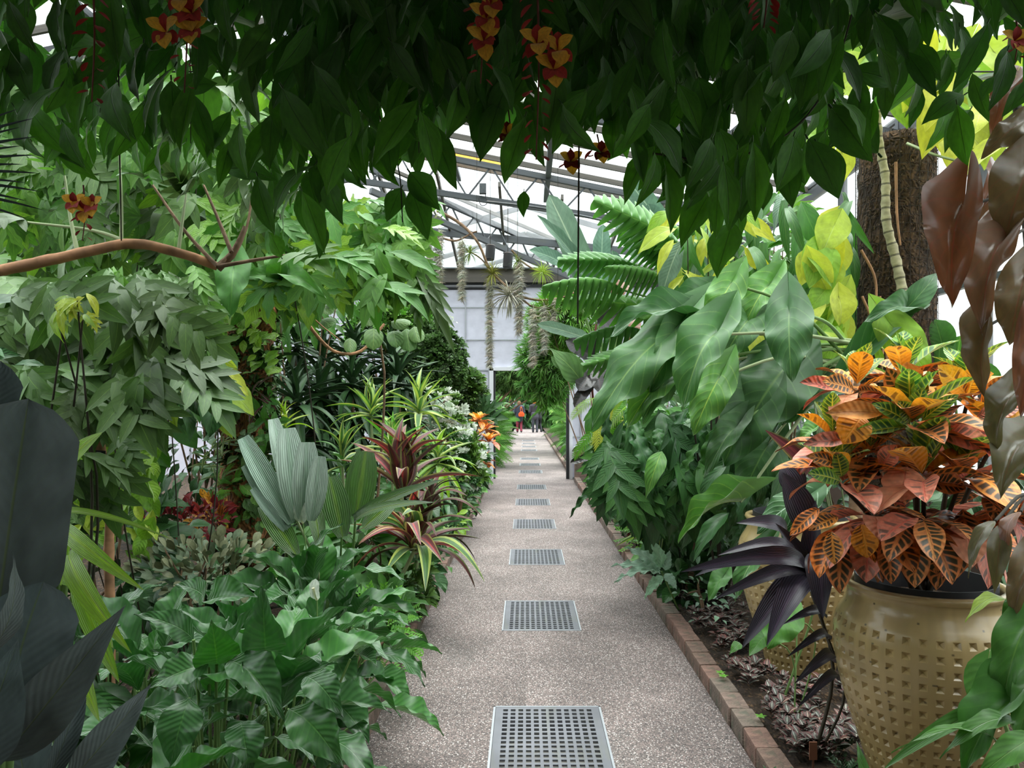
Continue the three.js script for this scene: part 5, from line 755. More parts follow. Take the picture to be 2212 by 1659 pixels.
{ // striped groundcover rosettes
  reseed(331);
  const label = 'small rosette of dark red and silver striped leaves behind the right brick edging';
  for (let i = 0; i < 290; i++) {
    const d = 3.0 + 2.6 * Math.pow(rnd(), 1.3), x = PR + 0.13 + rr(0, d < 3.4 ? 0.12 : 0.3) + Math.max(0, rr(-0.3, 0.25)), p = V(x, SOIL + rr(0.0, 0.04), -d); if (Math.hypot(x - 1.46, d - 2.75) < 0.33 || Math.hypot(x - 1.5, d - 4.1) < 0.34) continue;
    const t = thing('striped_groundcover', label, 'plant', p, 'striped groundcover rosettes beside the right brick edging');
    const n = d < 4.4 ? 8 : 6, L = rr(0.042, 0.06); for (let k = 0; k < n; k++) { const a = k * 2.4 + rr(0, 1), e = rr(0.1, 0.7), B = p.clone().add(V(0, 0.02 + 0.004 * k, 0)); leaf(t, 'leaf', G.small[0], rnd() < 0.12 ? M.peper[2] : pick(M.peper.slice(0, 2)), B, B.clone().add(V(Math.cos(a) * Math.cos(e), Math.sin(e), Math.sin(a) * Math.cos(e)).multiplyScalar(L)), { w: 1.3 }); }
  }
  const low = [[5.0, 'silverphil', 'small', 'pale silvery groundcover just behind the right brick edge'], [5.6, 'deep', 'heart', 'dark groundcover under the silvery philodendron'], [6.4, 'green', 'heart', 'low green groundcover on the right edge beside the third grating'], [7.4, 'fern', 'sprig', 'feathery green plant on the right edge near the fourth grating'], [8.3, 'deep', 'vine', 'dark leafy plant on the right edge past the fourth grating'], [9.4, 'green', 'pinn', 'lobed green plant on the right edge beside the fifth grating'], [10.6, 'deep', 'vine', 'dark plant on the right edge before the sixth grating'], [12, 'green', 'vine', 'green plant on the right edge near the brick kerb end'], [13.3, 'deep', 'lance', 'dark plant at the right edge close to the door jamb']];
  for (const [d, m, g, l] of low) bush('edge_plant', l, 'plant', V(PR + 0.24, 0.17 + d * 0.012, -d), [0.18, 0.15 + d * 0.01, 0.45], { geos: G[g], mats: M[m], n: 60, L: g === 'small' ? [0.04, 0.07] : [0.1, 0.18], droop: 0, faceUp: 1, stems: 2, foot: V(PR + 0.25, SOIL - 0.02, -d), group: 'low plants on the right path edge' });
  const sp = thing('silvery_philodendron', 'pale mint-green philodendron with wavy leaves beside the right edge of the path', 'plant', soil(1.08, 5.25));
  leaves(sp, [['wavy', M.silverphil[0], 1427, 1234, 5.1, 1322, 1222, 5.00, 29], ['wavy', M.silverphil[0], 1427, 1229, 5.1, 1350, 1182, 5.10, 32], ['wavy', M.silverphil[1], 1432, 1226, 5.1, 1406, 1164, 5.10, 32], ['wavy', M.silverphil[0], 1427, 1239, 5.1, 1327, 1256, 4.95, 27], ['wavy', M.silverphil[1], 1430, 1244, 5.1, 1392, 1294, 4.95, 27], ['wavy', M.silverphil[0], 1437, 1232, 5.1, 1447, 1189, 5.10, 25], ['wavy', M.silverphil[0], 1437, 1239, 5.1, 1462, 1274, 5.00, 25]], 'leaf', 0.8); petiole(sp, sp.position, at(1429, 1234, 5.1), 0.006);
  const gr = thing('striped_grass_lily', 'grassy clump of yellow and green striped narrow leaves at the right edge', 'plant', soil(1.2, 6.1)); rosette(gr, at(1430, 1150, 6), 60, [0.22, 0.4], { geos: G.strap, mats: [M.drac[0], M.dracYellow[1], M.green[0]], tilt: [1.3, -0.6], w: 0.7 });
  const ml = thing('leafy_groundcover', 'bright green seedlings beside the brick edging', 'plant', soil(1.14, 4.0)); for (const [px, py, d] of [[1556, 1412, 3.9], [1643, 1550, 3.35], [1562, 1418, 3.85]]) { const p = at(px, py, d); p.y = SOIL + 0.03; for (let k = 0; k < 5; k++) leaf(ml, 'leaf', G.small[0], M.fern[2], p, p.clone().add(V(Math.cos(k * 1.3) * 0.03, 0.012, Math.sin(k * 1.3) * 0.03))); }
  const sd = thing('dark_seedlings', 'small dark green cut-leaved plants in the bare soil beside the big pot', 'plant', soil(1.12, 2.72)); for (const [px, py, d] of [[1760, 1630, 2.75], [1700, 1650, 2.8], [1830, 1600, 2.9], [1820, 1540, 3.1]]) { const p = at(px, py, d); p.y = SOIL; rosette(sd, p, 9, [0.06, 0.1], { geos: G.sprig, mats: M.deep, tilt: [1.1, 0.1] }); }
}
{ // large philodendrons with long stalks
  reseed(341);
  const root = at(1838, 775, 4.1), t = thing('arrow_leaved_philodendron', 'philodendron with very large drooping arrow-shaped leaves on long stalks right of the path', 'plant', V(root.x, SOIL - 0.03, root.z));
  const A = M.arrow, rows = [
    ['arrow', A[1], 1705, 672, 3.55, 1710, 822, 3.4, 104, 0.1, 0], ['arrow', A[0], 1550, 722, 3.55, 1474, 888, 3.4, 108, 0.15, 1], ['arrow', A[2], 1580, 612, 3.75, 1528, 712, 3.7, 78, 0, 0], ['arrow', A[0], 1450, 720, 3.9, 1278, 925, 3.7, 120, 0.25, 0], ['arrow', A[1], 1480, 692, 4.0, 1308, 738, 3.9, 70, 0.4, 1],
    ['arrow', A[2], 1440, 815, 3.95, 1352, 930, 3.8, 76, 0, 1], ['arrow', A[0], 1470, 790, 3.9, 1388, 912, 3.75, 70, 0.2, 0], ['arrow', A[2], 1555, 815, 3.7, 1497, 938, 3.6, 86, 0, 0], ['arrow', A[3], 1700, 790, 3.9, 1600, 940, 3.8, 170, 0, 0], ['arrow', A[1], 1860, 770, 3.75, 1980, 660, 3.8, 60, 0, 1],
    ['lance', A[1], 1935, 690, 3.7, 2026, 588, 3.75, 52, 0.3, 1], ['arrow', A[1], 1955, 672, 3.7, 1862, 700, 3.6, 52, 0, 1], ['arrow', M.limeheart[0], 1925, 702, 3.65, 2008, 818, 3.55, 84, 0, 0], ['arrow', A[3], 1640, 860, 3.9, 1560, 1010, 3.8, 130, 0, 2], ['arrow', A[3], 1760, 830, 4, 1690, 920, 3.9, 110, 0, 1], ['arrow', A[0], 1480, 725, 3.95, 1400, 850, 3.8, 90, 0, 2],
    ['arrow', A[3], 1590, 925, 3.75, 1520, 1035, 3.6, 56, 0, 1], ['arrow', A[2], 1600, 1085, 3.7, 1465, 1175, 3.6, 46, 0.5, 2], ['arrow', A[2], 1760, 930, 3.3, 1725, 965, 3.25, 30, 0.3, 2], ['arrow', A[3], 1660, 960, 3.9, 1600, 1080, 3.8, 100, 0, 0], ['arrow', A[1], 1520, 640, 4.2, 1430, 700, 4.1, 70, 0, 1], ['arrow', A[0], 1620, 690, 4, 1560, 780, 3.9, 90, 0, 2], ['arrow', A[2], 1660, 620, 4.1, 1600, 720, 4, 70, 0, 1],
  ];
  leaves(t, rows);
  rows.forEach(([, , bx, by, bd], i) => { if (i < 20) { const e = at(bx, by, bd); bentStalk(t, [root.clone().add(V(rr(-0.06, 0.02), rr(-0.06, 0.1), 0.05)), root.clone().lerp(e, 0.55).add(V(0, 0.06, 0.06)), e], 0.012, 0.007, i % 2 ? stalkPale : stalkGreen); } });
  mesh('stem', stem([t.position.clone(), at(1850, 1000, 4.15), root].map((p) => p.clone().sub(t.position)), 0.035, 0.04, 10, 9, 0.3), matBark, t);
  // white-veined leaf near the second pot
  const w = thing('white_veined_anthurium', 'dark green leaf with bold white veins leaning on the second pot', 'plant', soil(1.2, 3.55)); leaves(w, [['arrow', M.whitevein[0], 1740, 1075, 3.4, 1635, 1150, 3.35, 76, 0.1, 0], ['arrow', M.whitevein[0], 1745, 1100, 3.45, 1690, 1180, 3.35, 60, 0.1, 1]]); bentStalk(w, [w.position, at(1770, 1250, 3.5), at(1740, 1080, 3.42)], 0.006, 0.005, stalkGreen);
  const lp = thing('potside_philodendron', 'soft green philodendron leaves hanging in front of the second pot', 'plant', soil(1.2, 3.35)); leaves(lp, [['arrow', M.arrow[0], 1650, 1195, 3.4, 1588, 1298, 3.3, 52, 0.2, 1], ['arrow', M.green[2], 1700, 1330, 3.2, 1658, 1400, 3.1, 84, 0, 0], ['heart', M.green[0], 1650, 1375, 3.25, 1618, 1418, 3.15, 44, 0, 0], ['lance', M.green[0], 1600, 1390, 3.3, 1575, 1415, 3.25, 22], ['arrow', M.green[1], 1560, 1250, 3.6, 1530, 1300, 3.5, 40]]); for (const [x, y, d] of [[1650, 1195, 3.4], [1700, 1330, 3.2], [1650, 1375, 3.25]]) bentStalk(lp, [lp.position, at(x + 60, y + 40, d + 0.1), at(x, y, d)], 0.004, 0.003, stalkGreen);
}
{ // wavy-leaved and mixed foliage masses right of the path
  reseed(351);
  const big = (name, label, px, d, fn) => { const t = thing(name, label, 'plant', ground(px, d)); fn(t); return t; };
  const edge = (x, y) => x > 1262 + Math.max(0, y - 930) * 0.55;
  big('wavy_leaved_philodendron', 'dark philodendron with long ruffled strap leaves hanging over the right path edge', 1480, 5.6, (t) => { mass(t, 110, [1290, 1620, 880, 1050], [4.7, 6], [100, 180], [65, 112], [...G.wavy, ...G.wavy, ...G.lance, ...G.pinn], [M.deep[0], M.deep[2], M.deep[3], M.arrow[1], M.green[1]], { stems: 1, inside: edge }); leaves(t, [['wavy', M.deep[0], 1300, 1035, 5.8, 1230, 1118, 5.7, 20, 0, 1], ['wavy', M.deep[2], 1380, 905, 5.2, 1330, 1000, 5.1, 44, 0, 0], ['wavy', M.deep[2], 1395, 960, 5.1, 1335, 1058, 5, 40, 0, 1], ['wavy', M.deep[2], 1420, 925, 5, 1428, 990, 4.9, 30], ['lance', M.arrow[2], 1430, 975, 4.6, 1395, 1080, 4.5, 42, 0, 1]]); });
  big('wavy_leaved_philodendron', 'second ruffled philodendron behind the black cordyline', 1650, 5, (t) => mass(t, 70, [1560, 1740, 950, 1110], [4.5, 5.2], [90, 160], [70, 130], [...G.wavy, ...G.lance], [M.deep[0], M.deep[1], M.arrow[3], M.arrow[1]], { stems: 1 }));
  big('mixed_foliage', 'dark leafy plants between the ruffled philodendron and the door jamb', 1330, 8.5, (t) => mass(t, 120, [1240, 1420, 860, 1090], [7, 10], [60, 110], [60, 115], [...G.vine, ...G.lance, ...G.pinn], [M.deep[0], M.deep[1], M.green[1], M.green[0]], { stems: 2, inside: edge }));
  big('yellow_fern', 'small bright yellow fern-like leaves among the dark foliage near the doorway', 1330, 7.4, (t) => mass(t, 26, [1290, 1360, 820, 950], [6.8, 7.4], [60, 100], [60, 140], G.fern, [M.gold[0], M.lime[0], M.fern[2]], { stems: 4, sr: 0.008 }));
  big('swiss_cheese_philodendron', 'philodendron with comb-like slit leaves arching left in the upper right', 1480, 5.6, (t) => {
    const rows = [[1470, 530, 1282, 432, 90], [1430, 505, 1330, 430, 70], [1375, 572, 1206, 562, 62], [1350, 628, 1172, 618, 66], [1480, 672, 1225, 648, 74], [1400, 720, 1240, 735, 62], [1400, 760, 1260, 790, 56], [1480, 500, 1350, 470, 74], [1490, 560, 1380, 520, 80], [1440, 600, 1310, 575, 60], [1500, 640, 1390, 690, 60], [1450, 560, 1340, 500, 70]].map(([a, b, c, d, w], i) => ['monst', M.monst[i % 3], a, b, 5.2 + (i % 3) * 0.2, c, d, 5.0 + (i % 3) * 0.2, w, i % 2 ? 0.3 : -0.2]);
    leaves(t, rows); rows.forEach(([, , a, b, d]) => bentStalk(t, [at(1560, 760, 5.6), at((a + 1560) / 2, (b + 700) / 2, 5.5), at(a, b, d)], 0.009, 0.006, stalkGreen)); bentStalk(t, [t.position, at(1560, 900, 5.6), at(1560, 760, 5.6)], 0.03, 0.02, matBark, 'stem');
  });
  big('banana_plant', 'banana plant with tall upright pale-ribbed leaves against the roof', 1290, 9, (t) => {
    const rows = [[1285, 640, 1186, 420, 56], [1278, 655, 1160, 465, 26], [1302, 640, 1303, 484, 38], [1375, 570, 1326, 476, 44], [1430, 490, 1352, 384, 50], [1230, 602, 1143, 540, 36], [1275, 735, 1160, 700, 26], [1330, 640, 1322, 540, 40], [1440, 540, 1400, 440, 50]].map(([a, b, c, d, w], i) => ['banana', M.banana[i % 3], a, b, 8.8, c, d, 8.6 - (i % 2) * 0.3, w, i % 2 ? 0.3 : -0.1]);
    leaves(t, rows); rows.forEach(([, , a, b, d]) => bentStalk(t, [at(1310, 850, 9), at((a + 1310) / 2, (b + 800) / 2, 8.95), at(a, b, d)], 0.018, 0.012, stalkGreen)); bentStalk(t, [t.position, at(1310, 960, 9), at(1310, 850, 9)], 0.06, 0.05, stalkGreen, 'stem');
  });
  big('rubber_plant', 'rubber plant with glossy blackish oval leaves above the right door jamb', 1275, 8, (t) => { const c = at(1280, 790, 7.8); bentStalk(t, [t.position, at(1285, 900, 7.9), c, at(1288, 700, 7.8)], 0.02, 0.01, stalkRed, 'stem'); leaves(t, [['paddle', M.ficus[0], 1283, 778, 7.8, 1222, 735, 7.7, 34], ['paddle', M.ficus[0], 1285, 800, 7.8, 1250, 845, 7.6, 40], ['paddle', M.ficus[1], 1288, 790, 7.8, 1300, 850, 7.6, 36], ['paddle', M.ficus[0], 1290, 770, 7.8, 1330, 800, 7.7, 34], ['paddle', M.ficus[0], 1288, 760, 7.8, 1268, 720, 7.7, 30], ['paddle', M.ficus[1], 1285, 820, 7.8, 1240, 880, 7.6, 26], ['paddle', M.ficus[0], 1270, 990, 7.8, 1232, 1000, 7.7, 16], ['paddle', M.ficus[1], 1272, 970, 7.8, 1235, 975, 7.6, 14], ['paddle', M.ficus[0], 1290, 700, 7.8, 1350, 680, 7.7, 40], ['paddle', M.burg[2], 1350, 610, 7.8, 1325, 640, 7.7, 36], ['paddle', M.burg[2], 1370, 690, 7.6, 1360, 740, 7.5, 34], ['lance', M.round[2], 1255, 825, 7.7, 1186, 752, 7.6, 56], ['banana', M.round[2], 1250, 820, 7.7, 1190, 770, 7.6, 30]]); });
  big('golden_climber', 'climber with yellow-lime pointed leaves in the upper right, left of the fibre-wrapped post', 1560, 5.2, (t) => { mass(t, 50, [1430, 1640, 430, 700], [4.4, 5.1], [60, 110], [40, 150], [...G.vine, ...G.lance, ...G.vine], [M.gold[0], M.gold[1], M.gold[2], M.gold[3], M.limeheart[0]], { stems: 8, sr: 0.01 }); });
  big('pothos_vine', 'golden pothos with big yellow heart leaves climbing the left side of the fibre-wrapped post', 1850, 5, (t) => { mass(t, 24, [1745, 1830, 290, 720], [4.35, 4.7], [60, 95], [60, 130], G.heart, [M.gold[0], M.gold[1], M.gold[2], M.limeheart[0]], { stems: 7, sr: 0.008, stemMat: stalkPale }); mass(t, 16, [1770, 1920, 690, 800], [4.2, 4.4], [50, 85], [30, 150], [...G.vine, ...G.heart], [M.limeheart[0], M.gold[1]]); });
  big('pothos_vine', 'yellow-leaved pothos spilling around the top of the fibre-wrapped post', 1990, 4.6, (t) => { mass(t, 44, [1830, 2160, 90, 330], [3.6, 4.6], [70, 120], [30, 150], G.heart, [M.gold[0], M.gold[2], M.limeheart[0], M.gold[1]], { inside: (x, y) => y < 420 && !(x > 1840 && x < 2030 && y > 230) }); bentStalk(t, [at(1960, 310, 4.6), at(2040, 340, 4.3), at(2110, 350, 4.2), at(2150, 300, 4.1)], 0.01, 0.006, stalkPale, 'stem'); mesh('stem', stem([t.position.clone(), at(2005, 800, 5.1), at(1985, 320, 5.1)].map((p) => p.clone().sub(t.position)), 0.012, 0.01, 14, 6), stalkPale, t); });
  big('strap_leaved_climber', 'tangle of hanging strap leaves and aerial roots between the golden climber and the post', 1680, 5.6, (t) => mass(t, 130, [1470, 1850, 410, 740], [4.7, 5.8], [100, 180], [60, 125], [...G.lance, ...G.blade], [M.green[0], M.green[1], M.banana[0], M.arrow[0], M.green[3]], { stems: 2, sr: 0.006 }));
  big('fiddle_leaf_fig', 'broad rounded ribbed green leaves right of the fibre-wrapped post', 2060, 4.9, (t) => { leaves(t, [['round', M.green[2], 2060, 830, 4.8, 2075, 725, 4.75, 90], ['round', M.green[0], 2030, 800, 4.8, 2030, 700, 4.8, 70], ['round', M.green[0], 2120, 850, 4.8, 2110, 780, 4.75, 80], ['round', M.green[1], 2040, 760, 4.8, 2020, 690, 4.8, 60], ['round', M.green[0], 2150, 860, 4.8, 2180, 820, 4.75, 70]]); bentStalk(t, [t.position, at(2070, 950, 4.9), at(2060, 830, 4.8)], 0.012, 0.008, stalkGreen, 'stem'); });
}
{ // fibre-wrapped post with its climbing stem
  reseed(361);
  const b = ground(1935, 5.0), t = thing('fibre_wrapped_post', 'thick post wrapped in brown coir fibre and wire mesh beside the glass wall', 'post', b), top = at(1935, 305, 5).y - b.y, r = 0.235;
  mesh('core', stem([V(0, 0, 0), V(0, top / 3, 0), V(0.005, top * 0.66, 0), V(0, top, 0)], r, r, 60, 32, 0.14), matFibre, t);
  stuff(t, 'loose_fibre', G.needle[0], std({ color: 0x6e5a44, roughness: 1 }), Array.from({ length: 2600 }, () => { const a = rr(-2.9, 0.9), y = rr(top * 0.35, top), p = b.clone().add(V(Math.cos(a) * r, y, -Math.sin(a) * r)); return leafMatrix(p, p.clone().add(V(Math.cos(a) + rr(-1, 1), rr(-1.2, 1), -Math.sin(a) + rr(-1, 1)).normalize().multiplyScalar(rr(0.02, 0.05)))); }), tone);
  const w = []; for (let i = 0; i < 26; i++) { const a = i / 26 * 6.283; w.push(bar(V(Math.cos(a) * (r + 0.012), top * 0.3, Math.sin(a) * (r + 0.012)), V(Math.cos(a) * (r + 0.012), top, Math.sin(a) * (r + 0.012)), 0.0025)); } for (let y = top * 0.3; y < top; y += 0.055) w.push(new THREE.TorusGeometry(r + 0.012, 0.0015, 4, 28).rotateX(Math.PI / 2).translate(0, y, 0)); mesh('wire_mesh', mergeGeometries(w.map((g) => { const k = g.index ? g.toNonIndexed() : g; return k; })), matWire, t);
  const s = thing('climbing_stem', 'pale ringed climbing stem running up the front of the fibre-wrapped post', 'vine', at(1945, 680, 4.7)), o = s.position;
  const ring = textures(64, 256, (x, y) => { const k = Math.abs((y * 6) % 1 - 0.5) < 0.08 ? 0.62 : 1, n = fbm(x * 6, y * 20, 170, 3); return [172 * k * (0.8 + 0.4 * n), 164 * k * (0.8 + 0.4 * n), 132 * k * (0.8 + 0.4 * n), k * 0.6 + n * 0.3]; }); for (const q of [ring.map, ring.bumpMap]) q.repeat.set(4, 2.2);
  mesh('stem', stem([at(1948, 690, 4.7), at(1950, 640, 4.72), at(1935, 560, 4.74), at(1915, 480, 4.74), at(1912, 380, 4.74), at(1898, 300, 4.74), at(1895, 200, 4.7)].map((p) => p.sub(o)), 0.03, 0.022, 46, 10, 0.12, 3), std({ ...ring, bumpScale: 0.006, roughness: 0.8 }), s);
  for (const pts of [[[1862, 640], [1885, 700], [1880, 790]], [[1935, 350], [1938, 470], [1945, 530]], [[1860, 540], [1890, 600], [1892, 680]], [[1900, 640], [1908, 720], [1905, 800]], [[1925, 700], [1915, 760], [1918, 800]]]) mesh('aerial_root', stem(pts.map(([x, y]) => at(x, y, 4.66).sub(o)), 0.009, 0.006, 10, 6), matBarkBrown, s);
}
{ // bronze leaves hanging at the right edge
  reseed(371);
  const t = thing('bronze_philodendron', 'bronze and burgundy arrow-shaped leaves hanging at the right edge against the glass', 'plant', V(1.6, SOIL - 0.03, -2.15)), A = M.burg;
  const rows = [['arrow', A[2], 2082, 448, 2.0, 2056, 668, 1.9, 112, 0.2, 2], ['arrow', A[0], 2178, 520, 2.0, 2120, 722, 1.9, 98, 0.2, 1], ['arrow', A[1], 2142, 700, 1.95, 2128, 862, 1.9, 62, 0.4, 2], ['arrow', A[0], 2165, 478, 2.1, 2110, 560, 2.0, 80, 0, 0], ['arrow', A[1], 2212, 600, 1.95, 2180, 742, 1.9, 96, 0, 0], ['arrow', A[3], 2200, 850, 1.9, 2150, 985, 1.85, 66, 0.3, 1], ['arrow', A[1], 2225, 360, 2.0, 2170, 520, 2.0, 120, 0, 1], ['arrow', A[0], 2150, 470, 2.2, 2190, 390, 2.2, 70, 0, 0], ['arrow', A[3], 2220, 960, 1.9, 2160, 1080, 1.8, 90, 0.3, 2], ['arrow', A[2], 2230, 700, 1.85, 2205, 900, 1.8, 60, 0, 0], ['lance', A[3], 2165, 1130, 1.9, 2148, 1285, 1.85, 46, 0, 0], ['lance', A[2], 2205, 1105, 1.9, 2178, 1215, 1.85, 40, 0.6, 1], ['lance', A[3], 2150, 1125, 1.9, 2092, 1250, 1.85, 34, 0.3, 1], ['arrow', A[1], 2215, 260, 2.0, 2120, 340, 2.0, 60, 0, 0], ['arrow', A[2], 2180, 200, 2.2, 2140, 300, 2.1, 60, 0, 1], ['arrow', A[0], 2205, 80, 2.2, 2180, 160, 2.1, 60, 0, 2], ['arrow', A[1], 2230, 1200, 1.8, 2185, 1340, 1.75, 60, 0, 1], ['arrow', A[2], 2160, 395, 2.3, 2120, 450, 2.2, 60, 0, 2], ['lance', M.gold[3], 2180, 1300, 1.8, 2085, 1345, 1.75, 44, 0.5, 1]];
  leaves(t, rows); bentStalk(t, [t.position, V(1.55, 1.0, -2.15), V(1.5, 1.7, -2.2), V(1.5, 2.5, -2.3)], 0.02, 0.012, stalkDark, 'stem');
  rows.forEach(([, , a, b, d]) => { const e = at(a, b, d); bentStalk(t, [V(1.52, e.y - 0.02, -2.18), V((1.52 + e.x) / 2, e.y + 0.05, (-2.18 + e.z) / 2), e], 0.006, 0.004, stalkDark); });
}
{ // green leaves in the lower right corner
  reseed(381);
  const t = thing('arching_green_plant', 'glossy green arching leaves in front of the big pot at the lower right corner', 'plant', soil(1.3, 1.75)), A = M.green;
  leaves(t, [['blade', A[0], 2170, 1528, 1.75, 1905, 1665, 1.7, 40, 0, 1], ['arrow', A[0], 2222, 1350, 1.75, 2165, 1530, 1.7, 84, 0.1, 1], ['heart', A[2], 2130, 1448, 1.9, 2110, 1550, 1.85, 78, 0, 0], ['arrow', A[3], 2225, 1500, 1.7, 2080, 1680, 1.65, 100, 0.4, 2], ['lance', A[2], 2170, 1622, 1.65, 1925, 1628, 1.6, 34, 0.5, 1], ['arrow', A[0], 2250, 1440, 1.7, 2195, 1610, 1.6, 80, 0, 0], ['lance', A[0], 2200, 1560, 1.65, 2030, 1640, 1.6, 50, 0.3, 1], ['lance', A[2], 2240, 1590, 1.6, 2100, 1690, 1.55, 60, 0, 0], ['arrow', A[1], 2235, 1290, 1.8, 2180, 1400, 1.75, 90, 0, 0], ['lance', A[0], 1880, 1720, 1.7, 1850, 1600, 1.75, 24, 0, 0]]);
  for (const [x, y, d] of [[2170, 1528, 1.75], [2215, 1360, 1.75], [2120, 1440, 1.9], [2225, 1500, 1.7], [2170, 1622, 1.65], [2235, 1290, 1.8]]) bentStalk(t, [t.position, at(x + 40, y + 90, d), at(x, y, d)], 0.007, 0.005, stalkGreen);
}
{ // backdrop on the right
  reseed(391);
  const back = [[2.1, 6.6, 1.2, [0.7, 1.1, 0.6], 'deep', 'vine', 'dark leafy shrub behind the arrow-leaved philodendron'], [1.7, 7.6, 0.9, [0.5, 0.8, 0.6], 'green', 'lance', 'green shrub behind the ruffled philodendron'], [2.6, 8.4, 2.2, [0.7, 1.1, 0.7], 'green', 'vine', 'green tree behind the comb-leaved philodendron'], [1.7, 10, 1.6, [0.5, 0.9, 0.7], 'deep', 'vine', 'dark shrub behind the rubber plant'], [2.3, 11.6, 2.1, [0.8, 1.3, 0.8], 'green', 'lance', 'leafy tree near the far right panels'], [1.6, 12.6, 1.0, [0.45, 0.8, 0.5], 'deep', 'vine', 'dark shrub right of the doorway'], [2.3, 5.6, 0.6, [0.6, 0.6, 0.4], 'deep', 'heart', 'dark undergrowth behind the second pot'], [1.35, 6.2, 0.55, [0.3, 0.45, 0.5], 'deep', 'lance', 'dark undergrowth behind the striped grass lily'], [2.5, 3.8, 0.8, [0.5, 0.7, 0.5], 'deep', 'vine', 'dark foliage behind the big croton'], [1.95, 6.0, 2.2, [0.5, 0.6, 0.4], 'green', 'lance', 'green leaves behind the golden climber'], [2.2, 7, 2.9, [0.6, 0.5, 0.5], 'papaya', 'lance', 'bright leaves high behind the strap-leaved climber']];
  for (const [x, d, y, r, m, g, label] of back) bush('leafy_shrub', label, 'shrub', V(x, y, -d), r, { geos: G[g], lowGeo: G.vineLow[0], mats: M[m], n: 60, more: Math.round(280 * r[0] * r[1] + 60), L: g === 'lance' ? [0.2, 0.36] : [0.12, 0.24], droop: -0.6, foot: V(x, SOIL - 0.04, -d) });
  bush('fern_pine', 'feathery dark green tree with narrow leaves beside and over the doorway', 'tree', at(1185, 790, 14.2), [0.52, 0.7, 0.4], { geos: G.spray, mats: [M.fern[1], M.shrub[0], M.fern[0]], n: 200, more: 120, L: [0.18, 0.32], droop: -0.2, part: 'sprig', foot: V(1.25, SOIL - 0.03, -14.2), stems: 2, sr: 0.016 });
  bush('fern_pine', 'lighter feathery tree above the rubber plant, in front of the end wall', 'tree', at(1215, 690, 13), [0.6, 0.5, 0.5], { geos: G.spray, mats: [M.shrub[2], M.fern[0], M.fern[2]], n: 160, more: 100, L: [0.16, 0.28], droop: -0.2, part: 'sprig', foot: V(1.35, SOIL - 0.03, -13), stems: 2, sr: 0.016 });
}
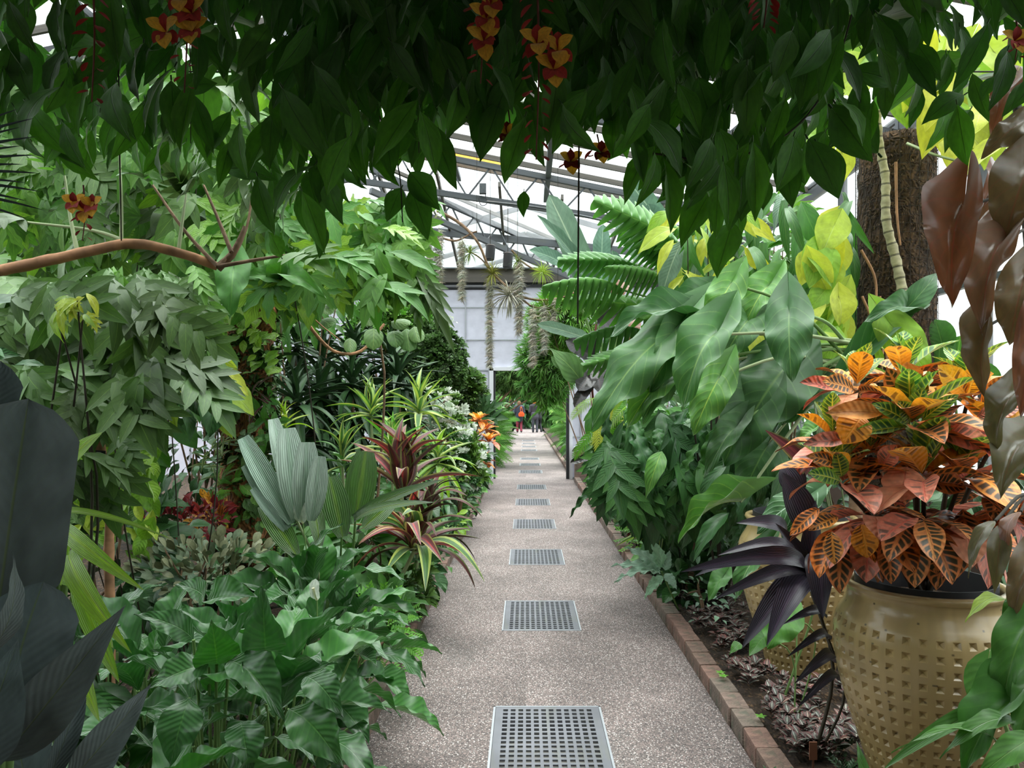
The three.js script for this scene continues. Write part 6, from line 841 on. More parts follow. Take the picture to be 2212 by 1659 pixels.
// ================================================================ OVERHEAD
{ // the clock vine hanging over the path
  reseed(401);
  const t = thing('clock_vine', 'dark climbing vine hanging across the whole top with yellow and red flower strings', 'vine', V(0, 2.7, -1.9));
  const low = [[-60, 340], [200, 340], [400, 370], [520, 420], [700, 480], [760, 400], [860, 330], [925, 320], [960, 220], [1050, 260], [1150, 310], [1250, 270], [1350, 330], [1440, 420], [1550, 480], [1650, 420], [1760, 360], [1850, 300], [1950, 270], [2100, 290], [2280, 260]];
  const edge = (x) => { let i = 0; while (i < low.length - 2 && low[i + 1][0] < x) i++; return lerp(low[i][1], low[i + 1][1], clamp((x - low[i][0]) / (low[i + 1][0] - low[i][0]), 0, 1)); };
  const dens = (x) => (x < 430 ? 0.24 : x < 550 ? 0.13 : x < 600 ? 0.5 : x < 1500 ? 1 : x < 1800 ? 0.7 : x < 1900 ? 0.4 : 0.18);
  const hang = [];
  for (let i = 0; i < 2600; i++) {
    const px = rr(-120, 2330); if (rnd() > dens(px)) continue;
    const e = edge(px), y = -160 + (e - 60 + 160) * Math.pow(rnd(), px > 560 && px < 1500 ? 1.25 : 1.0), d = rr(1.35, 2.3), L = rr(95, 150) * 1.75 / F, p = at(px, y, d);
    const a = rr(50, 130) * Math.PI / 180, T = p.clone().add(V(Math.cos(a), -Math.sin(a), rr(-0.3, 0.3)).normalize().multiplyScalar(L));
    hang.push({ B: p, T, k: y + (d < 1.7 ? 60 : 0) });
  }
  hang.sort((a, b) => b.k - a.k);
  const fc = () => V(rr(-0.8, 0.8), rr(-0.2, 0.6), 1).normalize();
  hang.slice(0, 300).forEach((h) => leaf(t, 'leaf', pick(G.vine), pick([M.vine[0], M.vine[2]]), h.B, h.T, { face: fc(), roll: rr(-0.6, 0.6), w: rr(0.8, 1.1) }));
  stuff(t, 'foliage', G.vine[0], M.vine[0], hang.slice(300).map((h) => leafMatrix(h.B, h.T, fc(), rr(-0.6, 0.6), rr(0.8, 1.1))), tone);
  leaves(t, [['vine', M.vine[0], 880, 365, 1.9, 950, 455, 1.85, 60], ['vine', M.vine[0], 885, 400, 1.9, 925, 520, 1.85, 56], ['vine', M.vine[0], 870, 400, 1.9, 835, 480, 1.85, 44], ['vine', M.vine[2], 862, 345, 1.9, 925, 310, 1.85, 50], ['vine', M.vine[0], 1132, 408, 1.9, 1131, 470, 1.88, 28], ['vine', M.vine[0], 205, 225, 1.8, 310, 285, 1.75, 62], ['vine', M.vine[0], 100, 280, 1.8, 178, 362, 1.75, 56], ['vine', M.vine[0], 375, 190, 1.8, 470, 180, 1.8, 46], ['vine', M.vine[0], 475, 360, 1.8, 600, 390, 1.75, 52], ['vine', M.vine[2], 545, 500, 1.9, 605, 470, 1.85, 40], ['vine', M.vine[1], 1905, 340, 1.6, 1795, 225, 1.6, 80], ['vine', M.vine[0], 1500, 330, 1.7, 1440, 400, 1.7, 50], ['vine', M.vine[1], 1760, 300, 1.6, 1812, 430, 1.6, 70], ['vine', M.vine[1], 1640, 320, 1.6, 1600, 480, 1.6, 80], ['vine', M.vine[0], 1500, 300, 1.7, 1432, 425, 1.65, 62], ['vine', M.vine[2], 1545, 395, 1.7, 1470, 535, 1.65, 66], ['vine', M.vine[2], 1585, 470, 1.7, 1548, 600, 1.65, 70], ['vine', M.vine[0], 1560, 300, 1.6, 1490, 430, 1.6, 70], ['vine', M.vine[0], 1590, 350, 1.6, 1580, 495, 1.6, 66], ['vine', M.vine[1], 1690, 310, 1.6, 1712, 450, 1.6, 58], ['vine', M.vine[0], 1655, 380, 1.65, 1648, 455, 1.65, 36], ['vine', M.vine[0], 1740, 290, 1.55, 1810, 430, 1.55, 66], ['vine', M.vine[0], 1790, 225, 1.55, 1885, 350, 1.5, 84], ['vine', M.vine[0], 1820, 150, 1.6, 1940, 185, 1.6, 52], ['vine', M.vine[0], 2090, 200, 1.6, 1990, 270, 1.6, 50], ['vine', M.vine[2], 2100, 230, 1.7, 2040, 330, 1.65, 46], ['vine', M.vine[0], 2150, 160, 1.6, 2120, 220, 1.6, 30], ['vine', M.vine[0], 1480, 300, 1.7, 1500, 240, 1.7, 40], ['vine', M.vine[0], 860, 190, 1.75, 880, 300, 1.75, 46], ['vine', M.vine[2], 960, 300, 1.8, 885, 300, 1.75, 50], ['vine', M.vine[0], 620, 240, 1.7, 650, 380, 1.7, 60], ['vine', M.vine[0], 700, 300, 1.7, 690, 440, 1.7, 56], ['vine', M.vine[0], 590, 330, 1.7, 470, 360, 1.7, 50], ['vine', M.vine[0], 660, 360, 1.75, 700, 500, 1.7, 54], ['vine', M.vine[2], 610, 560, 1.85, 580, 500, 1.8, 36], ['vine', M.vine[0], 700, 480, 1.8, 690, 560, 1.75, 30]]);
  // canopy on the trellis above, which keeps the light off
  const can = Array.from({ length: 5200 }, () => { const p = V(rr(-1.5, 1.35), rr(2.45, 3.3), rr(-2.4, 2.9)); const a = rr(0, 6.283); return leafMatrix(p, p.clone().add(V(Math.cos(a), rr(-0.7, 0.2), Math.sin(a)).normalize().multiplyScalar(rr(0.19, 0.3))), V(rr(-0.5, 0.5), 1, rr(-0.5, 0.5)).normalize()); });
  stuff(t, 'canopy', G.vineLow[0], M.vine[0], can, tone);
  const tr = thing('vine_trellis', 'taut wires under the roof that carry the hanging vine', 'wires', V(0, 2.62, -0.5)); const ws = [];
  for (let i = 0; i < 8; i++) ws.push(new THREE.CylinderGeometry(0.003, 0.003, 5.4, 5).rotateZ(Math.PI / 2).translate(0.1, 0, 2.6 - i * 0.66)); for (let i = 0; i < 6; i++) ws.push(new THREE.CylinderGeometry(0.003, 0.003, 5, 5).rotateX(Math.PI / 2).translate(-2 + i * 0.85, 0.01, 0.3));
  for (const x of [-2, 2.2]) for (const z of [2.6, 0.3, -2]) ws.push(new THREE.CylinderGeometry(0.003, 0.003, 1.55, 5).translate(x, 0.775, z)); mesh('wire', mergeGeometries(ws), matWire, tr);
  // twining stems and flower strings
  const line = (pts, r) => mesh('twining_stem', stem(pts.map(([x, y, d]) => at(x, y, d).sub(t.position)), r, r * 0.8, 24, 5), stalkDark, t);
  line([[1255, -120, 1.7], [1252, 150, 1.7], [1250, 420, 1.72], [1248, 700, 1.75]], 0.0025); line([[1400, 330, 1.6], [1560, 345, 1.6], [1700, 290, 1.6], [1790, 180, 1.6], [1860, -40, 1.6]], 0.0025); line([[1400, 280, 1.7], [1440, 300, 1.7], [1560, 390, 1.7]], 0.002); line([[820, 250, 1.8], [860, 360, 1.85], [870, 480, 1.85]], 0.002); line([[905, -60, 1.8], [902, 150, 1.8], [905, 330, 1.8]], 0.0015); line([[975, -60, 1.8], [978, 160, 1.8]], 0.0015); line([[255, 60, 1.8], [258, 300, 1.8], [262, 520, 1.85]], 0.002); line([[410, 60, 1.8], [412, 310, 1.85]], 0.0015);
  const flowerString = (px, y0, y1, d, blooms, buds) => {
    const s = mesh('flower_string', stem([[px, y0], [px + 4, (y0 + y1) / 2], [px - 2, y1]].map(([x, y]) => at(x, y, d).sub(t.position)), 0.0022, 0.0012, 14, 5), stalkRed, t);
    const part = (name, g, m, B, T, o) => { const k = leaf(t, name, g, m, B, T, o); t.remove(k); s.add(k); return k; };
    for (const [fx, fy] of blooms) { const c = at(fx, fy, d - 0.02); for (const [dx, dy, m, L, w] of [[-0.9, 0.5, 0, 0.036, 1.5], [0.9, 0.6, 0, 0.036, 1.5], [0.15, -1, 0, 0.04, 1.7], [-0.4, -0.7, 1, 0.034, 1.6], [0.5, -0.5, 1, 0.034, 1.6], [0, 1, 1, 0.03, 1.6]]) part('petal', G.croton[1], m ? M.petalRed[0] : M.petalYellow[0], c, c.clone().add(V(dx, dy, rr(0.2, 0.8)).normalize().multiplyScalar(L)), { face: V(0, 0.3, 1).normalize(), w }); }
    for (let i = 0; i < buds; i++) { const u = (i + 0.5) / buds, p = at(px + rr(-2, 2), lerp(y0 + 30, y1, u), d), sd = i % 2 ? 1 : -1, L = lerp(0.03, 0.016, u); part('bud', G.jade[0], pick(M.petalRed), p.clone().add(V(sd * 0.008, 0, 0)), p.clone().add(V(sd * (0.008 + L * 0.7), -L * rr(0.4, 0.9), rr(-0.01, 0.02))), { w: 0.9 }); }
  };
  flowerString(200, -60, 220, 1.32, [], 16); flowerString(400, -60, 200, 1.3, [[415, 30], [360, 70], [418, 70], [395, 0]], 10); flowerString(1040, -60, 180, 1.3, [[1060, 10], [1050, 40], [1045, 90]], 12); flowerString(1160, -60, 345, 1.28, [[1160, 95], [1205, 110], [1195, 150]], 24); flowerString(180, 400, 520, 1.9, [[165, 440], [185, 455], [205, 445]], 6); flowerString(1098, 235, 320, 1.85, [[1095, 290], [1120, 320]], 4); flowerString(1290, 290, 340, 1.8, [[1298, 330]], 3); flowerString(1232, 320, 360, 1.75, [[1232, 350]], 2); flowerString(1652, -60, 60, 1.3, [], 12); flowerString(2195, 40, 130, 1.6, [[2190, 90]], 4);
  // needle-like palm leaflets at the left edge
  const pm = thing('needle_palm', 'thin dark palm leaflets reaching in from the upper left edge', 'palm', at(-220, 420, 1.1));
  leaves(pm, Array.from({ length: 13 }, (_, i) => ['strap', M.strel[1], -150, 330 + i * 8, 1.1, 40 + ((i * 37) % 70), 235 + i * 20, 1.15, 9, 0, 0]), 'leaflet'); bentStalk(pm, [at(-220, 700, 1.1), pm.position, at(-150, 320, 1.1)], 0.006, 0.004, stalkDark, 'stalk'); bentStalk(pm, [V(at(-220, 700, 1.1).x, SOIL, -1.1), at(-230, 1100, 1.1), at(-220, 700, 1.1)], 0.01, 0.006, stalkDark, 'stalk');
}
{ // hanging branch with air plants and Spanish moss, loudspeakers
  reseed(411);
  const hb = thing('hanging_branch', 'crooked bare branch hung from the roof before the end wall', 'branch', at(1060, 590, 9.6)), o = hb.position;
  const tw = (pts, r) => mesh('limb', stem(pts.map(([x, y], i) => at(x, y, 9.5 + (i % 2) * 0.06).sub(o)), r, r * 0.6, 20, 6, 0.35), matBark, hb);
  tw([[925, 500], [950, 512], [985, 520], [1020, 503], [1030, 500]], 0.018); tw([[945, 455], [990, 480], [1030, 520], [1060, 585], [1090, 615], [1115, 635], [1145, 660]], 0.022); tw([[1060, 588], [1040, 560], [1000, 535]], 0.012); tw([[1115, 638], [1160, 648], [1205, 645], [1245, 630]], 0.016); tw([[1120, 560], [1150, 580], [1175, 590]], 0.014); tw([[1105, 540], [1120, 560], [1118, 600]], 0.014); tw([[1145, 660], [1165, 665], [1190, 655]], 0.012);
  for (const [x, y] of [[950, 470], [1030, 505], [1118, 560], [1205, 645]]) { const p = at(x, y, 9.5), q = V(p.x, roofY(p.x), p.z); mesh('wire', bar(p.clone().sub(o), q.sub(o), 0.006), matWire, hb); }
  const moss = (label, px, y0, y1, w, d) => { const c = at(px, y0, d), t = thing('spanish_moss', label, 'moss', c, 'grey moss hanks on the hanging branch'), h = (y1 - y0) * d / F, n = Math.round((y1 - y0) * 0.9); stuff(t, 'strands', G.wisp[0], M.moss[0], Array.from({ length: n }, (_, i) => { const u = i / n, p = c.clone().add(V(rr(-1, 1) * w * d / F * 0.5 * (0.8 - 0.4 * u), -u * h, rr(-0.04, 0.04))); return leafMatrix(p, p.clone().add(V(rr(-0.3, 0.3), -1, rr(-0.3, 0.3)).multiplyScalar(rr(0.05, 0.09))), V(0, 0, 1)); }), tone); mesh('core_strand', stem([V(0, 0.05, 0), V(0.01, -h / 2, 0), V(0, -h, 0)], 0.008, 0.003, 8, 5, 0.4), std({ color: 0x8a8878, roughness: 1 }), t); };
  moss('thick grey moss hank at the left end of the hanging branch', 948, 500, 690, 22, 9.53); moss('grey moss hank right of the thick one, under the first fork', 998, 520, 645, 12, 9.5); moss('long thin moss hank below the reddish air plant', 1058, 600, 790, 12, 9.5); moss('moss hank below the dark speaker', 1122, 565, 720, 18, 9.4); moss('pale moss hank left of the feathery tree', 1152, 665, 790, 16, 9.3); moss('short moss hank under the yellowish air plant at the right', 1175, 660, 760, 18, 9.3); moss('wispy moss hank at the far left of the hanging branch', 928, 510, 600, 10, 9.5); moss('small moss wisp high under the right limb', 1196, 645, 700, 10, 9.4);
  const air = (label, px, py, n, L, m, down = 0) => { const c = at(px, py, 9.4), t = thing('air_plant', label, 'air plant', c, 'air plants on the hanging branch'); for (let i = 0; i < n; i++) { const a = rr(0, 6.28), e = rr(-1.2, 1.3) - down; leaf(t, 'leaf', G.needle[0], m, c, c.clone().add(V(Math.cos(a) * Math.cos(e), Math.sin(e), Math.sin(a) * Math.cos(e)).multiplyScalar(rr(0.7, 1.1) * L)), { w: 0.42 }); } };
  air('green spiky air plant on the upper limb beside the first speaker', 1015, 548, 80, 0.17, M.airplant[0]); air('reddish green air plant in the middle of the hanging branch', 1064, 592, 90, 0.2, M.airplant[1]); air('large grey drooping air plant in the centre of the end wall', 1098, 640, 130, 0.3, M.moss[2], 0.35); air('yellowish spiky air plant at the right of the hanging branch', 1172, 590, 80, 0.19, M.gold[3]); air('grey-green air plant at the lower right limb', 1178, 668, 100, 0.25, M.airplant[0], 0.3); air('tight grey air plant above the moss below the second speaker', 1116, 566, 60, 0.13, M.airplant[0]); air('straw-coloured air plant high on the left truss', 944, 465, 24, 0.12, M.airplant[1]);
  const spk = (label, px, py, d) => { const c = at(px, py, d), t = thing('loudspeaker', label, 'speaker', c, 'black cylinder loudspeakers under the roof'); mesh('body', new THREE.LatheGeometry([[0.001, -0.11], [0.055, -0.11], [0.066, -0.1], [0.068, 0.09], [0.06, 0.105], [0.001, 0.105]].map(([x, y]) => new THREE.Vector2(x, y)), 20), matDark, t).rotation.z = -0.08; mesh('grille', new THREE.CylinderGeometry(0.056, 0.056, 0.006, 20).translate(-0.009, -0.113, 0), std({ color: 0x3c3e44, roughness: 0.7 }), t); mesh('hanger', bar(V(0, 0.1, 0), V(0.0, roofY(c.x) - c.y, 0), 0.008), matWire, t); mesh('bracket', bar(V(-0.07, 0.1, 0), V(0.07, 0.1, 0), 0.012), matDark, t); };
  spk('left black cylinder loudspeaker hanging under the roof truss', 1059, 545, 10.6); spk('right black cylinder loudspeaker, a little lower than the other', 1097, 562, 10.6);
  const jb = thing('wiring_box', 'small grey electrical box with cables on the roof truss', 'junction box', at(1043, 408, 10)); mesh('box', new THREE.BoxGeometry(0.09, 0.13, 0.07), matSteel, jb); mesh('cable', stem([V(0.03, -0.06, 0), V(0.05, -0.2, 0), V(-0.02, -0.22, 0), V(-0.06, -0.12, 0)], 0.006, 0.006, 14, 5), matDark, jb); mesh('conduit', stem([V(0.05, -0.17, 0), V(0.8, -0.26, 0), V(2.2, -0.55, 0)], 0.016, 0.016, 14, 6), matSteel, jb);
}
{ // plant labels
  const txt = (lines, w = 256, h = 96) => { const c = document.createElement('canvas'); c.width = w; c.height = h; const g = c.getContext('2d'); g.fillStyle = '#16181a'; g.fillRect(0, 0, w, h); g.fillStyle = '#d8d8d4'; for (const [x, y, ww] of lines) g.fillRect(x, y, ww, 5); const t = new THREE.CanvasTexture(c); t.colorSpace = THREE.SRGBColorSpace; return t; };
  const sign = (label, px, py, d, w, h) => { const t = thing('plant_label', label, 'label', at(px, py, d)); mesh('plate', new THREE.BoxGeometry(w, h, 0.003), matDark, t); const f = mesh('print', new THREE.PlaneGeometry(w * 0.96, h * 0.92).translate(0, 0, 0.0022), std({ map: txt([[28, 22, 120], [28, 44, 170], [28, 66, 90]]), roughness: 0.5 }), t); mesh('tie', new THREE.TorusGeometry(0.022, 0.0015, 5, 16).rotateX(1.5).translate(-0.01, 0, -0.02), matWire, t); t.rotation.z = -0.06; };
  sign('small black plant label with white print tied to the thin trunk', 217, 980, 3.36, 0.045, 0.028); sign('small black plant label on the mossy trunk', 584, 657, 5.2, 0.09, 0.024);
  const st = thing('terracotta_marker', 'small terracotta plant marker stuck in the soil beside the big pot', 'label', V(1.13, SOIL, -2.95)); mesh('plate', new THREE.BoxGeometry(0.03, 0.07, 0.006).translate(0, 0.07, 0), std({ color: 0x8a5a44, roughness: 0.9 }), st); mesh('stake', new THREE.BoxGeometry(0.008, 0.06, 0.004).translate(0, 0.01, 0), std({ color: 0x7a5140, roughness: 0.9 }), st);
}
{ // plants standing beside and behind the viewer, which shade the near end of the path
  reseed(421);
  for (const [x, z, y, r, label] of [[-2.6, 1.2, 1.5, [0.8, 1.4, 1.2], 'tall shrub left of the viewer, outside the picture'], [-2.7, -0.6, 1.6, [0.7, 1.4, 0.8], 'tall shrub at the left beside the viewer, outside the picture'], [2.6, 1.2, 1.5, [0.7, 1.4, 1.2], 'tall shrub right of the viewer, outside the picture'], [2.5, -0.5, 1.4, [0.6, 1.3, 0.7], 'tall shrub at the right beside the viewer, outside the picture']]) bush('leafy_shrub', label, 'shrub', V(x, y, z), r, { geos: G.vine, lowGeo: G.vineLow[0], mats: M.deep, n: 20, more: 900, L: [0.16, 0.3], droop: -0.5, foot: V(x, SOIL - 0.03, z) });
}
// ================================================================ BEYOND THE DOORWAY
{
  reseed(501);
  const far = [[-1.35, 18.5, 0.7, [0.5, 0.7, 1.4], 'fern', 'fern', 'light green ferns left of the path just beyond the doorway'], [-1.5, 22.5, 0.9, [0.7, 0.9, 1.8], 'fern', 'fern', 'tall light ferns farther left beyond the doorway'], [-1.6, 28, 1.1, [0.8, 1.1, 2.5], 'green', 'vine', 'green shrubs left of the walking people'], [-1.9, 35, 1.4, [1, 1.4, 3], 'green', 'vine', 'tall green shrubs left of the person with the orange bag'], [1.6, 18.5, 0.6, [0.5, 0.6, 1.2], 'green', 'pinn', 'lobed green plants right of the path just beyond the doorway'], [1.75, 22.5, 0.9, [0.6, 0.9, 1.6], 'fern', 'fern', 'light green ferns right of the path beyond the doorway'], [2.0, 28, 1.3, [0.85, 1.3, 2.5], 'limeheart', 'vine', 'bright lime shrubs right of the walking people'], [2.2, 36, 1.5, [1, 1.5, 3], 'fern', 'vine', 'tall lime-green trees at the far right beyond the doorway'], [-0.8, 48, 1.9, [1.8, 2.0, 1.2], 'deep', 'vine', 'dark tree behind the walking people'], [1.9, 48, 1.8, [1.6, 2.0, 1.2], 'green', 'vine', 'green shrub at the end of the far path'], [0.3, 58, 1.2, [3, 1.4, 0.8], 'deep', 'vine', 'pale shrub closing the far end of the path'], [-4, 24, 1.6, [1.6, 1.6, 4], 'green', 'vine', 'green thicket left in the next plant house'], [4.2, 24, 1.6, [1.6, 1.6, 4], 'green', 'vine', 'green thicket right in the next plant house']];
  for (const [x, d, y, r, m, g, label] of far) bush('far_plant', label, 'plant', V(x, y, -d), r, { geos: G[g], lowGeo: g === 'fern' ? G.fern[0] : G.vineLow[0], mats: M[m], n: 60, more: d > 45 ? 900 : 320, L: g === 'fern' ? [0.4, 0.75] : d > 45 ? [0.4, 0.7] : [0.22, 0.42], droop: g === 'fern' ? 0.1 : -0.4, foot: V(x, SOIL - 0.03, -d), stems: 3 });
  bush('overhanging_tree', 'dark foliage hanging across the top of the doorway from beyond', 'tree', V(0.05, 2.4, -18.2), [1.3, 0.55, 1.0], { geos: G.spray, mats: [M.shrub[1], M.shrub[0], M.shrub[3]], n: 220, more: 900, L: [0.16, 0.3], droop: -0.7, part: 'sprig', foot: V(-1.9, SOIL - 0.03, -18.2), stems: 6, sr: 0.04 });
  bush('overhanging_tree', 'second crown of hanging foliage over the far path, lit lime below', 'tree', V(0.2, 2.6, -24), [1.9, 0.7, 1.6], { geos: G.lance, lowGeo: G.vineLow[0], mats: [M.green[0], M.limeheart[1], M.deep[2]], n: 160, more: 700, L: [0.25, 0.45], droop: -1, foot: V(2.4, SOIL - 0.03, -24), stems: 6, sr: 0.05 });
  bush('overhanging_tree', 'third crown of hanging foliage far down the path', 'tree', V(0.3, 2.75, -33), [2.6, 0.8, 2], { geos: G.vine, lowGeo: G.vineLow[0], mats: M.green, n: 120, more: 700, L: [0.3, 0.5], droop: -1, foot: V(-2.4, SOIL - 0.03, -33), stems: 6, sr: 0.06 });
  const lf = thing('lime_fern', 'bright lime arching fern frond hanging over the right side of the far path', 'fern', V(1.35, SOIL, -24.5)); for (let i = 0; i < 9; i++) { const B = at(1212, 880, 24.3); leaf(lf, 'frond', G.fern[1], M.fern[2], B, B.clone().add(V(-0.3 - i * 0.09, 0.28 - i * 0.09, rr(-0.3, 0.4)))); } petiole(lf, lf.position, at(1212, 880, 24.3), 0.02, stalkGreen);
  const bw = struct('trim_6', 'low brick wall with a sill right of the doorway', 'wall'); mesh('low_wall', box(0.98, 3.3, 0, 0.62, ZB + 0.1, ZB + 0.35), matBricks[3], bw); mesh('sill', box(0.97, 3.3, 0.62, 0.66, ZB + 0.08, ZB + 0.37), matWhiteMetal, bw);
}
{ // people walking far down the path
  const sdf = (lo, hi, res, f) => {
    const mc = new MarchingCubes(res, matDark, false, false, 60000); mc.isolation = 0; const s = res, hs = res / 2, c = lo.clone().add(hi).multiplyScalar(0.5), h = hi.clone().sub(lo).multiplyScalar(0.5), p = V();
    for (let z = 0; z < s; z++) for (let y = 0; y < s; y++) for (let x = 0; x < s; x++) { p.set(c.x + (x - hs) / hs * h.x, c.y + (y - hs) / hs * h.y, c.z + (z - hs) / hs * h.z); mc.field[x + y * s + z * s * s] = -f(p); }
    mc.update(); const n = mc.count, g = new THREE.BufferGeometry(), a = new Float32Array(n * 3); for (let i = 0; i < n; i++) { a[i * 3] = c.x + mc.positionArray[i * 3] * h.x; a[i * 3 + 1] = c.y + mc.positionArray[i * 3 + 1] * h.y; a[i * 3 + 2] = c.z + mc.positionArray[i * 3 + 2] * h.z; }
    g.setAttribute('position', new THREE.BufferAttribute(a, 3)); const m = mergeVertices(g, 1e-4); m.computeVertexNormals(); return m;
  };
  const cap = (p, a, b, r0, r1) => { const ab = b.clone().sub(a), t = clamp(p.clone().sub(a).dot(ab) / ab.lengthSq(), 0, 1); return p.distanceTo(a.clone().addScaledVector(ab, t)) - lerp(r0, r1, t); };
  const sm = (a, b, k) => { const h = clamp(0.5 + 0.5 * (b - a) / k, 0, 1); return lerp(b, a, h) - k * h * (1 - h); };
  const joined = (caps, k) => (p) => { let d = 9; for (const [a, b, r0, r1, sx] of caps) { const q = sx ? V(p.x, p.y, (p.z - a.z) * sx + a.z) : p; d = sm(d, cap(q, a, b, r0, r1), k); } return d; };
  const person = (label, pos, H, o) => {
    const t = thing('person', label, 'person', pos); t.rotation.y = o.turn ?? 0; const k = H / 1.7, W = (x, y, z) => V(x, y, z);
    const hipL = W(-0.09, 0.9, 0), hipR = W(0.09, 0.9, 0), kL = W(-0.09, 0.49, 0.02), kR = W(0.1, 0.49, -0.03 - (o.stride ?? 0) * 0.4), aL = W(-0.09, 0.08, 0.0), aR = W(0.12, 0.09, 0.04 + (o.stride ?? 0));
    const bodyCaps = [[W(0, 0.92, 0), W(0, 1.38, 0), 0.13, 0.15, 1.35], [W(-0.15, 1.38, 0), W(0.15, 1.38, 0), 0.075, 0.075], [W(0, 1.4, 0), W(0, 1.52, -0.01), 0.055, 0.05], [W(0, 1.56, -0.02), W(0, 1.62, 0), 0.08, 0.088], [hipL, kL, 0.085, 0.06], [kL, aL, 0.058, 0.04], [hipR, kR, 0.085, 0.06], [kR, aR, 0.058, 0.04], [aL, aL.clone().add(W(0, -0.035, -0.14)), 0.04, 0.032], [aR, aR.clone().add(W(0.02, -0.035, -0.14)), 0.04, 0.032], [W(-0.19, 1.38, 0), W(-0.24, 1.12, 0.03), 0.052, 0.044], [W(-0.24, 1.12, 0.03), W(-0.17, 0.98, -0.14), 0.042, 0.034], [W(0.19, 1.38, 0), W(0.24, 1.12, 0.03), 0.052, 0.044], [W(0.24, 1.12, 0.03), W(0.17, 0.98, -0.14), 0.042, 0.034], [W(0, 1.57, -0.09), W(0, 1.555, -0.11), 0.02, 0.014]];
    for (const s of [-1, 1]) { bodyCaps.push([W(s * 0.17, 0.98, -0.14), W(s * 0.15, 0.95, -0.2), 0.034, 0.03]); for (let f = 0; f < 4; f++) bodyCaps.push([W(s * (0.165 - f * 0.012), 0.96 - f * 0.014, -0.2), W(s * (0.14 - f * 0.01), 0.93 - f * 0.012, -0.25 + f * 0.008), 0.011, 0.009]); bodyCaps.push([W(s * 0.14, 0.97, -0.17), W(s * 0.12, 0.99, -0.21), 0.012, 0.01]); }
    const skin = std({ color: 0xc89a80, roughness: 0.7 }), lo = W(-0.42, -0.02, -0.42), hi = W(0.42, 1.78, 0.42);
    const add = (name, caps, r, m, l) => { const g = sdf(lo, hi, 60, joined(caps, r)); g.scale(k, k, k); const q = mesh(name, g, m, t); if (l) q.userData.label = l; return q; };
    add('body', bodyCaps, 0.035, skin);
    const ln = o.coatLen, fl = 0.03;
    add('coat', [[W(0, ln, 0), W(0, 1.36, 0), 0.175 + fl * (1 - ln), 0.19, 1.15], [W(-0.16, 1.38, 0), W(0.16, 1.38, 0), 0.1, 0.1], [W(-0.2, 1.38, 0), W(-0.265, 1.1, 0.03), 0.085, 0.072], [W(-0.265, 1.1, 0.03), W(-0.18, 0.98, -0.13), 0.07, 0.06], [W(0.2, 1.38, 0), W(0.265, 1.1, 0.03), 0.085, 0.072], [W(0.265, 1.1, 0.03), W(0.18, 0.98, -0.13), 0.07, 0.06], [W(0, 1.42, 0.02), W(0, 1.5, 0.03), 0.1, 0.085]], 0.04, o.coat, o.coatLabel);
    if (o.lower) add('coat_skirt', [[W(0, 0.86, 0), W(0, 1.0, 0), 0.205, 0.2, 1.12]], 0.02, o.lower);
    const tl = [[hipL, kL, 0.1, 0.075], [kL, aL, 0.072, 0.06], [hipR, kR, 0.1, 0.075], [kR, aR, 0.072, 0.06]]; add('trousers', tl, 0.03, o.trousers, o.trouserLabel);
    for (const a of [aL, aR]) add('shoe', [[a.clone().add(W(0, -0.03, 0.04)), a.clone().add(W(0, -0.035, -0.16)), 0.045, 0.038]], 0.01, o.shoe);
    if (o.hair) add('hair', [[W(0, 1.6, 0.025), W(0, 1.63, 0.01), 0.1, 0.1], [W(-0.03, 1.53, 0.06), W(0.03, 1.53, 0.06), 0.06, 0.06]], 0.04, o.hair, 'light brown hair');
    if (o.hat) { add('knit_hat', [[W(0, 1.6, 0.01), W(0, 1.67, 0.01), 0.112, 0.095]], 0.02, o.hat, 'orange knit hat'); add('hat_brim', [[W(0, 1.585, 0.01), W(0, 1.6, 0.01), 0.116, 0.116]], 0.01, o.hat); }
    return t;
  };
  const puff = textures(32, 128, (x, y) => [30, 36, 50, 0.5 + 0.5 * Math.sin(y * 60)]);
  const black = std({ color: 0x17181c, roughness: 0.7 });
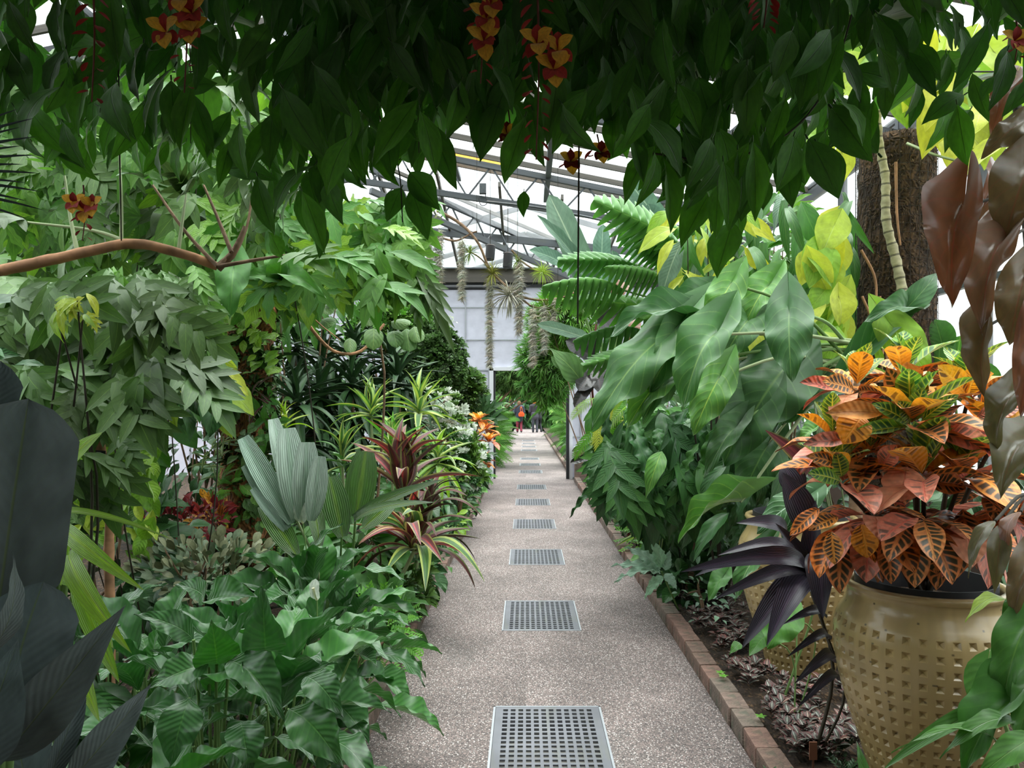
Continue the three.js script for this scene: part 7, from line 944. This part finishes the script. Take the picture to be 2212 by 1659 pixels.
  person('person seen from behind in a long dark quilted coat and burgundy trousers', V((1121.3 - VX) * 40.8 / F, 0, -40.8), 1.71, { coatLen: 0.72, coat: std({ color: 0x262d3c, roughness: 0.6 }), coatLabel: 'long dark navy quilted coat', trousers: std({ color: 0x7a2436, roughness: 0.8 }), trouserLabel: 'burgundy trousers', shoe: black, hair: std({ color: 0x6a4a30, roughness: 0.8 }), stride: 0.12 });
  person('person in an orange knit hat and dark jacket standing on the path', V((1155.2 - VX) * 40.8 / F, 0, -40.8), 1.76, { coatLen: 0.86, coat: std({ color: 0x2e2a30, roughness: 0.75 }), lower: std({ color: 0x4c4a54, roughness: 0.8 }), coatLabel: 'dark hooded jacket', trousers: std({ color: 0x3c3e46, roughness: 0.85 }), trouserLabel: 'grey trousers', shoe: black, hat: std({ color: 0xd07a34, roughness: 0.9 }), stride: 0.02 });
  person('person in dark clothes mostly hidden behind the one in the orange hat', V((1163.6 - VX) * 41.4 / F, 0, -41.4), 1.68, { coatLen: 0.86, coat: std({ color: 0x3a3a40, roughness: 0.8 }), trousers: black, shoe: black, hair: std({ color: 0x4a3628, roughness: 0.8 }), stride: 0.1, turn: 0.3 });
  const bp = V((1126.5 - VX) * 40.8 / F, 1.0, -40.55), bag = thing('shoulder_bag', 'bright orange shoulder bag worn by the person in the long coat', 'bag', bp), bm = std({ color: 0xd8561c, roughness: 0.6 });
  const s = new THREE.Shape(); s.moveTo(-0.15, 0.02); s.quadraticCurveTo(-0.16, -0.1, -0.1, -0.11); s.lineTo(0.1, -0.11); s.quadraticCurveTo(0.16, -0.1, 0.15, 0.02); s.quadraticCurveTo(0.08, 0.13, 0, 0.14); s.quadraticCurveTo(-0.08, 0.13, -0.15, 0.02);
  mesh('body', new THREE.ExtrudeGeometry(s, { depth: 0.06, bevelEnabled: true, bevelSize: 0.015, bevelThickness: 0.02, bevelSegments: 2 }), bm, bag); mesh('strap', stem([V(-0.05, 0.12, 0.03), V(-0.06, 0.3, 0), V(-0.02, 0.42, -0.12), V(0.03, 0.3, 0), V(0.06, 0.1, 0.03)], 0.012, 0.012, 16, 6), bm, bag); mesh('flap', new THREE.BoxGeometry(0.2, 0.1, 0.02).translate(0, 0.03, 0.085), bm, bag);
}
scene.traverse((o) => { if (o.isMesh) { o.castShadow = true; o.receiveShadow = true; } });
renderer.render(scene, camera);
